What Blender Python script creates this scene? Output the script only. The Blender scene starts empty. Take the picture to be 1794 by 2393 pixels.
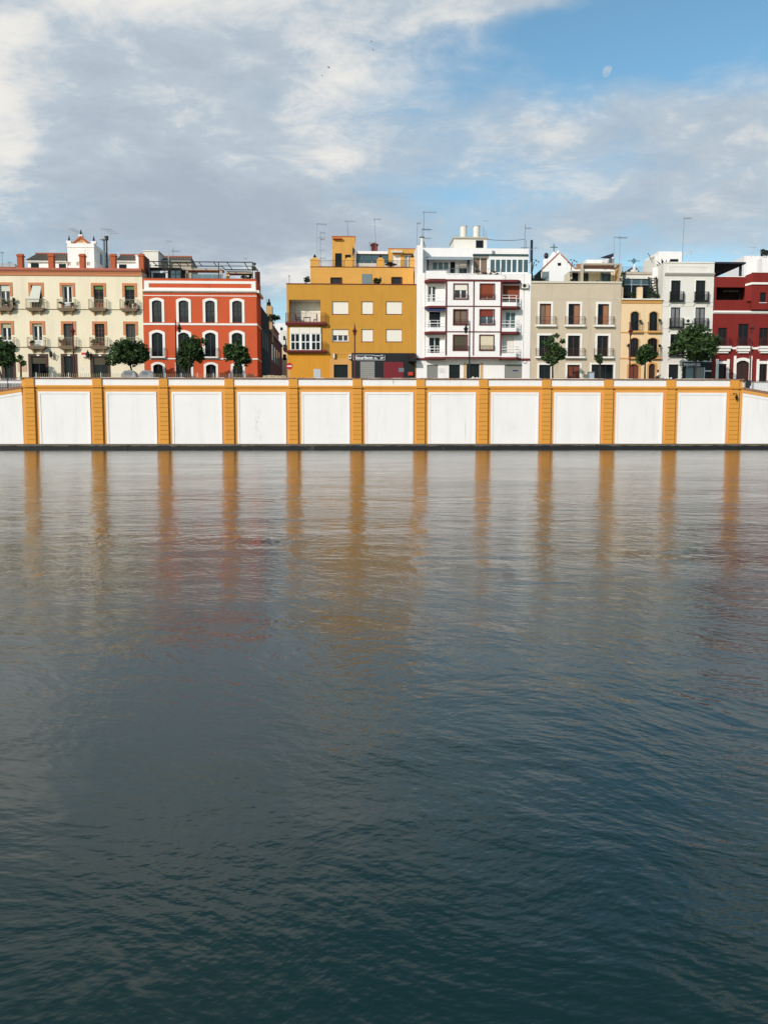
import bpy, math, random
from math import sin, cos, radians, pi, atan, atan2, sqrt
random.seed(7)
S = bpy.context.scene
COL = S.collection

# ------------------------------------------------------------------ camera
CAMH, FPX, HZ, YAW = 1.50, 2000.0, 1018.0, radians(2.2)
PITCH = atan((1196.5 - HZ) / FPX)
cam_d = bpy.data.cameras.new('camera')
cam = bpy.data.objects.new('camera', cam_d); COL.objects.link(cam)
cam.location = (0, 0, CAMH)
cam.rotation_euler = (pi/2 - PITCH, 0, -YAW)
cam_d.sensor_fit = 'VERTICAL'; cam_d.sensor_height = 24.0
cam_d.lens = 24.0 * FPX / 2393
cam_d.clip_start = 0.1; cam_d.clip_end = 12000
S.camera = cam
S.view_settings.view_transform = 'Standard'
S.view_settings.look = 'None'
S.view_settings.gamma = 1.0
S.view_settings.use_curve_mapping = False
S.view_settings.exposure = 0.0

# ------------------------------------------------------------------ sun and sky
SUN = (-0.72, -1.0, 0.56)
sl = sqrt(sum(c*c for c in SUN)); SUNV = tuple(c/sl for c in SUN)
sun_d = bpy.data.lights.new('sun', 'SUN'); sun_d.energy = 3.25; sun_d.angle = radians(0.55)
sun_d.color = (1.0, 0.922, 0.85)
sun = bpy.data.objects.new('sun', sun_d); COL.objects.link(sun)
sun.rotation_euler = (math.acos(SUNV[2]), 0, atan2(SUNV[1], SUNV[0]) + pi/2)
W = bpy.data.worlds.new('World'); S.world = W; W.use_nodes = True

class NT:
    "small helper that writes node trees"
    def __init__(s, tree):
        s.t = tree; s.n = tree.nodes; s.l = tree.links
    def new(s, typ, **kw):
        nd = s.n.new(typ)
        for k, v in kw.items(): setattr(nd, k, v)
        return nd
    def put(s, inp, v):
        if hasattr(v, 'is_output') or hasattr(v, 'links'): s.l.new(v, inp)
        else: inp.default_value = v
    def m(s, op, a, b=0.0, c=0.0, clamp=False):
        nd = s.new('ShaderNodeMath', operation=op, use_clamp=clamp)
        s.put(nd.inputs[0], a); s.put(nd.inputs[1], b)
        if len(nd.inputs) > 2: s.put(nd.inputs[2], c)
        return nd.outputs[0]
    def v(s, op, a, b=(0, 0, 0)):
        nd = s.new('ShaderNodeVectorMath', operation=op)
        s.put(nd.inputs[0], a); s.put(nd.inputs[1], b)
        return nd.outputs['Value'] if op in ('DOT_PRODUCT', 'LENGTH') else nd.outputs[0]
    def xyz(s, x, y, z):
        nd = s.new('ShaderNodeCombineXYZ')
        for i, q in enumerate((x, y, z)): s.put(nd.inputs[i], q)
        return nd.outputs[0]
    def sep(s, a):
        nd = s.new('ShaderNodeSeparateXYZ'); s.put(nd.inputs[0], a); return nd.outputs
    def noise(s, vec, scale, detail=4, rough=0.55, dist=0.0, out=0):
        nd = s.new('ShaderNodeTexNoise')
        s.put(nd.inputs['Vector'], vec); nd.inputs['Scale'].default_value = scale
        nd.inputs['Detail'].default_value = detail; nd.inputs['Roughness'].default_value = rough
        nd.inputs['Distortion'].default_value = dist
        return nd.outputs[out]
    def mix(s, f, a, b, blend='MIX'):
        nd = s.new('ShaderNodeMix', data_type='RGBA', blend_type=blend)
        s.put(nd.inputs[0], f); s.put(nd.inputs[6], a); s.put(nd.inputs[7], b)
        return nd.outputs[2]
    def step(s, x, lo, hi):
        if lo > hi: return s.m('SUBTRACT', 1.0, s.step(x, hi, lo))
        nd = s.new('ShaderNodeMapRange', interpolation_type='SMOOTHSTEP')
        s.put(nd.inputs[0], x)
        nd.inputs[1].default_value = lo; nd.inputs[2].default_value = hi
        return nd.outputs[0]

def build_sky():
    t = NT(W.node_tree); t.n.clear()
    out = t.new('ShaderNodeOutputWorld')
    sky = t.new('ShaderNodeTexSky', sky_type='NISHITA')
    sky.sun_disc = False
    sky.sun_elevation = math.asin(SUNV[2]); sky.sun_rotation = atan2(SUNV[0], SUNV[1]) % (2*pi)
    sky.air_density = 1.0; sky.dust_density = 0.6; sky.ozone_density = 1.6
    d = t.new('ShaderNodeTexCoord').outputs['Generated']
    dx, dy, dz = t.sep(d)[0:3]
    # angles on the sky, in units of 1/2000 radian
    az = t.m('MULTIPLY', t.m('ARCTAN2', dx, dy), 2000.0)
    el = t.m('MULTIPLY', t.m('ARCSINE', dz), 2000.0)
    # flat cloud deck mapped in perspective
    hz = t.m('ADD', t.m('MAXIMUM', dz, 0.0), 0.26)
    deck = t.xyz(t.m('DIVIDE', dx, hz), t.m('DIVIDE', dy, hz), 0.0)
    deck = t.v('MULTIPLY', deck, (1.25, 1.5, 1.0))
    wob = t.v('MULTIPLY', t.v('SUBTRACT', t.noise(deck, 2.6, 4, 0.6, out=1), (0.5, 0.5, 0.5)), (260, 190, 0))
    P2 = t.v('ADD', t.xyz(az, el, 0.0), wob)
    def blob(x, y, rx, ry, amp):
        q = t.v('MULTIPLY', t.v('SUBTRACT', P2, (x - 820.0, HZ - y, 0)), (1.0/rx, 1.0/ry, 0))
        e = t.m('POWER', 2.718, t.m('MULTIPLY', t.v('DOT_PRODUCT', q, q), -1.0))
        return t.m('MULTIPLY', e, amp)
    def total(lst, base):
        acc = base
        for b in lst: acc = t.m('ADD', acc, blob(*b))
        return acc
    n1 = t.noise(deck, 1.5, 9, 0.60, 0.35)
    n2 = t.noise(t.v('ADD', deck, (7.3, 2.1, 0)), 3.4, 9, 0.62, 0.3)
    n4 = t.noise(t.v('ADD', deck, (1.7, -4.4, 0)), 7.5, 8, 0.65, 0.5)
    n3 = t.noise(t.v('ADD', deck, (-3.0, 9.0, 0)), 0.9, 5, 0.55, 0.2)
    cover = total([(1000, -520, 1000, 420, -.28), (1100, 80, 260, 90, .42), (1290, 60, 120, 46, .22), (1200, 115, 200, 46, .28), (1690, 330, 200, 60, .18), (1500, 560, 500, 90, .22), (1250, 380, 300, 60, .14), (1420, 190, 360, 180, -0.34), (1130, 40, 150, 60, -0.16), (880, 5, 130, 40, -0.20), (1790, 250, 220, 120, -0.20),
                   (1120, 500, 240, 40, -0.12), (100, 300, 520, 420, 0.34), (560, 480, 420, 240, 0.34), (560, 100, 360, 180, 0.26),
                   (1060, 130, 260, 34, 0.24), (1720, 20, 190, 75, 0.85), (680, 600, 240, 110, .34), (1760, 110, 130, 32, 0.5),
                   (1600, 430, 440, 120, 0.36), (1250, 330, 260, 70, .14), (300, 60, 300, 140, 0.2)],
                  t.m('ADD', t.m('ADD', t.m('MULTIPLY', n1, 0.85), t.m('MULTIPLY', n4, 0.3)), t.m('MULTIPLY_ADD', n2, 0.45, -.23)))
    c = t.step(cover, 0.34, 1.0)
    light = total([(350, 100, 200, 80, 0.46), (70, 235, 120, 60, 0.34), (30, 330, 110, 60, 0.34), (60, 420, 120, 60, 0.40), (10, 500, 140, 50, 0.30), (100, 30, 200, 40, .16), (300, 230, 90, 35, .12), (200, 330, 70, 40, .10), (700, 60, 260, 120, .22), (900, 330, 300, 120, .14),
                   (500, 560, 420, 90, -0.26), (330, 440, 320, 80, -0.04), (470, 180, 120, 90, -0.05), (1150, 150, 380, 50, 0.16),
                   (690, 300, 70, 50, 0.14), (800, 420, 50, 25, 0.18), (1740, 30, 170, 60, 0.28), (1760, 120, 120, 30, 0.24),
                   (1600, 420, 420, 200, 0.08), (90, 130, 120, 30, -0.14), (640, 640, 140, 70, 0.22), (60, 600, 260, 40, 0.05)],
                  t.m('ADD', t.m('ADD', t.m('MULTIPLY', n2, 1.0), t.m('MULTIPLY', n4, 0.62)), t.m('MULTIPLY_ADD', n3, 0.5, -.475)))
    lt = t.step(light, 0.24, 1.06)
    ramp = t.new('ShaderNodeValToRGB'); t.l.new(lt, ramp.inputs[0])
    e = ramp.color_ramp.elements
    e[0].position = 0.0; e[0].color = (0.405, 0.47, 0.55, 1)
    e[1].position = 1.0; e[1].color = (0.86, 0.84, 0.80, 1)
    m_ = e.new(0.5); m_.color = (0.495, 0.575, 0.65, 1)
    bs = t.new('ShaderNodeBackground'); bs.inputs[1].default_value = 0.145
    tint = t.mix(1.0, sky.outputs[0], (0.80, 1.05, 1.02, 1), 'MULTIPLY')
    t.l.new(tint, bs.inputs[0])
    bc = t.new('ShaderNodeBackground'); bc.inputs[1].default_value = 1.0
    t.l.new(ramp.outputs[0], bc.inputs[0])
    mx = t.new('ShaderNodeMixShader')
    t.l.new(c, mx.inputs[0]); t.l.new(bs.outputs[0], mx.inputs[1]); t.l.new(bc.outputs[0], mx.inputs[2])
    t.l.new(mx.outputs[0], out.inputs[0])
build_sky()

# ------------------------------------------------------------------ measuring: a picture point at a known distance becomes a place
Fw = (sin(YAW)*cos(PITCH), cos(YAW)*cos(PITCH), -sin(PITCH))
Rt = (cos(YAW), -sin(YAW), 0.0)
Up = (sin(YAW)*sin(PITCH), cos(YAW)*sin(PITCH), cos(PITCH))
def P(px, py, Y):
    u = (px - 897.0)/FPX; v = (1196.5 - py)/FPX
    d = [Fw[i] + u*Rt[i] + v*Up[i] for i in range(3)]
    k = Y/d[1]
    return d[0]*k, CAMH + d[2]*k
class Reg:
    def __init__(s, x0, y0, k): s.x0, s.y0, s.k = x0, y0, k
    def x(s, a, b, Y): return P(s.x0 + a*s.k, s.y0 + b*s.k, Y)[0]
    def z(s, a, b, Y): return P(s.x0 + a*s.k, s.y0 + b*s.k, Y)[1]
    def p(s, a, b, Y): return P(s.x0 + a*s.k, s.y0 + b*s.k, Y)
    def r(s, a0, b0, a1, b1, Y):
        bm = (b0+b1)/2; am = (a0+a1)/2
        return s.x(a0, bm, Y), s.x(a1, bm, Y), s.z(am, b1, Y), s.z(am, b0, Y)
A = Reg(0, 520, .21110); B = Reg(320, 560, .21713); C = Reg(650, 480, .21110)
D = Reg(950, 480, .18983); E = Reg(1220, 540, .20507); F = Reg(1430, 490, .21954)
PX = Reg(0, 0, 1.0)

# ------------------------------------------------------------------ materials
def lin(c):
    c /= 255.0
    return c/12.92 if c <= 0.04045 else ((c+0.055)/1.055)**2.4
KALB = 0.90
def seen(r, g, b, k=None):
    k = KALB if k is None else k
    return (lin(r)*k, lin(g)*k, lin(b)*k, 1)
MATS = {}
def mat(name, col, rough=0.85, var=0.10, scale=1.2, streak=0.0, bump=0.0, bscale=40, metal=0.0, spec=0.3, col2=None, fleck=None, dirt=0.0):
    m = bpy.data.materials.new(name); m.use_nodes = True; MATS[name] = m
    t = NT(m.node_tree); b = t.n['Principled BSDF']
    b.inputs['Roughness'].default_value = rough; b.inputs['Metallic'].default_value = metal
    b.inputs['Specular IOR Level'].default_value = spec
    pos = t.new('ShaderNodeNewGeometry').outputs['Position']
    f = t.m('SUBTRACT', t.noise(pos, scale, 6, 0.62), 0.5)
    g = t.m('MULTIPLY_ADD', f, 2.2*var, 1.0)
    fine = t.m('SUBTRACT', t.noise(pos, scale*14, 3, 0.6), 0.5)
    g = t.m('ADD', g, t.m('MULTIPLY', fine, 0.8*var))
    c = col
    if col2: c = t.mix(t.step(t.noise(pos, scale*2.3, 5, 0.6), 0.4, 0.66), col, col2)
    if streak:
        sv = t.v('MULTIPLY', pos, (1.1, 1.1, 0.13))
        st = t.step(t.noise(sv, 1.0, 6, 0.65), 0.46, 0.78)
        g = t.m('MULTIPLY', g, t.m('SUBTRACT', 1.0, t.m('MULTIPLY', st, streak)))
    if dirt:
        dn = t.step(t.noise(pos, scale*0.8, 8, 0.7), 0.60, 0.74)
        g = t.m('MULTIPLY', g, t.m('SUBTRACT', 1.0, t.m('MULTIPLY', dn, dirt)))
    if fleck:
        c = t.mix(t.step(t.noise(pos, fleck[1], 5, 0.65), fleck[2], fleck[2]+0.03), c, fleck[0])
    gc = t.new('ShaderNodeCombineColor')
    for i in range(3): t.l.new(g, gc.inputs[i])
    t.l.new(t.mix(1.0, c, gc.outputs[0], 'MULTIPLY'), b.inputs['Base Color'])
    if bump:
        bn = t.new('ShaderNodeBump'); bn.inputs['Strength'].default_value = bump; bn.inputs['Distance'].default_value = 0.03
        t.l.new(t.noise(pos, bscale, 4, 0.6), bn.inputs['Height']); t.l.new(bn.outputs[0], b.inputs['Normal'])
    return m
# wall paints
def stained_wall():
    "white river wall paint: faint runs, plus a grey smudge, a hairline crack and a dark drip seen on three of its panels"
    m = mat('white_wall_paint', seen(245, 239, 236, .90), .9, .045, .5, .08, .25, 9, dirt=.06)
    t = NT(m.node_tree); b = t.n['Principled BSDF']; old = b.inputs['Base Color'].links[0].from_socket
    pos = t.new('ShaderNodeNewGeometry').outputs['Position']; x, y, z = t.sep(pos)[0:3]
    nz = t.noise(t.v('MULTIPLY', pos, (3.5, 1, 1.1)), 1.0, 6, .7)
    acc = 0.0
    for px, py, rx, rz, amt, lo in ((602, 985, .30, 1.3, .42, .45), (604, 1022, .5, .5, .2, .45), (1087, 1003, .022, 1.1, .8, .2), (919, 891, .07, .32, .7, .3), (1190, 1000, .8, .7, .08, .4), (330, 905, .5, .3, .10, .4), (1330, 892, .25, .3, .18, .4), (780, 1020, .9, .4, .10, .45)):
        cx, cz = P(px, py, 95.0)
        q = t.v('MULTIPLY', t.v('SUBTRACT', pos, (cx, 0, cz)), (1/rx, 0, 1/rz))
        e = t.m('POWER', 2.718, t.m('MULTIPLY', t.v('DOT_PRODUCT', q, q), -1.0))
        acc = t.m('ADD', acc, t.m('MULTIPLY', t.m('MULTIPLY', e, t.step(nz, lo, lo+.2)), amt))
    t.l.new(t.mix(t.m('MINIMUM', acc, 1.0), old, (.16, .14, .125, 1)), b.inputs['Base Color'])
stained_wall()
mat('ochre_wall_paint', seen(222, 154, 66), .9, .08, .9, .06, .25, 12)
mat('ochre_frame_paint', seen(226, 160, 84), .9, .08, .9, .06, .2, 12)
mat('groove_shadow_joint', seen(150, 84, 34), .95, .1)
mat('brick_coping', seen(160, 120, 100), .95, .30, 2.2, 0, .5, 20, col2=seen(120, 92, 80))
mat('cream_plaster', seen(242, 228, 199), .9, .07, .5, .13, .2, 14, dirt=.09)
mat('terracotta_trim', seen(206, 136, 96), .9, .12, 2.5, 0, .3, 25)
mat('brick_red', seen(186, 96, 62), .95, .18, 3.0, .1, .5, 30)
mat('firewall_maroon', seen(120, 70, 62), .95, .15, 1.5, .15)
mat('red_plaster', seen(207, 91, 54), .9, .10, .6, .16, .25, 12, dirt=.10)
mat('white_trim', seen(244, 238, 230), .8, .04, .8, .05)
mat('orange_plaster', seen(204, 147, 60), .9, .08, .7, .14, .3, 10, dirt=.08)
mat('orange_plaster_low', seen(218, 150, 50), .9, .09, .8, .1, .3, 10)
mat('orange_plaster_old', seen(220, 164, 84), .9, .10, .8, .12, .3, 10, fleck=(seen(240, 225, 200), 1.1, .70))
mat('maroon_trim', seen(108, 42, 42), .7, .12, 2)
mat('white_plaster', seen(246, 240, 237, .92), .9, .04, .5, .11, .2, 12, dirt=.08)
mat('offwhite_plaster', seen(232, 226, 216), .9, .05, .6, .10, .2, 12, dirt=.12)
mat('grey_plaster', seen(207, 190, 166), .9, .08, .7, .13, .3, 12, dirt=.08)
mat('grey_coping', seen(214, 204, 186), .9, .1, 1.5)
mat('peach_plaster', seen(239, 207, 165), .9, .05, .7, .09, .2, 12)
mat('peach_trim', seen(214, 158, 92), .9, .08, 1.5)
mat('darkred_plaster', seen(130, 40, 35), .9, .10, .8, .14, .3, 12)
mat('concrete', seen(190, 178, 160), .9, .14, 1.2, .15, .3, 16)
mat('balcony_slab', seen(122, 104, 84), .9, .2, 3)
mat('grey_cornice', seen(196, 190, 182), .9, .08, 1.5, .1)
mat('beige_plaster', seen(214, 172, 120), .9, .1, .7, .1)
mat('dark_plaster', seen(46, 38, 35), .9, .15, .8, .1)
mat('roof_tile', seen(128, 112, 98), .95, .30, 3.5, 0, .5, 14, col2=seen(98, 92, 82))
mat('roof_tile_red', seen(176, 104, 84), .95, .25, 4.0, 0, .5, 14)
# metal, glass, timber, cloth
mat('black_iron', (.012, .012, .013, 1), .5, .1, 4, metal=.3)
mat('rail_brown_iron', seen(176, 158, 124, .8), .6, .1, 4)
mat('aerial_metal', seen(120, 126, 132), .5, .1, 5, metal=.5)
mat('galvanised', seen(190, 195, 200), .5, .1, 5, metal=.3)
mat('lamp_maroon_paint', seen(92, 30, 32), .5, .1, 4)
mat('dark_frame', seen(44, 46, 46), .5, .1, 4)
mat('brown_frame', seen(92, 58, 42), .6, .15, 4)
mat('brown_door_frame', seen(72, 46, 40), .6, .15, 4)
mat('white_frame', seen(240, 238, 234), .5, .03, 3)
mat('maroon_frame', seen(92, 38, 38), .6, .1, 4)
mat('dark_glass', (.007, .009, .011, 1), .12, .2, 2, spec=.22)
mat('room_glass', seen(70, 72, 72, .7), .15, .3, 2, spec=.3)
mat('teal_glass', seen(74, 98, 104, .8), .12, .15, 1, spec=.5)
mat('shop_glass', seen(112, 134, 140, .8), .15, .15, 1, spec=.5)
mat('lace_curtain', seen(130, 130, 132), .9, .35, 6)
mat('white_blind', seen(238, 230, 216), .8, .03, 2)
mat('cream_blind', seen(222, 208, 178), .8, .06, 2)
mat('cane_blind', seen(184, 178, 150), .9, .14, 5)
mat('pale_awning', seen(214, 214, 200), .9, .06, 3)
mat('green_awning', seen(96, 128, 84), .9, .2, 7)
mat('brown_blind', seen(140, 70, 46), .9, .08, 3)
mat('olive_blind', seen(88, 80, 64), .9, .1, 4)
mat('maroon_blind', seen(134, 62, 50), .9, .1, 3)
mat('blue_awning', seen(50, 66, 104), .9, .1, 3)
mat('grey_awning', seen(150, 162, 168), .9, .08, 3)
mat('teal_awning', seen(60, 88, 92), .9, .1, 3)
mat('wood_shutter', seen(160, 112, 84), .7, .18, 5)
mat('wood_door', seen(120, 62, 44), .6, .2, 4)
mat('dark_wood', seen(62, 40, 36), .6, .2, 4)
mat('curtain_brown', seen(128, 108, 92), .9, .15, 6)
mat('metal_shutter', seen(150, 148, 142), .5, .12, 3, metal=.2)
mat('grille_grey', seen(158, 156, 148), .7, .12, 6)
mat('red_shutter', seen(124, 32, 42), .5, .12, 4)
mat('bar_black', seen(26, 27, 30), .5, .15, 3)
mat('sign_black', (.01, .009, .012, 1), .45, .05, 3)
mat('sign_white', seen(240, 240, 240), .6, .03, 3)
mat('sign_red', seen(190, 30, 36), .4, .05, 3)
mat('box_red', seen(206, 62, 40), .5, .1, 3)
mat('bin_grey', seen(150, 150, 152), .45, .12, 3)
mat('bin_lid', seen(112, 118, 124), .35, .12, 3)
mat('appliance_white', seen(226, 222, 212), .5, .05, 3)
mat('tank_white', seen(232, 226, 214), .7, .1, 2, .2)
mat('flue_black', seen(30, 32, 44), .5, .1, 3)
mat('solar_dark', seen(46, 44, 62), .25, .1, 3)
mat('reed_roll', seen(178, 136, 112), .95, .3, 9)
mat('canopy_navy', seen(40, 42, 58), .7, .08, 2)
mat('net_grey', seen(120, 134, 138), .9, .1, 4)
mat('mosaic_tile', seen(200, 150, 120), .6, .35, 16, col2=seen(228, 206, 180))
mat('cross_iron', seen(96, 122, 130), .6, .1, 4)
mat('graffiti_ink', seen(70, 66, 110), .8, .1, 4)
# foliage, bark, people
def leafmat(name, c1, c2):
    m = bpy.data.materials.new(name); m.use_nodes = True; MATS[name] = m
    t = NT(m.node_tree); b = t.n['Principled BSDF']
    b.inputs['Roughness'].default_value = .7; b.inputs['Specular IOR Level'].default_value = .25
    isl = t.new('ShaderNodeNewGeometry').outputs['Random Per Island']
    t.l.new(t.mix(isl, c1, c2), b.inputs['Base Color'])
    b.inputs['Subsurface Weight'].default_value = 0.0
leafmat('orange_tree_leaf', (.010, .026, .009, 1), (.066, .115, .032, 1))
leafmat('light_leaf', (.03, .075, .02, 1), (.09, .17, .045, 1))
leafmat('dark_leaf', (.008, .022, .010, 1), (.030, .060, .024, 1))
leafmat('agave_leaf', (.016, .028, .024, 1), (.05, .07, .06, 1))
leafmat('flower_leaf', (.04, .07, .02, 1), (.30, .10, .06, 1))
mat('bark', (.045, .032, .024, 1), .95, .3, 6, 0, .5, 20)
mat('skin', seen(150, 104, 82), .6, .05)
mat('hair_dark', (.012, .009, .008, 1), .7, .1)
mat('shirt_white', seen(226, 220, 216), .9, .05)
mat('trousers_dark', seen(50, 52, 62), .9, .1)
mat('phone_black', (.01, .01, .012, 1), .2, .05)
mat('asphalt', (.055, .055, .056, 1), .95, .2, 3, 0, .4, 30)
mat('paving', (.30, .27, .23, 1), .95, .15, 2, 0, .3, 20)
mat('kerb_stone', (.34, .32, .30, 1), .95, .15, 2)
mat('rubble_stone', seen(184, 166, 132), .95, .3, 3, 0, .6, 9)
mat('bird_black', (.02, .02, .022, 1), .8, .1)
mat('pot_clay', seen(166, 88, 60), .9, .15, 5)
mat('pot_white', seen(230, 226, 218), .8, .05, 5)

def ledge_material():
    m = bpy.data.materials.new('algae_shade_ledge'); m.use_nodes = True; MATS['algae_shade_ledge'] = m
    t = NT(m.node_tree); b = t.n['Principled BSDF']; b.inputs['Roughness'].default_value = .75
    pos = t.new('ShaderNodeNewGeometry').outputs['Position']
    z = t.sep(pos)[2]
    n = t.noise(t.v('MULTIPLY', pos, (1.0, 1.0, 2.5)), 1.1, 7, .68)
    wet_shade = t.step(t.m('ADD', z, t.m('MULTIPLY', t.m('SUBTRACT', n, .5), 0.55)), 0.36, 0.44)
    top = t.mix(t.noise(pos, 5.0, 5, .7), seen(128, 114, 92), seen(66, 61, 54))
    low = t.mix(t.step(t.noise(pos, .55, 5, .6), .64, .70), (.006, .0065, .007, 1), seen(66, 70, 66))  # algae black, with the ledge's reflection and under-edge shade painted in
    t.l.new(t.mix(wet_shade, low, top), b.inputs['Base Color'])
ledge_material()

def water_material():
    m = bpy.data.materials.new('river_water'); m.use_nodes = True; MATS['river_water'] = m
    t = NT(m.node_tree); b = t.n['Principled BSDF']
    b.inputs['Base Color'].default_value = (.0070, .0272, .0220, 1)
    b.inputs['Roughness'].default_value = .15
    b.inputs['IOR'].default_value = 1.37
    pos = t.new('ShaderNodeNewGeometry').outputs['Position']
    # slopes of the ripples: long crests lie roughly along the shore, tilted a little; calm and ruffled patches alternate
    def rot(v, deg):
        nd = t.new('ShaderNodeVectorRotate', rotation_type='Z_AXIS'); t.put(nd.inputs['Vector'], v)
        nd.inputs['Angle'].default_value = radians(deg); return nd.outputs[0]
    warp = t.v('MULTIPLY', t.v('SUBTRACT', t.noise(pos, .16, 3, .5, out=1), (.5, .5, .5)), (3.5, 3.5, 0))
    q = t.v('ADD', pos, warp)
    def wave(deg, sx, sy, scale, detail, off):
        v = t.v('ADD', t.v('MULTIPLY', rot(q, deg), (sx, sy, 1)), (off, off*1.7, 0))
        return t.noise(v, scale, detail, .55, .0)
    patch = t.m('MULTIPLY_ADD', t.step(t.noise(t.v('MULTIPLY', pos, (.12, .30, 1)), 1.0, 4, .6), .34, .68), .60, .65)
    lee = t.m('MULTIPLY_ADD', t.step(t.sep(pos)[1], 96.0, 66.0), .66, .34)      # calmer in the lee of the wall
    h = t.m('MULTIPLY', wave(24, .50, 1.0, 1.0, 1, 5), .009)
    h = t.m('ADD', h, t.m('MULTIPLY', wave(40, .48, 1.0, 3.2, 2, 0), .0055))
    h = t.m('ADD', h, t.m('MULTIPLY', wave(36, .50, 1.0, 9.5, 2, 3), .0066))
    h = t.m('ADD', h, t.m('MULTIPLY', wave(4, .55, 1.0, 17.0, 2, 9), .0034))
    h = t.m('ADD', h, t.m('MULTIPLY', wave(-28, .6, 1.0, 34.0, 3, 19), .0013))
    yy = t.sep(pos)[1]                       # the wind reaches mid river: longer wavelets there, calmer by the banks
    wind = t.step(yy, 5.0, 18.0)
    h = t.m('ADD', h, t.m('MULTIPLY', t.m('MULTIPLY', wave(16, .42, 1.0, 2.3, 3, 31), .023), wind))
    h = t.m('ADD', h, t.m('MULTIPLY', t.m('MULTIPLY', wave(-26, .55, 1.0, 4.6, 3, 37), .010), wind))
    h = t.m('ADD', h, t.m('MULTIPLY', wave(72, .40, 1.0, 2.6, 3, 43), .016))
    rg = t.m('MULTIPLY_ADD', t.step(yy, 90.0, 20.0), .045, .06)
    t.l.new(rg, b.inputs['Roughness'])
    h = t.m('MULTIPLY', t.m('MULTIPLY', h, patch), lee)
    bn = t.new('ShaderNodeBump'); bn.inputs['Strength'].default_value = 1.0; bn.inputs['Distance'].default_value = 1.0
    t.l.new(h, bn.inputs['Height'])
    t.l.new(bn.outputs[0], b.inputs['Normal'])
water_material()

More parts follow.
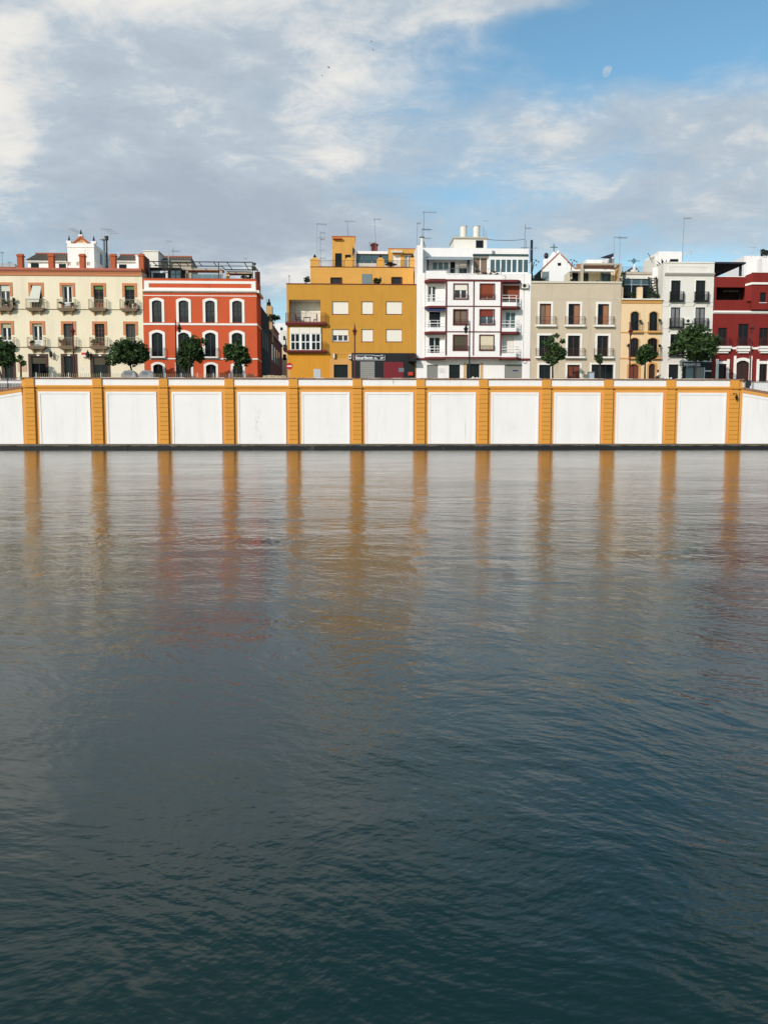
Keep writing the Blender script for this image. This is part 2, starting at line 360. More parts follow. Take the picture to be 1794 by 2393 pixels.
# ------------------------------------------------------------------ mesh builder and object helpers
class MB:
    def __init__(s): s.v = []; s.f = []
    def add(s, vs, fs):
        o = len(s.v); s.v += [tuple(p) for p in vs]; s.f += [tuple(i+o for i in f) for f in fs]; return s
    def box(s, x0, x1, y0, y1, z0, z1):
        if x0 > x1: x0, x1 = x1, x0
        if z0 > z1: z0, z1 = z1, z0
        if y0 > y1: y0, y1 = y1, y0
        return s.add([(x0,y0,z0),(x1,y0,z0),(x1,y1,z0),(x0,y1,z0),(x0,y0,z1),(x1,y0,z1),(x1,y1,z1),(x0,y1,z1)],
                     [(0,3,2,1),(4,5,6,7),(0,1,5,4),(1,2,6,5),(2,3,7,6),(3,0,4,7)])
    def bev(s, x0, x1, y0, y1, z0, z1, b=.03):
        "box with chamfered front edges"
        return s.add([(x0,y0+b,z0),(x1,y0+b,z0),(x1,y1,z0),(x0,y1,z0),(x0,y0+b,z1),(x1,y0+b,z1),(x1,y1,z1),(x0,y1,z1),
                      (x0+b,y0,z0+b),(x1-b,y0,z0+b),(x1-b,y0,z1-b),(x0+b,y0,z1-b)],
                     [(0,3,2,1),(4,5,6,7),(1,2,6,5),(2,3,7,6),(3,0,4,7),(8,9,10,11),(0,1,9,8),(1,5,10,9),(5,4,11,10),(4,0,8,11)])
    def prism(s, pts, y0, y1):
        "polygon in x,z pulled from y0 to y1"
        n = len(pts)
        return s.add([(x,y0,z) for x,z in pts] + [(x,y1,z) for x,z in pts],
                     [tuple(range(n)), tuple(range(2*n-1, n-1, -1))] + [(i, n+i, n+(i+1)%n, (i+1)%n) for i in range(n)])
    def xprism(s, pts, x0, x1):
        n = len(pts)
        return s.add([(x0,y,z) for y,z in pts] + [(x1,y,z) for y,z in pts],
                     [tuple(range(n)), tuple(range(2*n-1, n-1, -1))] + [(i, n+i, n+(i+1)%n, (i+1)%n) for i in range(n)])
    def tube(s, p, q, r, r2=None, n=6):
        r2 = r if r2 is None else r2
        d = [q[i]-p[i] for i in range(3)]; L = sqrt(sum(c*c for c in d)) or 1e-6; d = [c/L for c in d]
        a = (0,0,1) if abs(d[2]) < .9 else (1,0,0)
        u = (d[1]*a[2]-d[2]*a[1], d[2]*a[0]-d[0]*a[2], d[0]*a[1]-d[1]*a[0]); ul = sqrt(sum(c*c for c in u)); u = [c/ul for c in u]
        w = (d[1]*u[2]-d[2]*u[1], d[2]*u[0]-d[0]*u[2], d[0]*u[1]-d[1]*u[0])
        vs = []
        for c, rr in ((p, r), (q, r2)):
            for k in range(n):
                t = 2*pi*k/n
                vs.append([c[i] + rr*(cos(t)*u[i] + sin(t)*w[i]) for i in range(3)])
        return s.add(vs, [(k, (k+1)%n, n+(k+1)%n, n+k) for k in range(n)] + [tuple(range(n-1,-1,-1)), tuple(range(n,2*n))])
    def path(s, pts, r, n=6):
        for a, b in zip(pts[:-1], pts[1:]): s.tube(a, b, r, n=n)
        return s
    def lathe(s, cx, cy, prof, n=10):
        vs = []; fs = []
        for r, z in prof:
            for k in range(n): vs.append((cx + r*cos(2*pi*k/n), cy + r*sin(2*pi*k/n), z))
        for i in range(len(prof)-1):
            for k in range(n): fs.append((i*n+k, i*n+(k+1)%n, (i+1)*n+(k+1)%n, (i+1)*n+k))
        fs.append(tuple(range(n-1,-1,-1))); fs.append(tuple(range((len(prof)-1)*n, len(prof)*n)))
        return s.add(vs, fs)
    def quad(s, a, b, c, d): return s.add([a,b,c,d], [(0,1,2,3)])
    def wall(s, x0, x1, z0, z1, Y, th, holes):
        "front face with openings and their reveals; hole = (x0,x1,z0,z1,rise)"
        hs = [(max(a,x0), min(b,x1), max(c,z0), min(d,z1), r) for a,b,c,d,r in holes]
        xs = sorted({x0, x1, *[h[0] for h in hs], *[h[1] for h in hs]}); zs = sorted({z0, z1, *[h[2] for h in hs], *[h[3] for h in hs]})
        for xa, xb in zip(xs[:-1], xs[1:]):
            if xb - xa < 1e-6: continue
            run = None
            for za, zb in zip(zs[:-1], zs[1:]):
                cx, cz = (xa+xb)/2, (za+zb)/2
                solid = not any(h[0] < cx < h[1] and h[2] < cz < h[3] for h in hs)
                if solid: run = (run[0] if run else za, zb)
                if (not solid) and run:
                    s.quad((xa,Y,run[0]),(xb,Y,run[0]),(xb,Y,run[1]),(xa,Y,run[1])); run = None
            if run: s.quad((xa,Y,run[0]),(xb,Y,run[0]),(xb,Y,run[1]),(xa,Y,run[1]))
        for a,b,c,d,r in hs:
            s.quad((a,Y,c),(a,Y,d-r),(a,Y+th,d-r),(a,Y+th,c)); s.quad((b,Y,c),(b,Y+th,c),(b,Y+th,d-r),(b,Y,d-r))
            s.quad((a,Y,c),(a,Y+th,c),(b,Y+th,c),(b,Y,c))
            arc = arcpts(a, b, d, r)
            for (p, q) in zip(arc[:-1], arc[1:]):
                s.quad((p[0],Y,p[1]),(q[0],Y,q[1]),(q[0],Y+th,q[1]),(p[0],Y+th,p[1]))
            if r > 0:
                h = len(arc)//2
                for p, q in zip(arc[:h], arc[1:h+1]): s.add([(a,Y,d),(p[0],Y,p[1]),(q[0],Y,q[1])], [(0,1,2)])
                for p, q in zip(arc[h:-1], arc[h+1:]): s.add([(b,Y,d),(p[0],Y,p[1]),(q[0],Y,q[1])], [(0,1,2)])
        return s
    def ring(s, x0, x1, z0, z1, rise, w, y0, y1, foot=None):
        "surround round an opening: inner edge is the opening, w wide, open at the foot"
        inn = [(x0, foot if foot is not None else z0)] + arcpts(x0, x1, z1, rise) + [(x1, foot if foot is not None else z0)]
        out = [(x0-w, foot if foot is not None else z0)] + arcpts(x0-w, x1+w, z1+w, rise*1.12 if rise else 0) + [(x1+w, foot if foot is not None else z0)]
        for i in range(len(inn)-1):
            (a, b), (c, d) = inn[i], inn[i+1]; (e, f), (g, h) = out[i], out[i+1]
            s.quad((e,y0,f),(a,y0,b),(c,y0,d),(g,y0,h))
            s.quad((e,y1,f),(e,y0,f),(g,y0,h),(g,y1,h))
            s.quad((a,y0,b),(a,y1,b),(c,y1,d),(c,y0,d))
        for (a, b), (e, f) in ((inn[0], out[0]), (inn[-1], out[-1])):
            s.quad((a,y0,b),(e,y0,f),(e,y1,f),(a,y1,b))
        return s
def arcpts(a, b, top, rise, n=10):
    if rise <= 0: return [(a, top), (b, top)]
    w = (b-a)/2; R = (w*w + rise*rise)/(2*rise); cx = (a+b)/2; cz = top - R
    th = math.asin(min(1, w/R))
    if rise > w: th = pi - th
    return [(cx + R*sin(-th + 2*th*k/n), cz + R*cos(-th + 2*th*k/n)) for k in range(n+1)]

def mesh_obj(name, mb, m, parent=None, org=(0,0,0), smooth=False):
    me = bpy.data.meshes.new(name)
    me.from_pydata([(x-org[0], y-org[1], z-org[2]) for x,y,z in mb.v], [], mb.f)
    me.materials.append(MATS[m])
    if smooth:
        for p in me.polygons: p.use_smooth = True
    o = bpy.data.objects.new(name, me); COL.objects.link(o)
    if parent: o.parent = parent
    return o
class T:
    "one thing: an Empty at its base that parents its parts"
    def __init__(s, name, label, cat, loc, group=None):
        s.org = tuple(loc); s.e = bpy.data.objects.new(name, None); COL.objects.link(s.e)
        s.e.empty_display_size = .3
        s.e.location = loc; s.e['label'] = label; s.e['category'] = cat
        if group: s.e['group'] = group
    def part(s, name, mb, m, parent=None, label=None, smooth=False, stuff=False):
        o = mesh_obj(name, mb, m, parent or s.e, s.org, smooth)
        if label: o['label'] = label
        if stuff: o['kind'] = 'stuff'
        return o
    def box(s, name, m, x0, x1, y0, y1, z0, z1, parent=None, label=None):
        return s.part(name, MB().box(x0,x1,y0,y1,z0,z1), m, parent, label)
def solo(name, mb, m, label, cat, org, group=None, smooth=False):
    o = mesh_obj(name, mb, m, None, org, smooth); o.location = org
    o['label'] = label; o['category'] = cat
    if group: o['group'] = group
    return o
def struct(name, mb, m):
    o = mesh_obj(name, mb, m); o['kind'] = 'structure'; return o
def copy_thing(e, loc, label, group=None):
    r = e.copy(); COL.objects.link(r); r.location = loc; r['label'] = label
    if group: r['group'] = group
    for ch in e.children:
        c = ch.copy(); COL.objects.link(c); c.parent = r
        for g in ch.children:
            d = g.copy(); COL.objects.link(d); d.parent = c
    return r
def text_mb(txt, x0, x1, z0, z1, y, bold=0.0, depth=.01, sx=None):
    cu = bpy.data.curves.new('lettering', 'FONT'); cu.body = txt; cu.offset = bold; cu.resolution_u = 3
    ob = bpy.data.objects.new('lettering', cu); COL.objects.link(ob)
    dg = bpy.context.evaluated_depsgraph_get(); me = bpy.data.meshes.new_from_object(ob.evaluated_get(dg))
    vs = [tuple(v.co) for v in me.vertices]; fs = [tuple(p.vertices) for p in me.polygons]
    bpy.data.objects.remove(ob); bpy.data.curves.remove(cu); bpy.data.meshes.remove(me)
    a0 = min(v[0] for v in vs); a1 = max(v[0] for v in vs); b0 = min(v[1] for v in vs); b1 = max(v[1] for v in vs)
    mb = MB(); mb.add([(x0 + (v[0]-a0)/(a1-a0)*(x1-x0), y, z0 + (v[1]-b0)/(b1-b0)*(z1-z0)) for v in vs], fs)
    return mb
def railing_mb(x0, x1, y0, yw, z0, h, sp=.13, r=.009, sides=True, mid=False):
    mb = MB()
    mb.box(x0, x1, y0, y0+.035, z0+h-.03, z0+h); mb.box(x0, x1, y0+.005, y0+.03, z0+.06, z0+.09)
    if mid: mb.box(x0, x1, y0+.005, y0+.03, z0+h*.55, z0+h*.55+.03)
    n = max(2, int((x1-x0)/sp))
    for i in range(n+1):
        x = x0 + (x1-x0)*i/n
        w = r*2.6 if i in (0, n) else r
        mb.box(x-w, x+w, y0+.005, y0+.005+2*r, z0, z0+h-.04)
    if sides and yw - y0 > .1:
        for x in (x0, x1-.03):
            mb.box(x, x+.03, y0+.035, yw, z0+h-.04, z0+h)
            k = max(1, int((yw-y0)/sp))
            for i in range(1, k):
                y = y0 + (yw-y0)*i/k; mb.box(x+.005, x+.005+2*r, y-r, y+r, z0, z0+h-.04)
    return mb

BASE = 7.05          # street level
WY = 95.0            # face of the river wall
HY = 107.0           # line of the house fronts

class House(T):
    def __init__(s, name, label, x0, x1, Y, ztop, depth, m, roof=None, z0=BASE):
        super().__init__(name, label, 'building', ((x0+x1)/2, Y, z0))
        s.x0, s.x1, s.Y, s.zt, s.dep, s.m, s.z0, s.holes = x0, x1, Y, ztop, depth, m, z0, []
        s.roof = ztop - .9 if roof is None else roof
    def finish(s):
        mb = MB().wall(s.x0, s.x1, s.z0, s.zt, s.Y, .4, s.holes)
        Y1 = s.Y + s.dep
        mb.quad((s.x0,s.Y,s.z0),(s.x0,Y1,s.z0),(s.x0,Y1,s.zt),(s.x0,s.Y,s.zt))
        mb.quad((s.x1,s.Y,s.z0),(s.x1,s.Y,s.zt),(s.x1,Y1,s.zt),(s.x1,Y1,s.z0))
        mb.quad((s.x0,Y1,s.z0),(s.x1,Y1,s.z0),(s.x1,Y1,s.zt),(s.x0,Y1,s.zt))
        if s.roof < s.zt - .05:
            t = .22
            mb.quad((s.x0,s.Y,s.zt),(s.x1,s.Y,s.zt),(s.x1,s.Y+t,s.zt),(s.x0,s.Y+t,s.zt))
            mb.quad((s.x0,Y1-t,s.zt),(s.x1,Y1-t,s.zt),(s.x1,Y1,s.zt),(s.x0,Y1,s.zt))
            mb.quad((s.x0,s.Y+t,s.zt),(s.x0+t,s.Y+t,s.zt),(s.x0+t,Y1-t,s.zt),(s.x0,Y1-t,s.zt))
            mb.quad((s.x1-t,s.Y+t,s.zt),(s.x1,s.Y+t,s.zt),(s.x1,Y1-t,s.zt),(s.x1-t,Y1-t,s.zt))
            for a, b, c, d in ((s.x0+t,s.x1-t,s.Y+t,s.Y+t),(s.x0+t,s.x1-t,Y1-t,Y1-t)):
                mb.quad((a,c,s.roof),(b,d,s.roof),(b,d,s.zt),(a,c,s.zt))
            for x in (s.x0+t, s.x1-t): mb.quad((x,s.Y+t,s.roof),(x,Y1-t,s.roof),(x,Y1-t,s.zt),(x,s.Y+t,s.zt))
            mb.quad((s.x0+t,s.Y+t,s.roof),(s.x1-t,s.Y+t,s.roof),(s.x1-t,Y1-t,s.roof),(s.x0+t,Y1-t,s.roof))
        else:
            mb.quad((s.x0,s.Y,s.zt),(s.x1,s.Y,s.zt),(s.x1,Y1,s.zt),(s.x0,Y1,s.zt))
        return s.part('wall', mb, s.m)
    def win(s, r, d=.22, rise=0, frame='dark_frame', fw=.07, cols=2, rows=1, pane='dark_glass', panes=None, blind=None, foot=None,
            surround=None, sill=None, name='window', hole=True, Y=None, label=None, edge=True):
        """one opening: frame mesh is the window, its panes, blind, foot panel, surround and sill are children
        blind=(fraction, material) foot=(fraction, material) surround=(material, width, proud, leg length or None) sill=(material, height, proud, overhang)"""
        x0, x1, z0, z1 = r; Y = s.Y if Y is None else Y
        if hole: s.holes.append((x0, x1, z0, z1, rise))
        yf = Y + d
        fr = MB(); zb = z0
        if foot: zb = z0 + (z1-z0)*foot[0]
        if edge:
            fr.box(x0, x0+fw, yf-.06, yf, z0, z1); fr.box(x1-fw, x1, yf-.06, yf, z0, z1); fr.box(x0+fw, x1-fw, yf-.06, yf, z1-fw, z1)
            fr.box(x0+fw, x1-fw, yf-.06, yf, z0, z0+fw)
        for i in range(1, cols):
            x = x0 + (x1-x0)*i/cols; fr.box(x-fw*.6, x+fw*.6, yf-.055, yf, z0+fw, z1-fw)
        for j in range(1, rows):
            z = zb + (z1-zb)*j/rows; fr.box(x0+fw, x1-fw, yf-.045, yf, z-fw*.4, z+fw*.4)
        if not fr.v: fr.box(x0, x1, yf-.03, yf, z0, z0+fw)
        w = s.part(name, fr, frame, label=label)
        for i in range(cols):
            for j in range(rows):
                a, b = x0+(x1-x0)*i/cols, x0+(x1-x0)*(i+1)/cols; c, e = zb+(z1-zb)*j/rows, zb+(z1-zb)*(j+1)/rows
                s.part('pane', MB().box(a, b, yf+.001, yf+.03, c, e), (panes[i] if panes else pane), w)
        if foot: s.part('panel', MB().box(x0+fw*.5, x1-fw*.5, yf-.03, yf+.03, z0, zb), foot[1], w)
        if blind: s.part('blind', MB().box(x0+.04, x1-.04, yf-.12, yf-.08, z1-(z1-z0)*blind[0], z1-.01), blind[1], w)
        if surround:
            ft = None if len(surround) < 4 or surround[3] is None else z1 - surround[3]
            s.part('surround', MB().ring(x0, x1, z0, z1, rise, surround[1], Y-surround[2], Y+.012, ft), surround[0], w)
        if sill: s.part('sill', MB().box(x0-sill[3], x1+sill[3], Y-sill[2], Y+d-.07, z0-sill[1], z0+.004), sill[0], w)
        return w
    def balcony(s, x0, x1, z, proj, th, m, rail='black_iron', h=1.0, brackets=None, sp=.13, taper=False, mid=False, inset=.04, rr=.009):
        mb = MB()
        if taper: mb.prism([(x0, z), (x1, z), (x1-.06, z-th*.4), (x1-.25, z-th), (x0+.25, z-th), (x0+.06, z-th*.4)], s.Y-proj, s.Y+.01)
        else: mb.box(x0, x1, s.Y-proj, s.Y+.01, z-th, z)
        b = s.part('balcony', mb, m)
        s.part('railing', railing_mb(x0+inset, x1-inset, s.Y-proj+.03, s.Y-.005, z, h, sp, rr, True, mid), rail, b)
        if brackets:
            for bx in brackets:
                k = MB().xprism([(s.Y-proj*.85, z-th-.001), (s.Y+.005, z-th-.001), (s.Y+.005, z-th-.5), (s.Y-proj*.25, z-th-.28), (s.Y-proj*.5, z-th-.24)], bx-.09, bx+.09)
                s.part('bracket', k, 'beige_plaster', b)
        return b

# ================================================================== SETTING
def rect_sheet(x0, x1, y0, y1, z): return MB().quad((x0,y0,z),(x1,y0,z),(x1,y1,z),(x0,y1,z))
struct('water', rect_sheet(-420, 420, -160, WY, 0), 'river_water')
struct('riverbed', rect_sheet(-420, 420, -160, 1500, -3), 'asphalt')
struct('street', rect_sheet(-420, 420, 99.2, 1500, BASE), 'asphalt')
struct('promenade', MB().box(-40.2, 41.5, WY+.42, 99.2, BASE-.3, BASE+.12), 'paving')
struct('pavement', MB().box(-150, 150, 105.2, HY+.2, BASE-.2, BASE+.13), 'paving')
struct('kerb', MB().box(-150, 150, 105.0, 105.2, BASE-.2, BASE+.135), 'kerb_stone')

# river wall with pilasters
PIL = [(62.4,82.8),(219.3,240.2),(374,393.5),(526.5,546.4),(676,695.6),(824.5,844.4),(972.5,991.7),(1118.5,1138.3),(1265,1284.9),(1409.1,1429.5),(1554.3,1574.7),(1702.3,1722.6)]
pil = [(P(a,960,WY)[0], P(b,960,WY)[0]) for a, b in PIL]
ZT, ZB = 7.78, .60
def zz(py): return CAMH + (HZ-py)/FPX*WY*1.003
Zp0, Zp1 = zz(903.5), zz(886.5)       # parapet panels
Zc = zz(908)                          # cornice line
Zf = zz(918)                          # top of the lower panels
xl, xr = pil[0][0]-.42, pil[-1][1]+.5
rw = T('river_wall', 'long white river wall with ochre pilasters rising from the dark ledge at the waterline', 'wall', ((xl+xr)/2, WY, 0))
rw.part('wall', MB().box(xl, xr, WY+.06, WY+.42, -1, ZT-.12), 'ochre_frame_paint')
cm = MB(); x = xl-.05
while x < xr:
    w = min(random.uniform(.9, 1.6), xr+.05-x)
    c_ = MB().box(x+.008, x+w-.008, WY-.16, WY+.50, ZT-.12+random.uniform(-.0, .012), ZT+random.uniform(-.02, .03)); x += w
    rw.part('coping_stone', c_, 'brick_coping')
for i, (a, b) in enumerate(pil):
    pl = rw.part('pilaster', MB().box(a, b, WY-.10, WY+.06, ZB-.9, ZT-.12), 'ochre_wall_paint')
    n = 12; z0, z1 = ZB, Zc-.25
    for k in range(n):
        za, zb = z0 + (z1-z0)*k/n, z0 + (z1-z0)*(k+1)/n
        rw.part('block', MB().bev(a-.02, b+.03, WY-.19, WY-.098, za+(.001 if k == 0 else .016), zb-.016, .012), 'ochre_wall_paint', pl)
    rw.part('block', MB().bev(a-.02, b+.02, WY-.17, WY-.098, Zc+.14, ZT-.125, .015), 'ochre_wall_paint', pl)
    if i < len(pil)-1:
        c, d = b, pil[i+1][0]
        rw.part('parapet_panel', MB().box(c+.02, d-.02, WY+.0, WY+.058, Zp0, Zp1+.05), 'white_wall_paint')
        p_ = rw.part('wall_panel', MB().box(c+.62, d-.53, WY+.02, WY+.058, ZB-.5, Zf-.25), 'white_wall_paint')
        mo = MB()
        mo.box(c+.40, c+.62, WY-.035, WY+.058, ZB-.5, Zf); mo.box(d-.53, d-.34, WY-.035, WY+.058, ZB-.5, Zf); mo.box(c+.62, d-.53, WY-.035, WY+.058, Zf-.25, Zf)
        rw.part('moulding', mo, 'white_wall_paint', p_)
segs = [xl] + [v for ab in pil for v in ab] + [xr]
for k in range(0, len(segs), 2):
    c, d = segs[k], segs[k+1]
    if d - c > .05:
        rw.part('cornice', MB().xprism([(WY+.058, Zc+.22), (WY-.02, Zc+.22), (WY-.10, Zc+.10), (WY-.10, Zc+.03), (WY-.03, Zc-.02), (WY-.03, Zc-.10), (WY+.058, Zc-.14)], c, d), 'ochre_wall_paint')
for a, b in pil:
    rw.part('cornice', MB().box(a-.06, b+.06, WY-.30, WY-.10, Zc-.03, Zc+.12), 'ochre_wall_paint')
# stained streaks below two panels are thin paint runs on the panel surface
# ledge
lg = T('river_ledge', 'low dark stone ledge with algae and painted shade along the foot of the white river wall', 'ledge', (0, WY, 0))
x = -150.0
while x < 150:
    w = random.uniform(4.5, 8.5); mb = MB()
    j = random.uniform(-.03, .03)
    mb.xprism([(94.1+j, -.6), (94.1+j, .52), (94.16+j, .59+random.uniform(-.02, .015)), (WY+.05, .605), (WY+.05, -.6)], x+.006, x+w-.006)
    lg.part('stone', mb, 'algae_shade_ledge'); x += w
# ramps at both ends
def ramp(side, xs, label):
    sg = -1 if side == 'l' else 1
    t = T('ramp_wall', label, 'wall', (xs, WY, 0))
    xe = xs + sg*38; sl = -.165
    def top(x): return Zc - .0 + sl*abs(x-xs)
    q = lambda a, b: sorted((a, b))
    xo = xs + sg*.35
    t.part('wall', MB().prism([(xs, -1), (xe, -1), (xe, top(xe)-.62), (xs, top(xs)-.62)], WY+.02, WY+.40), 'white_wall_paint')
    t.part('moulding', MB().prism([(xs, top(xs)-.50), (xe, top(xe)-.50), (xe, top(xe)-.80), (xs, top(xs)-.80)], WY-.03, WY+.019), 'white_wall_paint')
    t.part('band', MB().prism([(xs, top(xs)-.12), (xe, top(xe)-.12), (xe, top(xe)-.50), (xs, top(xs)-.50)], WY-.06, WY+.40), 'ochre_frame_paint')
    t.part('coping', MB().prism([(xs, top(xs)+.14), (xe, top(xe)+.14), (xe, top(xe)-.12), (xs, top(xs)-.12)], WY-.12, WY+.46), 'brick_coping')
    struct('ramp', MB().prism([(xs, top(xs)-.1), (xe, top(xe)-.1), (xe, -1), (xs, -1)], WY+.46, 98.7), 'paving')
    f = T('ramp_railing', ('dark topped railing of pale bars above the ramp at the left end' if sg < 0 else 'dark topped railing of pale bars above the ramp at the right end'), 'railing', (xs, WY+.2, top(xs)))
    zr = ZT - .02 if sg < 0 else ZT - .14
    f.part('handrail', MB().box(*q(xs+sg*.02, xe), WY+.16, WY+.22, zr-.06, zr), 'dark_frame')
    bars = MB()
    k = 1
    while k*.17 < 37.5:
        x = xs + sg*k*.17
        if k % 18: bars.box(x-.016, x+.016, WY+.17, WY+.20, top(x)+.15, zr-.06)
        k += 1
    f.part('bars', bars, 'galvanised', stuff=True)
    k = 18 if sg > 0 else 9
    while k*.17 < 37.5:
        x = xs + sg*k*.17; f.part('post', MB().box(x-.035, x+.035, WY+.155, WY+.225, top(x)+.13, zr-.05), 'dark_frame'); k += 18
    if sg > 0: f.part('newel_post', MB().box(xs+.36, xs+.80, WY+.05, WY+.42, top(xs), zr-.04).box(xs+.31, xs+.85, WY+.0, WY+.47, zr-.04, zr+.04), 'dark_frame')
    bw = T('back_wall', ('plain white street wall behind the railing at the left end' if sg < 0 else 'plain white street wall behind the railing at the right end'), 'wall', (xs, 98.7, 0))
    a, b = q(xs - sg*.2, xs + sg*110)
    bw.part('wall', MB().box(a, b, 98.7, 99.19, -1, BASE+.6), 'white_wall_paint')
    bw.part('coping', MB().box(a, b, 98.62, 99.28, BASE+.6, BASE+.68), 'brick_coping')
ramp('l', xl, 'white ramp wall sloping down beyond the first ochre pilaster')
ramp('r', xr, 'white ramp wall sloping down beyond the last ochre pilaster and its lantern')

# ================================================================== HOUSES
# ---- cream house, far left
def cream_house():
    Y = HY
    x1 = A.x(1588, 1000, Y); zt = A.z(800, 500, Y)
    x0 = A.x(-720, 1000, Y)
    h = House('cream_house', 'cream three storey house with terracotta window surrounds and brick posts on its roof edge', x0, x1-.02, Y, zt-.35, 14, 'cream_plaster', roof=zt-.5)
    s1 = A.x(700, 740, Y)-A.x(664, 740, Y)
    lefts = [(-373,-206),(-28,142),(318,487),(664,832),(1010,1175),(1355,1517)]
    lefts = [(-718,-551)] + lefts
    spec_u = [dict(), dict(), dict(frame='white_frame', fw=.12, blind=(.26,'pale_awning'), pane='room_glass'), dict(frame='brown_frame'),
              dict(frame='white_frame', fw=.16, pane='dark_glass', foot=(.30,'white_frame')), dict(frame='brown_frame', foot=(.28,'wood_door'), blind=(.16,'green_awning'), rows=3),
              dict(frame='dark_frame', blind=(.16,'green_awning'), foot=(.2,'dark_wood'), rows=2)]
    spec_l = [dict(), dict(), dict(frame='white_frame', fw=.14, foot=(.30,'white_frame'), blind=(.19,'cane_blind')), dict(frame='white_frame', fw=.15, foot=(.30,'white_frame'), blind=(.11,'cane_blind')),
              dict(frame='brown_frame', foot=(.24,'dark_wood'), rows=3, pane='room_glass'), dict(frame='brown_frame', foot=(.26,'wood_door'), rows=4, cols=3), dict(frame='brown_frame', pane='room_glass')]
    zf1, zf2 = A.z(900, 957, Y), A.z(900, 1377, Y)
    rowz = ((A.z(750, 695, Y), zf1, spec_u), (A.z(750, 1120, Y), zf2, spec_l))
    for i, (a, b) in enumerate(lefts):
        xa, xb = A.x(a, 740, Y), A.x(b, 740, Y); w = .30
        for ztp, zf, sp in rowz:
            h.win((xa+w, xb-w, zf, ztp), d=.28, surround=('terracotta_trim', w, .06, 1.35), **sp[i])
            bx0, bx1 = xa-.22, xb+.18
            bl = h.balcony(bx0, bx1, zf+.02, .62, .36, 'balcony_slab', 'rail_brown_iron', 1.08, ((bx0*.72+bx1*.28), (bx0*.28+bx1*.72)), sp=.17, taper=True, rr=.012)
        # brick post on the roof edge
    for zf in (zf1, zf2): h.part('string_course', MB().box(x0, x1-.03, Y-.055, Y+.01, zf-.10, zf-.03), 'brown_frame')
    zc = A.z(800, 590, Y); zm = A.z(800, 545, Y); zl = A.z(800, 534, Y)
    h.part('cornice', MB().xprism([(Y+.01, zc), (Y-.12, zc), (Y-.16, zc+.25), (Y-.28, zm), (Y+.01, zm)], x0, x1-.03), 'terracotta_trim')
    h.part('roof_edge', MB().xprism([(Y+.39, zm+.003), (Y-.34, zm+.003), (Y-.42, zm+.16), (Y-.30, zt-.08), (Y+.39, zt)], x0, x1-.03), 'roof_tile_red')
    for a, b in ((-160,-88),(190,248),(535,592),(880,935),(1222,1278),(1535,1590)):
        xa, xb = A.x(a, 430, Y), A.x(b, 430, Y); zp = A.z(a+30, 372, Y)
        p = h.part('brick_post', MB().box(xa, xb, Y+.05, Y+.75, zt-.4, zp), 'brick_red')
        ztp = A.z(a+30, 338, Y)
        h.part('cap', MB().box(xa-.08, xb+.08, Y-.03, Y+.83, zp, zp+.16).xprism([(Y+.02, zp+.16), (Y+.20, ztp-.06), (Y+.40, ztp), (Y+.60, ztp-.06), (Y+.78, zp+.16)], xa-.02, xb+.02), 'brick_red', p)
    # ground floor openings
    for k, (a, b, c, d, bl) in enumerate(((20,178,1450,1480,None),(320,540,1455,1482,(.22,'olive_blind')),(680,862,1457,1482,None),(1003,1225,1460,1484,(.25,'olive_blind')),(-420,-200,1450,1480,None))):
        xa, xb = A.x(a, 1600, Y), A.x(b, 1600, Y); ztp = A.z((a+b)/2, d, Y)
        h.win((xa+.30, xb-.30, BASE+.15, ztp), d=.3, frame='dark_frame', cols=2, blind=bl, surround=('brown_door_frame', .30, .05), name='shop_door')
        if k: h.part('number_plate', MB().box((xa+xb)/2-.16, (xa+xb)/2+.16, Y-.075, Y-.052, ztp+.06, ztp+.22), 'white_frame')
    r = A.r(200, 1530, 300, 1650, Y); h.part('mosaic_panel', MB().box(r[0], r[1], Y-.03, Y+.01, r[2], r[3]), 'mosaic_tile')
    r = A.r(885, 1608, 925, 1632, Y); h.part('wall_plaque', MB().box(r[0], r[1], Y-.02, Y+.01, r[2], r[3]), 'offwhite_plaster')
    # side wall rising over the red house
    za = A.z(1590, 335, Y)
    h.part('side_parapet', MB().xprism([(Y+.42, zt-.36), (Y+.42, za), (Y+4.0, za-.0), (Y+4.0, zt-.36)], x1-.30, x1-.022), 'firewall_maroon')
    h.finish()
    return h
cream = cream_house()
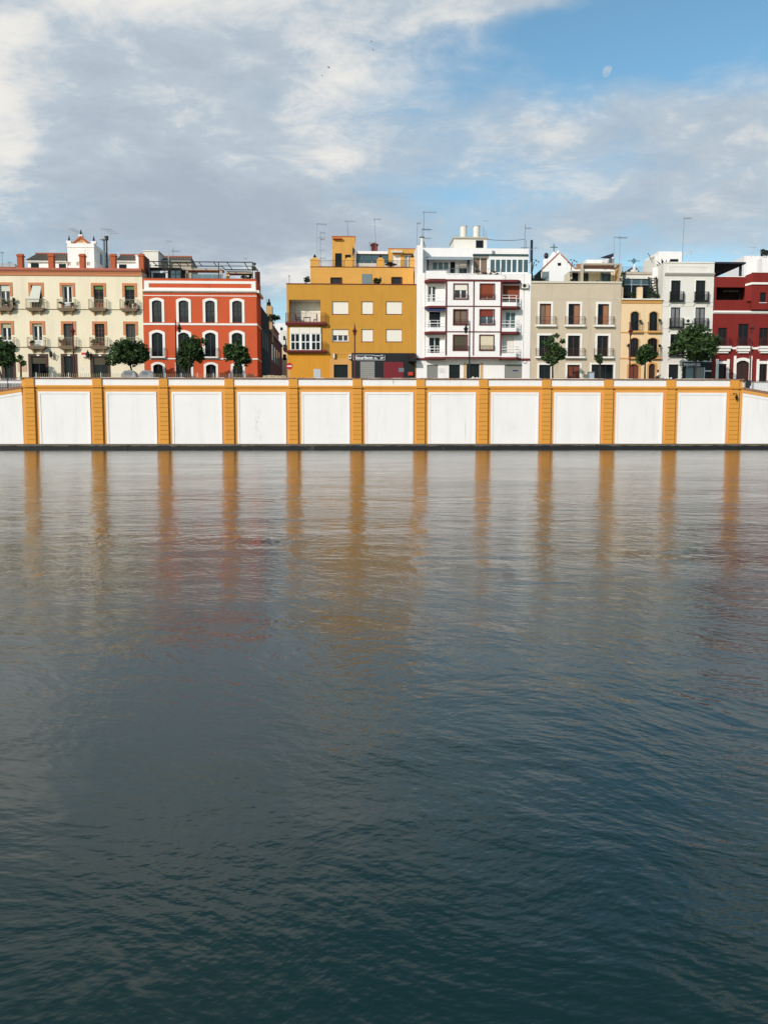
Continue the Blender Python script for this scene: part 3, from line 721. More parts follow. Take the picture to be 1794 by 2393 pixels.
def roof_house(name, label, r, Y, dep, zroof, m='white_plaster', openings=(), tile=None, cat='building'):
    "small roof-level building: box with openings, optional tiled lean-to roof (ridge z, ridge x0,x1)"
    h = House(name, label, r[0], r[1], Y, r[3], dep, m, roof=r[3], z0=zroof)
    for o, mt in openings: h.win(o, d=.15, frame='dark_frame', fw=.05, cols=1, pane=mt)
    if tile:
        zr, a, b, oh = tile
        mb = MB(); ym = Y + dep*.55
        n = max(6, int((r[1]-r[0])/.28)); x0, x1 = r[0]-oh, r[1]+.02
        for i in range(n):
            xa, xb = x0 + (x1-x0)*i/n, x0 + (x1-x0)*(i+1)/n; xm = (xa+xb)/2
            ta, tb, tm = [a + (b-a)*(v-x0)/(x1-x0) for v in (xa, xb, xm)]
            mb.quad((xa, Y-.35, r[3]+.02), (xm, Y-.35, r[3]+.12), (tm, ym, zr), (ta, ym, zr-.08))
            mb.quad((xm, Y-.35, r[3]+.12), (xb, Y-.35, r[3]+.02), (tb, ym, zr-.08), (tm, ym, zr))
        mb.add([(x0, Y-.35, r[3]), (a, ym, zr-.09), (x0, Y+dep, r[3])], [(0,1,2)]).add([(x1, Y-.35, r[3]), (b, ym, zr-.09), (x1, Y+dep, r[3])], [(0,2,1)])
        mb.quad((x0, Y+dep, r[3]), (x1, Y+dep, r[3]), (b, ym, zr-.09), (a, ym, zr-.09))
        rf = h.part('roof', mb, 'roof_tile')
        h.part('ridge', MB().tube((a-.05, ym, zr), (b+.05, ym, zr), .13), 'roof_tile_red', rf)
        h.part('eaves', MB().box(x0, x1, Y-.36, Y-.002, r[3]-.12, r[3]-.005), 'offwhite_plaster', rf)
    h.finish(); return h
zroofA = cream.roof
r = A.r(312, 428, 748, 520, 113); 
roof_house('roof_house', 'white roof house with grey tiles left of the small pedimented tower', (r[0], r[1]-.05, r[2], r[3]), 113, 6, zroofA,
           openings=((A.r(345,447,435,520,113), 'dark_glass'), (A.r(655,458,735,520,113), 'dark_glass')), tile=(A.z(560, 345, 116.3), A.x(400, 345, 116.3), A.x(745, 345, 116.3), .2))
r = A.r(1290, 428, 1512, 530, 113)
roof_house('roof_house', 'low white roof house with grey tiles right of the small pedimented tower', r, 113, 6, zroofA,
           openings=((A.r(1320,462,1405,530,113), 'dark_glass'),), tile=(A.z(1420, 358, 116.3), A.x(1335, 345, 116.3), A.x(1512, 345, 116.3), .1))
r = A.r(1505, 368, 1537, 530, 112.4); solo('chimney', MB().box(r[0], r[1], 112.4, 113.2, zroofA, r[3]).box(r[0]-.06, r[1]+.06, 112.34, 113.26, r[3], r[3]+.1), 'white_plaster', 'slim white chimney beside the rightmost brick post of the cream house', 'chimney', ((r[0]+r[1])/2, 112.8, zroofA))
def tower():
    Y, dep = 112.0, 7.4
    x0, x1, zt = A.x(752, 400, Y), A.x(1046, 400, Y), A.z(900, 230, Y)
    h = House('roof_tower', 'small white roof tower with a triangular pediment and black finials', x0, x1, Y, zt, dep, 'white_plaster', roof=zt-.3, z0=zroofA)
    for a in (770, 870, 985):
        r = A.r(a-20, 437, a+20, 478, Y); h.win(r, d=.1, frame='offwhite_plaster', cols=1, pane='mosaic_tile', fw=.04)
    zm = A.z(900, 270, Y); h.part('moulding', MB().box(x0-.06, x1+.06, Y-.08, Y+.005, zm-.06, zm+.04).box(x1+.003, x1+.07, Y, Y+dep, zm-.06, zm+.04), 'white_trim')
    r = A.r(848, 292, 944, 430, Y); h.part('raised_panel', MB().box(r[0], r[1], Y-.03, Y+.005, r[2], r[3]), 'white_trim')
    xa, xb, xm = A.x(828, 225, Y), A.x(968, 225, Y), A.x(897, 170, Y); za = A.z(897, 150, Y)
    ped = h.part('pediment', MB().prism([(xa, zt), (xb, zt), (xm, za-.28)], Y+.05, Y+.4), 'peach_plaster')
    xa2, xb2 = A.x(800, 225, Y), A.x(1000, 225, Y)
    h.part('raking_tiles', MB().prism([(xa2, zt), (xa, zt), (xm, za-.28), (xb, zt), (xb2, zt), (xm, za+.06)], Y-.06, Y+.5), 'brick_red', ped)
    for a, zz0 in ((764, 200), (1038, 205), (897, 132)):
        x = A.x(a, 300, Y); z = A.z(a, zz0, Y); wd = .30 if a != 897 else .24
        zlo = zt if a != 897 else za-.05
        p = h.part('merlon', MB().box(x-wd, x+wd, Y+.002, Y+.55, zlo, z), 'white_plaster')
        k = (A.z(a, zz0-62, Y)-z)
        h.part('finial', MB().lathe(x, Y+.27, [(.26, z), (.22, z+.08*k), (.07, z+.22*k), (.16, z+.34*k), (.06, z+.46*k), (.11, z+.58*k), (.04, z+.68*k), (.07, z+.76*k), (.015, z+k)], 8), 'black_iron', p)
    ws = MB()
    h.part('side_window', MB().box(x1+.002, x1+.05, Y+2.6, Y+3.6, A.z(1125, 465, 115), A.z(1125, 350, 115)), 'dark_glass')
    h.part('side_window', MB().box(x1+.002, x1+.05, Y+4.9, Y+5.5, A.z(1175, 500, 117), A.z(1175, 470, 117)), 'dark_glass')
    h.part('lettering', text_mb('BAR', A.x(872, 200, Y), A.x(922, 200, Y), A.z(897, 205, Y), A.z(897, 190, Y), Y+.04), 'cane_blind', ped) if False else None
    dots = MB()
    for row, (a, b, z) in enumerate(((878, 918, 192), (868, 926, 210))):
        for k in range(5 if row == 0 else 7):
            n = 5 if row == 0 else 7
            x = A.x(a + (b-a)*(k+.5)/n, z, Y); zc = A.z(897, z, Y)
            dots.box(x-.05, x-.02, Y+.035, Y+.052, zc-.11, zc+.11); dots.box(x-.02, x+.06, Y+.035, Y+.052, zc+random.choice((-.11, .0, .07)), zc+random.choice((.11, .04, .1)))
    h.part('lettering', dots, 'peach_trim', ped)
    h.finish(); return h
tower()
# ---- aerials
def aerial(x, y, z0, z1, label, arms=(), lean=0, r=.03, m='aerial_metal', dish=None, group='roof aerials'):
    """mast with crossed-rod aerials; arms = (height fraction, x extent left, x extent right, number of rods)"""
    t = T('aerial', label, 'aerial', (x, y, z0), group)
    xt = x + lean
    t.part('mast', MB().tube((x, y, z0), (xt, y, z1), r, r*.8), m)
    for fr, xa, xb, n in arms:
        z = z0 + (z1-z0)*fr; xc = x + lean*fr
        mb = MB().tube((xc+xa, y, z), (xc+xb, y+.3, z+.02), .018, n=5)
        for k in range(n):
            q = xc + xa + (xb-xa)*(k+.3)/n; L = .28 + .12*(k % 3 == 0)
            mb.tube((q, y-L, z+.01), (q, y+L, z+.01), .012, n=4); mb.tube((q, y, z-L*.45), (q, y, z+L*.45), .010, n=4)
        t.part('rods', mb, m)
    if dish:
        z = z0 + (z1-z0)*dish; t.part('dish', MB().lathe(x+.05, y-.2, [(.03, z-.2), (.24, z-.08), (.30, z+.1), (.22, z+.26), (.02, z+.32)], 10), 'appliance_white')
    return t
YA = 117.0
for k, (a, zt_, lab) in enumerate(((770, 70, 'first'), (802, 85, 'second'), (828, 100, 'third'), (852, 112, 'fourth'))):
    x = A.x(a, 200, YA+k*1.2); aerial(x, YA+k*1.2, zroofA, A.z(a, zt_, YA+k*1.2), f'{lab} from the left of four pale aerials behind the white roof tower', ((1.0, -.15, .9, 5),), 0, .04, 'galvanised')
for k, (a, zt_, lab) in enumerate(((1130, 70, 'first'), (1157, 80, 'second'), (1192, 100, 'third'), (1226, 118, 'fourth'))):
    x = A.x(a, 200, YA+k*1.4); aerial(x, YA+k*1.4, zroofA, A.z(a, zt_, YA+k*1.4), f'{lab} from the left of four pale aerials right of the white roof tower', ((1.0, -.15, 1.2, 6),), 0, .045, 'galvanised')
x = A.x(1166, 260, YA); z0 = zroofA
fl = T('cowl_flue', 'dark flue pipes with wide cowls rising right of the white roof tower', 'flue', (x, YA, z0))
fl.part('pipe', MB().tube((x-.12, YA, z0), (x-.12, YA, A.z(1160, 190, YA)), .13), 'bin_lid'); fl.part('pipe', MB().tube((x+.2, YA, z0), (x+.2, YA, A.z(1175, 185, YA)), .10), 'dark_frame')
zc = A.z(1140, 190, YA); fl.part('cowl', MB().lathe(x-.2, YA, [(.15, zc-.1), (.5, zc), (.38, zc+.12), (.1, zc+.25)]), 'galvanised')
zc = A.z(1175, 190, YA); fl.part('cowl', MB().lathe(x+.22, YA, [(.25, zc-.05), (.25, zc+.45), (.05, zc+.5)]), 'dark_frame')
x = A.x(28, 400, 118); aerial(x, 118, zroofA, A.z(28, 322, 118), 'thin dark aerial above the grey tent roof at the far left', ((.97, -.15, .25, 3),))
x = A.x(105, 450, 118); aerial(x, 118, zroofA, A.z(105, 430, 118), 'short thin aerial left of the first brick post', ((.95, -.2, .3, 3),))
# grey hipped roof far left
Y = 122; xa, xb = A.x(-260, 450, Y), A.x(165, 495, Y); zt = A.z(0, 400, Y)
g = T('grey_roof_house', 'grey hipped roof peeping over the cream house at the far left', 'building', ((xa+xb)/2, Y, BASE))
g.part('wall', MB().box(xa, xb, Y, Y+9, BASE, A.z(0, 497, Y)), 'offwhite_plaster')
zE = A.z(0, 495, Y); xm0, xm1 = A.x(-120, 400, Y), A.x(20, 400, Y)
g.part('roof', MB().add([(xa-.2,Y-.2,zE),(xb+.2,Y-.2,zE),(xb+.2,Y+9.2,zE),(xa-.2,Y+9.2,zE),(xm0,Y+4.5,zt+.25),(xm1,Y+4.5,zt+.25)], [(0,1,5,4),(1,2,5),(2,3,4,5),(3,0,4)]), 'grey_cornice')

# ---- red house
def red_house():
    Y = HY
    x0, x1 = cream.x1 + .03, B.x(1293, 1000, Y); zt = B.z(700, 422, Y)
    h = House('red_house', 'vermilion red house with white arched window surrounds beside the alley', x0, x1, Y, zt, 5.0, 'red_plaster', roof=zt-.3)
    cols = [(165,270),(452,557),(738,840),(1027,1132)]
    zu0, zu1 = B.z(650, 893, Y), B.z(650, 655, Y)
    zl0, zl1 = B.z(650, 1262, Y), B.z(650, 1001, Y)
    for a, b in cols:
        xa, xb = B.x(a, 770, Y), B.x(b, 770, Y)
        h.win((xa, xb, zu0, zu1), d=.2, rise=.22, frame='dark_frame', fw=.11, cols=2, rows=3, pane='room_glass', foot=(.30,'bar_black'), surround=('white_trim', .30, .06))
    for i, (a, b) in enumerate([(163,280),(447,562),(735,850),(1022,1137)]):
        xa, xb = B.x(a, 1130, Y), B.x(b, 1130, Y)
        h.win((xa, xb, zl0, zl1), d=.25, rise=.28, frame='dark_frame', fw=.09, cols=2, rows=1, pane='dark_glass', surround=('white_trim', .30, .06))
        h.balcony(xa-.32, xb+.32, zl0+.005, .45, .16, 'white_trim', 'black_iron', 1.05, None, sp=.14)
    for (a, b, t, rs) in ((178,283,1340,.25),(437,585,1320,.3),(745,852,1342,.25),(1035,1140,1342,.25)):
        xa, xb = B.x(a, 1400, Y), B.x(b, 1400, Y)
        h.win((xa, xb, BASE+.14, B.z((a+b)/2, t, Y)), d=.25, rise=rs, frame='dark_frame', cols=2, pane='dark_glass', surround=('white_trim', .26, .05), name='door')
    z = lambda b: B.z(690, b, Y)
    xe = x1 + .0
    h.part('string_course', MB().box(x0, x1+.04, Y-.09, Y+.01, z(922), z(901)).box(x1+.002, x1+.09, Y+.01, Y+4.9, z(922), z(901)), 'white_trim')
    h.part('string_course', MB().box(x0, x1+.04, Y-.08, Y+.01, z(1290), z(1276)).box(x1+.002, x1+.07, Y+.01, Y+4.9, z(1290), z(1276)), 'white_trim')
    h.part('string_course', MB().box(x0, x1+.03, Y-.05, Y+.01, z(609), z(601)), 'white_trim')
    h.part('cornice', MB().xprism([(Y+.01, z(572)), (Y-.16, z(572)), (Y-.36, z(560)), (Y-.36, z(545)), (Y-.06, z(541)), (Y+.01, z(541))], x0, x1+.12), 'white_trim')
    h.part('cornice', MB().box(x1+.122, x1+.35, Y-.3, Y+4.9, z(572), z(545)), 'white_trim')
    fx0, fx1 = B.x(80, 500, Y), B.x(1279, 500, Y); ix0, ix1 = B.x(130, 500, Y), B.x(1231, 500, Y)
    fr = MB().box(fx0, fx1, Y-.05, Y+.01, z(541), z(520)).box(fx0, fx1, Y-.05, Y+.01, z(474), z(445)).box(fx0, ix0, Y-.05, Y+.01, z(520), z(474)).box(ix1, fx1, Y-.05, Y+.01, z(520), z(474))
    h.part('parapet_frame', fr, 'white_trim')
    h.part('coping', MB().box(x0, x1+.03, Y-.04, Y+.26, zt, zt+.05), 'roof_tile_red')
    h.finish(); return h
red = red_house()
zrR = red.roof
# roof terrace of the red house
def red_roof():
    t = T('steel_pergola', 'grey steel pergola frame open to the sky over the roof terrace of the red house', 'pergola', (B.x(700, 400, 107.4), 109, zrR))
    zt = B.z(700, 240, 107.4)
    xa, xb = B.x(135, 240, 107.5), B.x(1245, 240, 107.4)
    def bar(name, p, q, r=.06): t.part(name, MB().tube(p, q, r, n=5), 'dark_frame')
    bar('beam', (xa, 107.4, zt), (xb, 107.4, zt))
    bar('beam', (xa, 110.0, zt), (B.x(915, 292, 110), 110.0, zt)); bar('beam', (B.x(950, 330, 112.3), 112.3, zt), (B.x(1305, 330, 112.3), 112.3, zt), .08)
    bar('beam', (B.x(915, 292, 110), 110.0, zt), (B.x(955, 330, 112.3), 112.3, zt))
    bar('beam', (B.x(900, 288, 109.8), 109.8, zt), (B.x(1245, 288, 109.8), 109.8, zt), .045)
    for a, ye in ((170,110.0),(300,110.0),(420,110.0),(520,110.0),(665,110.0),(825,110.0),(970,112.3),(1155,112.3),(1245,112.3)):
        x = B.x(a, 240, 107.4); bar('rafter', (x, 107.4, zt), (x, ye, zt), .05)
    for a in (135, 470, 880, 1245):
        x = B.x(a, 300, 107.4); bar('post', (x, 107.4, zrR), (x, 107.4, zt), .055)
    bar('post', (B.x(1300, 400, 112.3), 112.3, zrR), (B.x(1300, 400, 112.3), 112.3, zt), .06)
red_roof()
r = B.r(600, 374, 915, 430, 108.2); gb = T('glass_screen', 'greenish glass balustrade on the roof terrace of the red house', 'balustrade', ((r[0]+r[1])/2, 108.2, zrR))
n = 3
for k in range(n): gb.part('pane', MB().box(r[0]+(r[1]-r[0])*k/n+.02, r[0]+(r[1]-r[0])*(k+1)/n-.02, 108.2, 108.23, zrR, r[3]), 'shop_glass')
r = B.r(137, 300, 475, 430, 109.2)
h = House('roof_hut', 'dark grey roof hut with pale door frame on the red house terrace', r[0], r[1], 109.2, r[3], 3.0, 'dark_plaster', roof=r[3], z0=zrR)
q = B.r(178, 360, 312, 430, 109.2); h.win((q[0], q[1], zrR, q[3]), cols=1, frame='dark_frame', surround=('galvanised', .26, .05), name='door')
q = B.r(352, 320, 470, 430, 109.2); h.win((q[0], q[1], zrR+.3, q[3]), cols=2, pane='teal_glass'); h.finish()
r = B.r(380, 290, 918, 322, 109.9); sl_ = T('concrete_canopy', 'weathered concrete canopy slab behind the pergola on the red house', 'canopy', ((r[0]+r[1])/2, 110.0, zrR))
sl_.part('slab', MB().box(r[0], r[1], 110.3, 112.0, r[2], r[3]-.15), 'concrete')
for a in (905, 540): 
    x = B.x(a, 360, 110.4); sl_.part('post', MB().box(x-.15, x+.15, 110.4, 110.8, zrR, r[2]), 'concrete')
r = B.r(958, 340, 1228, 364, 112.6); c2 = T('terrace_shelter', 'small concrete terrace shelter on yellow posts at the right end of the red house', 'shelter', ((r[0]+r[1])/2, 113, zrR))
c2.part('slab', MB().box(r[0], r[1], 112.6, 114, r[2], r[3]), 'concrete')
for a in (968, 988): x = B.x(a, 390, 112.8); c2.part('post', MB().box(x-.1, x+.1, 112.8, 113.1, zrR, r[2]), 'peach_plaster')
for a in (1215,): x = B.x(a, 390, 112.8); c2.part('post', MB().box(x-.12, x+.12, 112.8, 113.1, zrR, r[2]), 'dark_plaster')
r = B.r(1250, 335, 1290, 430, 109); solo('terrace_wall', MB().xprism([(107.6, zrR), (107.6, B.z(1255, 345, 107.6)), (111.8, B.z(1300, 345, 111.8)), (111.8, zrR)], red.x1-.25, red.x1-.03), 'firewall_maroon', 'dark red side wall closing the right end of the red house terrace', 'wall', (red.x1-.14, 109, zrR))
r = B.r(72, 128, 232, 300, 114); solo('roof_block', MB().box(r[0], r[1], 114, 117.2, zrR, r[3]).box(r[0]-.1, r[1]+.1, 113.9, 117.3, r[3], r[3]+.12), 'offwhite_plaster', 'plain off white stair block behind the dark side wall, left above the red house', 'building', ((r[0]+r[1])/2, 115, zrR))
r = B.r(262, 232, 585, 300, 116)
roof_house('tiled_roof_house', 'roof house with brown tiles behind the pergola of the red house', r, 116, 5, zrR, 'concrete', tile=(B.z(430, 183, 118.7), B.x(270, 180, 118.7), B.x(590, 180, 118.7), .05))
x = B.x(350, 250, 112); aerial(x, 112, zrR, B.z(340, 5, 112), 'tall white mast aerial over the left end of the red house', ((.98, -.3, .5, 4),), -.15, .05, 'galvanised')
x = B.x(392, 200, 117); aerial(x, 117, zrR, B.z(392, 88, 117), 'dark aerial above the brown tiled roof house', ((.93, -.2, .9, 5),))
x = B.x(1172, 260, 113); aerial(x, 113, zrR, B.z(1172, 185, 113), 'short white aerial over the right end of the pergola', ((.95, -.2, .2, 3),), 0, .04, 'galvanised')

# ---- alley
ax = red.x1
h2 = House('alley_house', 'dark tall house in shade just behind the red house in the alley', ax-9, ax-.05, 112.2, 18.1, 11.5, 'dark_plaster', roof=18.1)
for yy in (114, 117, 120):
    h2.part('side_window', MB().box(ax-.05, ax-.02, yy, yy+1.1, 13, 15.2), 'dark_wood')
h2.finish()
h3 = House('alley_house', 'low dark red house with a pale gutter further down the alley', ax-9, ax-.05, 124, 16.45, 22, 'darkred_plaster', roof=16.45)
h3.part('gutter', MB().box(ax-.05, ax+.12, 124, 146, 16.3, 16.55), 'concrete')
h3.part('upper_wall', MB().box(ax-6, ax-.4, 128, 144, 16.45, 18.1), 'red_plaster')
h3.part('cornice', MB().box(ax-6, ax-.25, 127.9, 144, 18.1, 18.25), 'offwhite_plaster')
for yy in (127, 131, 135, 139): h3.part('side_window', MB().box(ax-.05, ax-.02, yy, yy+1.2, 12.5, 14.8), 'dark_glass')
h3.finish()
AL = Reg(590, 670, .09946)
r = AL.r(322, 450, 462, 900, 126); bb = T('chimney_block', 'tall beige chimney stack with black cowls rising over the alley roofs', 'chimney', ((r[0]+r[1])/2, 126, 16))
bb.part('stack', MB().box(r[0], r[1], 126, 127.5, 15, r[3]).box(r[0]-1.0, r[0]-.001, 126.3, 127.5, 15, r[3]-.9), 'beige_plaster')
for a, rr_ in ((390, .22), (345, .06)): x = AL.x(a, 400, 126.5); bb.part('cowl', MB().lathe(x, 126.6, [(rr_*1.6, r[3]-.02), (rr_, r[3]+.3), (rr_*1.2, r[3]+.5), (rr_*.5, r[3]+.7), (rr_*.6, r[3]+.9), (rr_*.2, r[3]+1.1)], 8), 'black_iron')
def far_house(label, px0, px1, pyt, Y, m, depth=8, wins=()):
    xa, xb, zt = P(px0, pyt, Y)[0], P(px1, pyt, Y)[0], P((px0+px1)/2, pyt, Y)[1]
    h = House('far_house', label, xa, xb, Y, zt, depth, m, roof=zt)
    for (a, b, c, d) in wins:
        q = PX.r(a, b, c, d, Y); h.win(q, d=.12, frame='dark_frame', cols=1, fw=.05)
    h.finish(); return h
far_house('sunlit white house with a flat roof at the end of the alley', 636, 680, 755, 175, 'white_plaster', wins=((655,765,661,772),))
far_house('lower sunlit white house closing the view down the alley', 655, 690, 773, 160, 'offwhite_plaster', wins=((662,785,667,795),(662,805,667,815)))
far_house('low cream house at the bottom of the alley', 656, 690, 812, 150, 'peach_plaster', wins=((661,828,669,842),))

# ---- orange house
def orange_house():
    Y = HY
    x0, x1 = C.x(97, 1300, Y), C.x(1527, 1300, Y); zt = C.z(800, 876, Y)
    h = House('orange_house', 'mustard orange block with white roller blinds and a black bar front', x0, x1, Y, zt, 12, 'orange_plaster', roof=zt-.35)
    h.part('coping', MB().box(x0-.05, x1-.01, Y-.07, Y+.30, zt, zt+.10), 'maroon_trim')
    zsp = C.z(800, 1640, Y)
    sill = ('maroon_trim', .06, .05, .03)
    for row, (b0, b1) in enumerate(((1062,1203),(1370,1507))):
        for i, (a, b) in enumerate(((597,778),(920,1050),(1190,1370))):
            rr_ = C.r(a, b0, b, b1, Y)
            if row == 1 and i == 0: h.win(rr_, d=.3, frame='white_frame', fw=.13, cols=3, pane='room_glass', blind=(.48,'white_blind'), sill=sill)
            else: h.win(rr_, d=.3, frame='white_frame', cols=2, pane='white_blind', blind=(.985,'white_blind'), sill=sill)
    # open loggia, upper left
    L = C.r(120, 1045, 468, 1300, Y); h.holes.append((L[0], L[1], L[2], L[3], 0)); yb = Y + 2.0
    lg_ = h.part('loggia', MB().quad((L[0],yb,L[2]),(L[1],yb,L[2]),(L[1],yb,L[3]),(L[0],yb,L[3])).quad((L[0],Y+.4,L[2]),(L[1],Y+.4,L[2]),(L[1],yb,L[2]),(L[0],yb,L[2])).quad((L[0],Y+.4,L[3]),(L[0],yb,L[3]),(L[1],yb,L[3]),(L[1],Y+.4,L[3])).quad((L[1],Y+.4,L[2]),(L[1],Y+.4,L[3]),(L[1],yb,L[3]),(L[1],yb,L[2])), 'offwhite_plaster')
    h.part('side_wall', MB().quad((L[0],Y+.4,L[2]),(L[0],yb,L[2]),(L[0],yb,L[3]),(L[0],Y+.4,L[3])), 'orange_plaster', lg_)
    for a, b, t in ((196,302,1085),(345,468,1085)):
        q = C.r(a, t, b, 1290, yb); h.part('door_blind', MB().box(q[0], q[1], yb-.08, yb-.01, L[2]+.02, q[3]), 'white_blind', lg_)
    zs = C.z(300, 1298, Y); xs0, xs1 = C.x(80, 1310, Y-.6), C.x(535, 1310, Y-.6)
    bl = h.part('balcony', MB().xprism([(Y+.02, zs), (Y-.62, zs), (Y-.66, zs-.14), (Y-.60, zs-.34), (Y+.02, zs-.34)], xs0, xs1), 'maroon_trim')
    h.part('railing', railing_mb(xs0+.06, xs1-.1, Y-.56, Y-.01, zs, 1.12, .16, .013), 'maroon_trim', bl)
    zs2 = C.z(300, 1606, Y)
    bl = h.part('balcony', MB().xprism([(Y+.02, zs2), (Y-.62, zs2), (Y-.66, zs2-.12), (Y-.60, zs2-.30), (Y+.02, zs2-.30)], xs0, xs1), 'maroon_trim')
    h.part('railing', railing_mb(C.x(476, 1500, Y-.6), xs1-.1, Y-.56, Y-.01, zs2, 1.0, .16, .013), 'maroon_trim', bl)
    # glazed balcony below it
    Gx0, Gx1, gz0, gz1 = C.r(131, 1352, 474, 1604, Y-.25)
    bay = h.part('glazed_balcony', MB().box(Gx0, Gx1, Y-.22, Y-.002, gz0, gz1), 'white_frame')
    n = 3
    for k in range(3):
        a, b = Gx0 + (Gx1-Gx0)*k/3, Gx0 + (Gx1-Gx0)*(k+1)/3
        zsp_ = gz1 - (gz1-gz0)*.27; zmid = gz0 + (gz1-gz0)*.37
        h.part('roller_box', MB().box(a+.06, b-.06, Y-.27, Y-.221, zsp_+.02, gz1-.04), 'white_blind', bay)
        for m_ in range(2):
            c = a+.10 + (b-a-.20)*m_/2; d = a+.10 + (b-a-.20)*(m_+1)/2
            for (e, f) in ((gz0+.10, zmid-.06), (zmid+.06, zsp_-.06)): h.part('pane', MB().box(c+.06, d-.06, Y-.232, Y-.221, e, f), 'dark_glass', bay)
    # ground floor
    zb_ = C.z(800, 1640, Y)
    h.part('lower_wall', MB().box(x0-.02, C.x(572, 1770, Y), Y-.03, Y-.002, BASE, C.z(300, 1642, Y)), 'orange_plaster_low')
    h.part('string_course', MB().box(C.x(560, 1640, Y), C.x(812, 1640, Y), Y-.06, Y+.005, zb_-.04, zb_+.05), 'peach_trim')
    q = C.r(615, 1762, 770, 1905, Y); dr = h.win((q[0], q[1], BASE+.14, q[3]), d=.3, frame='bar_black', cols=2, pane='dark_glass', name='door')
    f0, f1 = C.x(572, 1800, Y), C.x(812, 1800, Y); ft = C.z(690, 1695, Y)
    h.part('door_surround', MB().box(f0, q[0], Y-.05, Y-.002, BASE+.13, ft).box(q[1], f1, Y-.05, Y-.002, BASE+.13, ft).box(q[0], q[1], Y-.05, Y-.002, q[3], ft), 'peach_trim', dr)
    q = C.r(392, 1812, 470, 1905, Y); h.part('meter_door', MB().box(q[0], q[1], Y-.07, Y-.031, BASE+.3, q[3]), 'galvanised')
    # bar front
    b0, b1 = C.x(814, 1770, Y), C.x(1512, 1770, Y); bt = C.z(1160, 1635, Y)
    bf = h.part('bar_front', MB().box(b0, b1, Y-.10, Y-.003, BASE+.13, bt), 'bar_black')
    q = C.r(908, 1730, 1066, 1905, Y); h.part('roller_shutter', slats(q[0], q[1], Y-.14, Y-.101, BASE+.14, q[3], 14), 'metal_shutter', bf)
    q = C.r(1165, 1735, 1382, 1905, Y); h.part('folding_door', vslats(q[0], q[1], Y-.14, Y-.101, BASE+.14, q[3], 8), 'red_shutter', bf)
    q = C.r(1330, 1800, 1390, 1845, Y); h.part('door_emblem', MB().box(q[0], q[1], Y-.150, Y-.142, q[2], q[3]), 'bin_lid', bf)
    q = C.r(828, 1655, 1181, 1716, Y)
    sg = h.part('bar_sign', MB().box(q[0], q[1], Y-.17, Y-.101, q[2], q[3]), 'sign_black')
    w = .035; fr = MB().box(q[0]+.02, q[1]-.02, Y-.178, Y-.171, q[2]+.02, q[2]+.02+w).box(q[0]+.02, C.x(1040, 1655, Y), Y-.178, Y-.171, q[3]-.02-w, q[3]-.02).box(q[0]+.02, q[0]+.02+w, Y-.178, Y-.171, q[2]+.02+w, q[3]-.02-w).box(q[1]-.02-w, q[1]-.02, Y-.178, Y-.171, q[2]+.02+w, q[3]-.02)
    h.part('sign_border', fr, 'sign_white', sg)
    h.part('lettering', text_mb('Bourbon', C.x(843, 1690, Y), C.x(1045, 1690, Y), C.z(940, 1706, Y), C.z(940, 1666, Y), Y-.175, .025), 'sign_white', sg)
    h.part('lettering', text_mb('St.', C.x(1060, 1690, Y), C.x(1102, 1690, Y), C.z(1080, 1706, Y), C.z(1080, 1682, Y), Y-.175, .02), 'sign_white', sg)
    small = MB()
    for a, b, zz_ in ((1045,1072,1663),(1078,1125,1666),(1130,1158,1660),(1128,1168,1684),(1128,1160,1699)):
        small.v += []; zc = C.z(1100, zz_, Y); nn = max(3, int((b-a)/7))
        for k in range(nn):
            xx = C.x(a + (b-a)*(k+.5)/nn, zz_, Y); small.box(xx-.045, xx-.02, Y-.178, Y-.171, zc-.05, zc+.06); small.box(xx-.02, xx+.04, Y-.178, Y-.171, zc-.05+.06*(k % 2), zc+.01+.05*(k % 2))
    h.part('lettering', small, 'sign_white', sg)
    q = C.r(1437, 1845, 1490, 1882, Y-.3); h.part('post_box', MB().box(q[0], q[1], Y-.35, Y-.101, q[2], q[3]), 'box_red', bf)
    xa = C.x(1478, 1700, Y); xb = C.x(1545, 1700, Y-1.2)
    h.part('folded_awning', MB().xprism([(Y-.10, bt-.1), (Y-.5, bt-.15), (Y-1.3, bt-.75), (Y-1.3, bt-1.1), (Y-.10, bt-1.2)], C.x(1440, 1700, Y), x1-.05), 'sign_black', bf)
    h.finish(); return h
def slats(x0, x1, y0, y1, z0, z1, n):
    mb = MB()
    for k in range(n): a = z0 + (z1-z0)*k/n; b = z0 + (z1-z0)*(k+1)/n; mb.xprism([(y1, a), (y0+.015, a+.01), (y0, (a+b)/2), (y0+.015, b-.01), (y1, b)], x0, x1)
    return mb
def vslats(x0, x1, y0, y1, z0, z1, n):
    mb = MB()
    for k in range(n): a = x0 + (x1-x0)*k/n; b = x0 + (x1-x0)*(k+1)/n; mb.box(a+.012, b-.012, y0 + .015*(k % 2), y1, z0, z1)
    return mb
orange = orange_house()
zrO = orange.roof
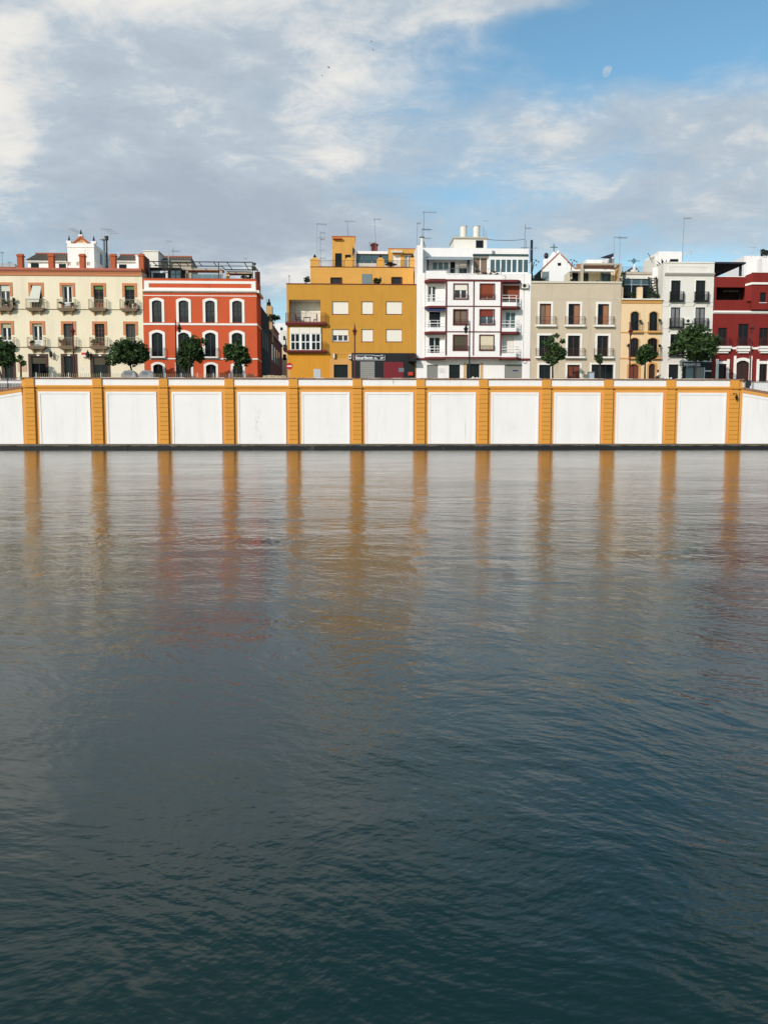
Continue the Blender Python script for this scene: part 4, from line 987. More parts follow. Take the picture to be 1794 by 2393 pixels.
def orange_upper():
    Y = 110.5
    x0, x1 = C.x(357, 750, Y), orange.x1-.1; zt = C.z(900, 687, Y)
    h = House('setback_storey', 'set back top storey in peeling orange plaster with corner posts above the orange block', x0, x1, Y, zt, 8, 'orange_plaster_old', roof=zt-.12, z0=zrO)
    for i, q in enumerate(((585,802,700,875),(1258,797,1363,875))):
        r = C.r(*q, Y); w = h.win((r[0], r[1], zrO+.2, r[3]), d=.2, frame='maroon_frame', cols=2, pane='room_glass')
        h.part('grille', railing_mb(r[0]-.05, r[1]+.05, Y-.06, Y, zrO+.3, r[3]-zrO-.25, .12, .014, False), 'black_iron', w)
    r = C.r(925, 760, 1035, 875, Y); h.part('grey_panel', MB().box(r[0], r[1], Y-.08, Y-.003, zrO, r[3]), 'net_grey')
    h.part('coping', MB().box(x0-.03, x1, Y-.05, Y+.25, zt, zt+.07), 'maroon_trim')
    posts = ((357,452),(737,822),(1090,1172),(1452,1524))
    for a, b in posts:
        xa, xb = C.x(a, 640, Y), C.x(b, 640, Y); zp = C.z((a+b)/2, 606, Y); zq = C.z((a+b)/2, 573, Y)
        p = h.part('corner_post', MB().box(xa, xb, Y-.03, Y+.6, zt+.07, zp).box(xa-.06, xb+.06, Y-.09, Y+.66, zp, zp+.06).add([(xa,Y-.03,zp+.06),(xb,Y-.03,zp+.06),(xb,Y+.6,zp+.06),(xa,Y+.6,zp+.06),((xa*.7+xb*.3),Y+.18,zq),((xa*.3+xb*.7),Y+.18,zq),((xa*.3+xb*.7),Y+.42,zq),((xa*.7+xb*.3),Y+.42,zq)], [(0,1,5,4),(1,2,6,5),(2,3,7,6),(3,0,4,7),(4,5,6,7)]), 'orange_plaster_old')
        if a != 737: h.part('finial', MB().lathe((xa+xb)/2, Y+.3, [(.12, zq-.02), (.2, zq+.1), (.14, zq+.25), (.04, zq+.38), (.02, zq+.5)], 8), 'black_iron', p)
    for (a, b), (c, d) in zip(posts[:-1], posts[1:]):
        xa, xb = C.x(b, 640, Y), C.x(c, 640, Y); zr = C.z((b+c)/2, 607, Y)
        h.part('railing', railing_mb(xa, xb, Y+.1, Y+.2, zt+.07, zr-zt-.07, .13, .015, False), 'black_iron')
    h.finish(); return h
ou = orange_upper(); zrU = ou.roof
def orange_pent():
    Y = 113.5
    r = C.r(600, 348, 850, 700, Y)
    h = House('stair_tower', 'orange stair tower with a dark door on the roof of the orange block', r[0], r[1], Y, r[3], 3.4, 'orange_plaster_old', roof=r[3], z0=zrU)
    q = C.r(630, 530, 705, 690, Y); h.win((q[0], q[1], zrU, q[3]), d=.12, frame='dark_frame', cols=1, name='door')
    q = C.r(740, 545, 805, 600, Y); h.win(q, d=.15, frame='dark_frame', cols=1)
    h.part('coping', MB().box(r[0]-.06, r[1]+.06, Y-.06, Y+3.46, r[3], r[3]+.10), 'brick_red')
    q = C.r(606, 366, 705, 380, Y); h.part('canopy', MB().box(q[0], q[1], Y-.5, Y-.002, q[2], q[3]), 'brick_red')
    xa = C.x(818, 500, Y); h.part('open_shutter', MB().prism([(xa, C.z(820, 590, Y)), (xa+.35, C.z(830, 500, Y)), (xa+.05, C.z(820, 462, Y))], Y-.35, Y-.3), 'dark_wood')
    h.finish()
    Y = 114.2
    r = C.r(862, 512, 1216, 700, Y); g = T('glazed_roof_room', 'long teal glazed roof room with a white roof on the orange block', 'building', ((r[0]+r[1])/2, Y, zrU))
    zg = C.z(1000, 541, Y); g.part('roof', MB().box(r[0], r[1]-.05, Y-.3, Y+4, zg, r[3]), 'white_plaster')
    n = 4
    for k in range(n): g.part('pane', MB().box(r[0]+(r[1]-r[0])*k/n, r[0]+(r[1]-r[0])*(k+1)/n-.04, Y, Y+.04, C.z(1000, 640, Y), zg), 'teal_glass')
    g.part('base_wall', MB().box(r[0], r[1]-.05, Y-.02, Y+.2, zrU, C.z(1000, 640, Y)-.003), 'offwhite_plaster')
    Y = 113.0
    r = C.r(1222, 482, 1522, 700, Y)
    h = House('roof_hut', 'orange roof hut with tiled canopy and white doors on the orange block', r[0], r[1], Y, r[3], 4, 'orange_plaster_old', roof=r[3], z0=zrU)
    h.part('coping', MB().box(r[0]-.05, r[1]+.02, Y-.05, Y+.3, r[3], r[3]+.07), 'brick_red')
    for a, b, m_ in ((1265,1352,'white_blind'),(1390,1482,'grille_grey')):
        q = C.r(a, 548, b, 690, Y); h.win((q[0], q[1], zrU, q[3]), d=.12, frame='white_frame', cols=2, pane=m_, name='door')
    xa, xb = C.x(1245, 520, Y), C.x(1372, 520, Y); zc = C.z(1300, 500, Y)
    n = 7; cp = MB()
    for k in range(n):
        a, b = xa+(xb-xa)*k/n, xa+(xb-xa)*(k+1)/n; cp.xprism([(Y-.005, zc), (Y-.75, zc-.32), (Y-.75, zc-.40), (Y-.005, zc-.12)], a+.02, b-.02)
    h.part('tiled_canopy', cp, 'offwhite_plaster'); h.part('lintel', MB().box(C.x(1385, 540, Y), C.x(1490, 540, Y), Y-.4, Y-.003, C.z(1430, 547, Y), C.z(1430, 538, Y)), 'brown_frame')
    h.finish()
    Y = 116; x = C.x(1063, 470, Y); z0 = C.z(1063, 510, Y); z1 = C.z(1063, 412, Y)
    ch = T('chimney', 'maroon lantern shaped chimney on the white roof of the glazed room', 'chimney', (x, Y, z0-.5))
    ch.part('stack', MB().box(x-.42, x+.42, Y-.42, Y+.42, z0-.5, z0+.9), 'maroon_trim'); k = z1-z0
    for dx in (-.36, .36):
        for dy in (-.36, .36): ch.part('pillar', MB().box(x+dx-.09, x+dx+.09, Y+dy-.09, Y+dy+.09, z0+.9, z0+k*.68), 'maroon_trim')
    ch.part('cap', MB().box(x-.52, x+.52, Y-.52, Y+.52, z0+k*.68, z0+k*.74).add([(x-.5,Y-.5,z0+k*.74),(x+.5,Y-.5,z0+k*.74),(x+.5,Y+.5,z0+k*.74),(x-.5,Y+.5,z0+k*.74),(x,Y,z1)], [(0,1,4),(1,2,4),(2,3,4),(3,0,4)]), 'maroon_trim')
    aerial(C.x(790, 300, 114.5), 114.5, zrU, C.z(790, 168, 114.5), 'dark aerial leaning over the orange stair tower', ((.99, -.35, 1.1, 5), (.62, .2, .9, 4)), -.3, .045)
    aerial(C.x(1012, 460, 115), 115, zrU, C.z(1005, 405, 115), 'short dark aerial left of the maroon chimney', ((.98, -.1, .9, 4),), 0, .04)
    aerial(C.x(1098, 500, 114.6), 114.6, zrU, C.z(1062, 145, 114.6), 'very tall leaning aerial above the glazed roof room', ((.99, -.1, .9, 5),), -.4, .035)
    aerial(C.x(1528, 480, 112), 112, zrU, C.z(1535, 193, 112), 'thin aerial at the corner where the orange block meets the white block', ((.99, -.05, .5, 4),), .1, .035)
    t = aerial(C.x(440, 590, 112), 112, zrU, C.z(440, 345, 112), 'pale aerial mast above the left corner post of the set back storey', ((.97, .0, 1.0, 6), (.6, .1, .9, 5)), 0, .07, 'galvanised')
    t = aerial(C.x(468, 560, 113), 113, zrU, C.z(470, 285, 113), 'darker aerial mast with several rods beside the pale one over the left corner post', ((.96, -.05, .7, 5), (.8, .0, .6, 5), (.33, -.1, .8, 4)), 0, .035)
    t = aerial(C.x(430, 500, 114), 114, zrU, C.z(425, 200, 114), 'tallest thin aerial at the left of the orange roof', ((.99, .0, 1.3, 7),), 0, .02)
    aerial(C.x(123, 870, 108), 108, zrO, C.z(122, 778, 108), 'short dark post aerial on the left edge of the orange block', ((.97, -.08, .08, 2),), 0, .04)
orange_pent()

# ---- white apartment block
def white_block():
    Y = HY
    x0, x1 = orange.x1+.03, D.x(1524, 1300, Y); zt = D.z(800, 527, Y); xt1 = D.x(1500, 560, Y)
    h = House('white_apartment_block', 'white apartment block with maroon bands, corner balconies and a glazed top floor', x0, x1, Y, D.z(1515, 842, Y), 13, 'white_plaster', roof=D.z(1515, 842, Y))
    zmid = h.zt
    Yb = Y - 1.15                              # front of the projecting bay
    z = lambda b: D.z(800, b, Yb)
    bx0, bx1 = D.x(236, 1300, Yb), D.x(1400, 1300, Yb)
    lx = D.x(478, 1300, Yb); rx = D.x(1166, 1300, Yb)
    zb, ztb = z(1880), z(905)
    floors = [z(1865), z(1550), z(1236), z(912)]
    # bay: the two middle bays are wall, both corners are open balconies
    holes = []
    bay = None
    wins = []
    for row, (b0, b1) in enumerate(((972,1147),(1288,1463),(1602,1778))):
        for i, (a, b) in enumerate(((583,745),(907,1072))):
            wins.append((row, i, D.r(a - row*3, b0, b - row*3, b1, Yb)))
    mb = MB().wall(lx+.002, rx-.002, zb, ztb, Yb, .35, [(*w[2], 0) for w in wins])
    mb.quad((lx, Yb, zb), (lx, Y, zb), (lx, Y, ztb), (lx, Yb, ztb)); mb.quad((rx, Yb, zb), (rx, Yb, ztb), (rx, Y, ztb), (rx, Y, zb))
    mb.quad((lx, Yb, zb), (rx, Yb, zb), (rx, Y, zb), (lx, Y, zb)); mb.quad((lx, Yb, ztb), (lx, Y, ztb), (rx, Y, ztb), (rx, Yb, ztb))
    h.part('bay', mb, 'white_plaster')
    sp = {(0,0): dict(frame='white_frame', fw=.12, cols=2, pane='room_glass', blind=(.40,'white_blind')), (0,1): dict(frame='white_frame', cols=2, pane='brown_blind', blind=(.86,'brown_blind')),
          (1,0): dict(frame='dark_frame', cols=2, pane='curtain_brown'), (1,1): dict(frame='white_frame', cols=2, pane='teal_glass', blind=(.45,'maroon_blind')),
          (2,0): dict(frame='dark_frame', cols=1, pane='olive_blind', blind=(.97,'olive_blind')), (2,1): dict(frame='white_frame', cols=1, pane='cream_blind', blind=(.95,'cream_blind'))}
    for row, i, r in wins:
        w = h.win(r, d=.2, hole=False, Y=Yb, surround=('maroon_trim', .12, .05), sill=('maroon_trim', .12, .12, .14), **sp[(row, i)])
        h.part('window_rail', railing_mb(r[0]-.1, r[1]+.1, Yb-.16, Yb-.1, r[2], .55, .16, .012, False), 'maroon_frame', w)
    # maroon grid
    for a in (486, 823, 1159):
        x = D.x(a, 1300, Yb); wv = .09 if a != 823 else .07
        h.part('vertical_band', MB().box(x-wv, x+wv, Yb-.055, Yb-.003, zb+.32, floors[3]-.02), 'maroon_trim')
    for k, f in enumerate(floors):
        hh = .22 if k in (0, 3) else .11
        h.part('floor_band', MB().box(lx-.05, rx+.05, Yb-.09, Yb-.056 if k in (1, 2) else Yb-.001, f-hh, f), 'maroon_trim')
    for a, b in ((x0+.02, bx0-.002), (bx1+.002, x1-.02)): h.part('floor_band', MB().box(a, b, Y-.10, Y-.002, floors[0]-.34, floors[0]-.06), 'maroon_trim')
    # corner balconies with chamfered ends
    def corner(xa, xb, left):
        q = .62
        def outline(y_in): return None
        for k in range(3):
            f = floors[k]; top = floors[k+1]
            pts = [(xa, Y-.002), (xa, Yb+q), (xa+q*.8, Yb), (xb, Yb), (xb, Y-.002)] if left else [(xa, Y-.002), (xa, Yb), (xb-q*.8, Yb), (xb, Yb+q), (xb, Y-.002)]
            def slab(z0, z1, grow=0):
                n = len(pts); g = [(x + (grow if x > (xa+xb)/2 and not left else (-grow if x < (xa+xb)/2 and left else 0)), y - (grow if y < Y-.01 else 0)) for x, y in pts]
                return MB().add([(x, y, z0) for x, y in g] + [(x, y, z1) for x, y in g], [tuple(range(n-1,-1,-1)), tuple(range(n, 2*n))] + [(i, (i+1)%n, n+(i+1)%n, n+i) for i in range(n)])
            bl = h.part('balcony', slab(f-.02, f+.04), 'white_plaster')
            h.part('slab_edge', slab(f-.28, f-.021, .08), 'maroon_trim', bl)
            front = pts[1:4]
            para = MB(); rail = MB()
            if left: front = pts[1:4]
            for (p, r_) in zip(front[:-1], front[1:]):
                dx, dy = r_[0]-p[0], r_[1]-p[1]; L = sqrt(dx*dx+dy*dy); nx, ny = dy/L*.1, -dx/L*.1
                if ny > 0: nx, ny = -nx, -ny
                para.add([(p[0],p[1],f+.04),(r_[0],r_[1],f+.04),(r_[0]-nx,r_[1]-ny,f+.04),(p[0]-nx,p[1]-ny,f+.04),(p[0],p[1],f+.46),(r_[0],r_[1],f+.46),(r_[0]-nx,r_[1]-ny,f+.46),(p[0]-nx,p[1]-ny,f+.46)],
                         [(0,1,5,4),(1,2,6,5),(2,3,7,6),(3,0,4,7),(4,5,6,7)])
                for zz_, rr_ in ((.62, .02), (.95, .055), (1.30, .03)):
                    rail.tube((p[0]-nx*.5, p[1]-ny*.5, f+zz_), (r_[0]-nx*.5, r_[1]-ny*.5, f+zz_), rr_, n=5)
                nb = max(1, int(L/.8))
                for m_ in range(nb+1): rail.tube((p[0]+dx*m_/nb-nx*.5, p[1]+dy*m_/nb-ny*.5, f+.44), (p[0]+dx*m_/nb-nx*.5, p[1]+dy*m_/nb-ny*.5, f+1.32), .03, n=5)
            h.part('parapet', para, 'white_plaster', bl); h.part('railing', rail, 'white_frame', bl)
        # roof of the topmost
        f = floors[3]
        n = 5; pts = [(xa, Y-.002), (xa, Yb+q), (xa+q*.8, Yb), (xb, Yb), (xb, Y-.002)] if left else [(xa, Y-.002), (xa, Yb), (xb-q*.8, Yb), (xb, Yb+q), (xb, Y-.002)]
        g = [(x + (.1 if (not left and x == xb) else (-.1 if left and x == xa else 0)), y - (.1 if y < Y-.01 else 0)) for x, y in pts]
        h.part('balcony_roof', MB().add([(x, y, f-.28) for x, y in g] + [(x, y, f) for x, y in g], [tuple(range(n-1,-1,-1)), tuple(range(n, 2*n))] + [(i, (i+1)%n, n+(i+1)%n, n+i) for i in range(n)]), 'maroon_trim')
    corner(bx0, lx-.004, True); corner(rx+.004, bx1, False)
    # recessed rooms behind the balconies (openings in the main wall)
    def rec(a, b0, b, b1, **kw): return h.win(D.r(a, b0, b, b1, Y), d=.2, **kw)
    rec(255, 985, 365, 1195, frame='white_frame', fw=.14, cols=2, pane='room_glass', name='balcony_door')
    rec(275, 1310, 412, 1530, frame='dark_frame', cols=2, pane='dark_glass', name='balcony_door')
    rec(275, 1620, 412, 1845, frame='white_frame', cols=2, pane='dark_glass', name='balcony_door')
    rec(1180, 985, 1388, 1215, frame='brown_frame', cols=2, pane='dark_glass', blind=(.75,'brown_blind'), name='balcony_door')
    rec(1215, 1310, 1340, 1530, frame='white_frame', cols=2, pane='teal_glass', name='balcony_door')
    rec(1185, 1610, 1315, 1845, frame='white_frame', cols=1, pane='white_blind', blind=(.97,'white_blind'), name='balcony_door')
    q = D.r(240, 1250, 470, 1312, Yb+.2); h.part('awning', MB().xprism([(Yb+.2, q[3]), (Yb+.1, q[2]+.1), (Yb+.13, q[2]+.1), (Yb+.26, q[3])], bx0+.1, lx-.05), 'blue_awning')
    # ground floor
    xg = lambda a: D.x(a, 2040, Y)
    zg = D.z(800, 1962, Y)
    for nm, a, b, t, kw in (('shop_shutter',250,385,1962,dict(pane='grille_grey', frame='grille_grey', cols=1)), ('door',520,655,1960,dict(cols=1, frame='bar_black')), ('entrance',735,895,1950,dict(cols=2, frame='bar_black')), ('shop_shutter',1205,1420,1957,dict(pane='grille_grey', frame='grille_grey', cols=1))):
        w = h.win((xg(a), xg(b), BASE+.14, D.z((a+b)/2, t, Y)), d=.22, name=nm, **kw)
        if nm == 'shop_shutter':
            h.part('grille', vslats(xg(a)+.07, xg(b)-.07, Y+.12, Y+.15, BASE+.2, D.z((a+b)/2, t, Y)-.1, int((b-a)/9)), 'grille_grey', w)
            if a > 1000: h.part('graffiti', MB().box(xg(1305), xg(1372), Y+.112, Y+.119, D.z(1330, 2042, Y), D.z(1330, 2024, Y)), 'graffiti_ink', w)
    for a, b in ((697,727),(902,936)): h.part('door_jamb', MB().box(xg(a), xg(b), Y-.05, Y-.002, BASE+.13, D.z(800, 1938, Y)), 'beige_plaster')
    fr = D.r(398, 2010, 462, 2060, Y); w = .035
    h.part('wall_plaque', MB().box(fr[0], fr[1], Y-.02, Y+.0, fr[2], fr[2]+w).box(fr[0], fr[1], Y-.02, Y, fr[3]-w, fr[3]).box(fr[0], fr[0]+w, Y-.02, Y, fr[2]+w, fr[3]-w).box(fr[1]-w, fr[1], Y-.02, Y, fr[2]+w, fr[3]-w).box((fr[0]+fr[1])/2-.22, (fr[0]+fr[1])/2+.2, Y-.02, Y, (fr[2]+fr[3])/2-.12, (fr[2]+fr[3])/2-.07).box((fr[0]+fr[1])/2-.1, (fr[0]+fr[1])/2+.06, Y-.02, Y, (fr[2]+fr[3])/2+.02, (fr[2]+fr[3])/2+.16), 'galvanised')
    for a in (1435, 222):
        x = D.x(a, 1300, Y); h.part('downpipe', MB().tube((x, Y-.04, floors[0]), (x, Y-.04, zmid-.05), .035), 'offwhite_plaster')
    # cable coil
    x, zc = D.x(1455, 1922, Y-.05), D.z(1455, 1922, Y)
    mb = MB()
    for k in range(14):
        t0, t1 = 2*pi*k/14, 2*pi*(k+1)/14
        mb.tube((x+.22*cos(t0), Y-.05, zc+.24*sin(t0)), (x+.22*cos(t1), Y-.05, zc+.24*sin(t1)), .03, n=5)
    h.part('cable_coil', mb, 'bin_lid')
    h.finish()
    # --- terrace parapet of the top floor
    zpt = z(806); zpm = z(852)
    h.part('terrace_parapet', MB().box(bx0, D.x(490, 850, Yb), Yb+.05, Yb+.3, ztb+.002, zpt).box(D.x(490, 850, Yb), rx, Yb+.02, Yb+.3, ztb+.002, zpm), 'white_plaster')
    h.part('terrace_rail', railing_mb(D.x(478, 800, Yb), rx-.1, Yb+.1, Yb+.2, zpm, .75, .5, .012, False), 'aerial_metal')
    # --- top floor (set back), its own front wall
    Yt = Y + 1.6
    zt2 = D.z(800, 527, Yt); xa, xb = x0+.02, D.x(1500, 560, Yt)
    oz = h.zt
    rA = D.r(245, 632, 800, 852, Yt); rB = D.r(815, 632, 1000, 852, Yt); rC = D.r(1010, 622, 1505, 830, Yt)
    L = [(rA[0], rA[1], oz, rA[3], 0), (rB[0], rB[1], oz, rB[3], 0), (rC[0], rC[1], oz+.2, rC[3], 0)]
    mb = MB().wall(xa, xb, oz-.02, zt2, Yt, .5, L)
    mb.quad((xa,Y+.4,oz),(xa,Y+12.8,oz),(xa,Y+12.8,zt2),(xa,Y+.4,zt2)).quad((xb,Yt,oz),(xb,Yt,zt2),(xb,Y+12.8,zt2),(xb,Y+12.8,oz)).quad((xa,Y+12.8,oz),(xb,Y+12.8,oz),(xb,Y+12.8,zt2),(xa,Y+12.8,zt2)).quad((xa,Yt,zt2),(xb,Yt,zt2),(xb,Y+12.8,zt2),(xa,Y+12.8,zt2))
    top = h.part('top_floor', mb, 'white_plaster')
    h.part('side_fin', MB().box(xa+.02, bx0-.3, Y+.02, Yt-.002, oz-.02, zt2-.02), 'white_plaster', top)
    y2 = Yt + .5
    h.part('recess_wall', MB().box(rA[0]-.05, rA[1]+.05, y2+.9, y2+1.0, oz, rA[3]).quad((rA[0],Yt+.5,oz),(rA[0],y2+.9,oz),(rA[0],y2+.9,rA[3]),(rA[0],Yt+.5,rA[3])).quad((rA[1],Yt+.5,oz),(rA[1],Yt+.5,rA[3]),(rA[1],y2+.9,rA[3]),(rA[1],y2+.9,oz)), 'white_plaster', top)
    yr = y2 + .9
    def rw_(a, b0, b, b1, **kw):
        q = D.r(a, b0, b, b1, yr); return h.win((q[0], q[1], q[2], q[3]), d=-.01, hole=False, Y=yr, **kw)
    rw_(310, 692, 520, 800, frame='white_frame', fw=.10, cols=3, pane='shop_glass')
    rw_(528, 690, 600, 852, frame='white_frame', cols=1, pane='dark_glass', name='door')
    rw_(645, 708, 742, 852, frame='dark_frame', cols=2, pane='room_glass', blind=(.45,'white_blind'), name='door')
    q = D.r(243, 628, 805, 662, Yt-.9)
    h.part('awning', MB().xprism([(Yt-.01, q[3]+.1), (Yt-.9, q[2]+.1), (Yt-.9, q[2]-.05), (Yt-.87, q[2]-.05), (Yt-.86, q[2]+.1), (Yt-.01, q[3]+.02)], rA[0]-.05, rA[1]+.05), 'grey_awning', top)
    h.part('curtain', MB().prism([(rA[0], rA[3]-.1), (rA[0]+.35, rA[3]-.1), (rA[0]+.16, oz+.3), (rA[0]+.05, oz+.3)], Yt+.05, Yt+.1), 'teal_awning', top)
    h.part('curtain', MB().prism([(rA[1]-.6, rA[3]-.2), (rA[1]-.25, rA[3]-.2), (rA[1]-.3, oz+.3), (rA[1]-.45, oz+.3)], Yt+.05, Yt+.1), 'teal_awning', top)
    def wt(q, **kw): return h.win((q[0], q[1], oz, q[3]), hole=False, Y=Yt, d=.3, **kw)
    wt(rB, frame='white_frame', fw=.10, cols=2, pane='curtain_brown', name='screen')
    # gallery of seven panes
    gx0, gx1, gz0, gz1 = D.r(1010, 660, 1500, 826, Yt-.3)
    gal = h.part('glazed_gallery', MB().box(gx0, gx1, Yt-.3, Yt+.49, oz-.02, rC[3]-.02), 'white_frame')
    for a, b in ((1030,1080),(1095,1147),(1163,1215),(1230,1280),(1298,1348),(1368,1422),(1438,1489)):
        q = D.r(a, 668, b, 822, Yt-.3); h.part('pane', MB().box(q[0], q[1], Yt-.312, Yt-.301, q[2], q[3]), 'teal_glass' if a != 1438 else 'teal_glass', gal)
    q = D.r(818, 598, 1497, 615, Yt-.5); h.part('rolled_awning', MB().box(q[0], q[1], Yt-.5, Yt-.002, q[2], q[3]), 'teal_awning', top)
    q = D.r(1048, 560, 1074, 598, Yt); h.part('wall_lamp', MB().box(q[0], q[1], Yt-.2, Yt-.002, q[2], q[3]), 'metal_shutter', top)
    # --- stair house and tanks on the roof
    Yr = Y + 3.5
    r = D.r(580, 392, 985, 530, Yr)
    st = House('water_tank_house', 'off white roof house carrying two water tanks on the white block', r[0], r[1], Yr, D.z(780, 410, Yr), 4, 'offwhite_plaster', roof=D.z(780, 410, Yr), z0=zt2)
    q = D.r(850, 428, 944, 525, Yr); st.win((q[0], q[1], q[2], q[3]), d=.1, cols=1, frame='dark_frame')
    st.part('roof_slab', MB().box(r[0]-.12, r[1]+.12, Yr-.2, Yr+4.2, st.zt, D.z(780, 392, Yr)), 'concrete'); st.finish()
    for a, lab in ((698, 'left one of two white water tanks on the white block roof'), (858, 'right one of two white water tanks on the white block roof')):
        Yk = Yr + 1.0; x = D.x(a, 330, Yk); z0_, z1_ = D.z(780, 392, Yr), D.z(a, 264, Yk)
        tk = T('water_tank', lab, 'water tank', (x, Yk, z0_), 'water tanks')
        tk.part('tank', MB().lathe(x, Yk, [(.40, z0_), (.43, z0_+.1), (.43, z1_-.15), (.42, z1_)], 16), 'tank_white', smooth=False)
        tk.part('lid', MB().lathe(x, Yk, [(.46, z1_), (.46, z1_+.06), (.2, z1_+.1)], 16), 'concrete')
    Yk = Y + 2.5; x = D.x(188, 450, Yk); z1_ = D.z(185, 402, Yk)
    ch = T('chimney', 'tapered white chimney with a dark cowl at the left corner of the white block', 'chimney', (x, Yk, zt2))
    ch.part('stack', MB().lathe(x, Yk, [(.32, zt2), (.22, z1_-.5), (.17, z1_)], 8), 'tank_white')
    ch.part('cowl', MB().lathe(x, Yk, [(.20, z1_), (.34, z1_+.05), (.30, z1_+.16)], 8), 'bin_lid')
    for dx in (-.55, .5): ch.part('stay', MB().tube((x+dx, Yk, zt2), (x+dx*.3, Yk, z1_-.2), .04), 'bin_lid')
    aerial(D.x(203, 400, 109.2), 109.2, zt2, D.z(212, 78, 109.2), 'tall dark aerial at the left corner of the white block', ((.99, -.15, 1.6, 7), (.52, -.1, 1.1, 6)), .08, .045)
    aerial(D.x(188, 400, 109.8), 109.8, zt2, D.z(188, 285, 109.8), 'short aerial beside the tapered white chimney', ((.97, .0, 1.2, 6), (.55, .1, 1.2, 6)), 0, .035)
    aerial(D.x(945, 350, 112), 112, zt2, D.z(945, 262, 112), 'bare dark pole right of the two water tanks', (), 0, .045)
    aerial(D.x(972, 350, 112.6), 112.6, zt2, D.z(968, 182, 112.6), 'white aerial with a small dish right of the water tanks', ((.98, -.25, .25, 3),), 0, .04, 'galvanised')
    aerial(D.x(1448, 450, 109.6), 109.6, zt2, D.z(1458, 235, 109.6), 'dark aerial with an angled top at the right corner of the white block', ((.86, .0, .85, 6), (.1, -.5, .3, 4)), .08, .05)
    aerial(D.x(1468, 450, 110.4), 110.4, zt2, D.z(1468, 425, 110.4), 'short pole joined to the dark aerial at the right corner of the white block', ((.35, -.4, 1.6, 4),), 0, .04)
    xa_, xb_ = D.x(995, 425, 111), D.x(1450, 425, 109.6); zc0, zc1 = D.z(995, 420, 111), D.z(1450, 420, 109.6)
    cb = MB(); pts = [(xa_ + (xb_-xa_)*k/8, 111 - 1.4*k/8, zc0 + (zc1-zc0)*k/8 - .12*sin(pi*k/8)) for k in range(9)]
    cb.path(pts, .04, 5); solo('roof_cable', cb, 'aerial_metal', 'dark cable strung across the white block roof from tank house to aerial', 'cable', (xa_, 111, zc0))
    x = D.x(1534, 600, Y+1.0); z0_, z1_ = D.z(1534, 838, Y), D.z(1534, 428, Y+1)
    fl = T('flue_pipe', 'tall black flue pipe at the right edge of the white block', 'flue', (x, Y+1, z0_))
    fl.part('pipe', MB().lathe(x, Y+1.0, [(.16, z0_-.4), (.16, z1_)], 10), 'flue_black'); fl.part('collar', MB().lathe(x, Y+1.0, [(.19, z0_+3.0), (.19, z0_+3.15)], 10), 'bin_lid')
    h.part('pipe_sleeve', MB().box(D.x(1526, 770, Y), D.x(1534, 770, Y), Y+.4, Y+.6, oz, D.z(1530, 690, Y)), 'offwhite_plaster')
    return h, zt2
white, zrW = white_block()
def air_conditioner(x0, x1, z0, z1, Y, label, proj=.4):
    t = T('air_conditioner', label, 'air conditioner', ((x0+x1)/2, Y, z0))
    t.part('case', MB().bev(x0, x1, Y-proj, Y-.02, z0, z1, .02), 'appliance_white')
    cx, cz, r = x0+(x1-x0)*.42, (z0+z1)/2, min(x1-x0, z1-z0)*.36
    mb = MB(); n = 14
    mb.add([(cx+r*cos(2*pi*k/n), Y-proj-.012, cz+r*sin(2*pi*k/n)) for k in range(n)] + [(cx+r*cos(2*pi*k/n), Y-proj, cz+r*sin(2*pi*k/n)) for k in range(n)], [tuple(range(n))] + [(k, n+k, n+(k+1)%n, (k+1)%n) for k in range(n)])
    t.part('fan_grille', mb, 'dark_frame')
    t.part('mounting', MB().box(x0+.08, x0+.13, Y-proj, Y-.01, z0-.08, z0-.001).box(x1-.13, x1-.08, Y-proj, Y-.01, z0-.08, z0-.001), 'bin_lid')
    return t
q = D.r(1412, 957, 1498, 1020, HY-.4); air_conditioner(q[0], q[1], q[2], q[3], HY, 'white air conditioner high on the right edge of the white block')
q = C.r(780, 1652, 810, 1700, HY-.4); air_conditioner(q[0], q[1], q[2], q[3], HY, 'small air conditioner on the orange wall just left of the bar sign')
q = C.r(608, 1640, 634, 1692, HY-.3); t = T('wall_lantern', 'small white wall lantern above the dark door of the orange block', 'lantern', ((q[0]+q[1])/2, HY, q[2]))
t.part('lamp', MB().box(q[0], q[1]-.1, HY-.35, HY-.1, q[2], q[3]), 'appliance_white'); t.part('bracket', MB().box(q[1]-.1, q[1], HY-.3, HY-.005, q[2]-.05, q[3]+.05), 'brown_frame')
q = F.r(772, 1160, 850, 1210, HY-.4); air_conditioner(q[0], q[1], q[2], q[3], HY, 'white air conditioner between the balconies of the narrow white house')
q = A.r(1465, 900, 1522, 950, HY-.4); air_conditioner(q[0], q[1], q[2], q[3], HY-.1, 'white air conditioner on the top right balcony of the cream house', .3)
q = A.r(906, 1440, 952, 1490, HY-.3); t = T('shop_sign_box', 'small red and white box sign on brackets beside a cream house door', 'sign', ((q[0]+q[1])/2, HY, q[2]))
zm = (q[2]+q[3])/2; t.part('top', MB().box(q[0], q[1], HY-.35, HY-.03, zm, q[3]), 'box_red'); t.part('base', MB().box(q[0]+.1, q[1], HY-.35, HY-.03, q[2], zm-.002), 'offwhite_plaster'); t.part('bracket', MB().box(q[0]+.2, q[0]+.3, HY-.03, HY-.003, q[2], q[3]), 'black_iron')
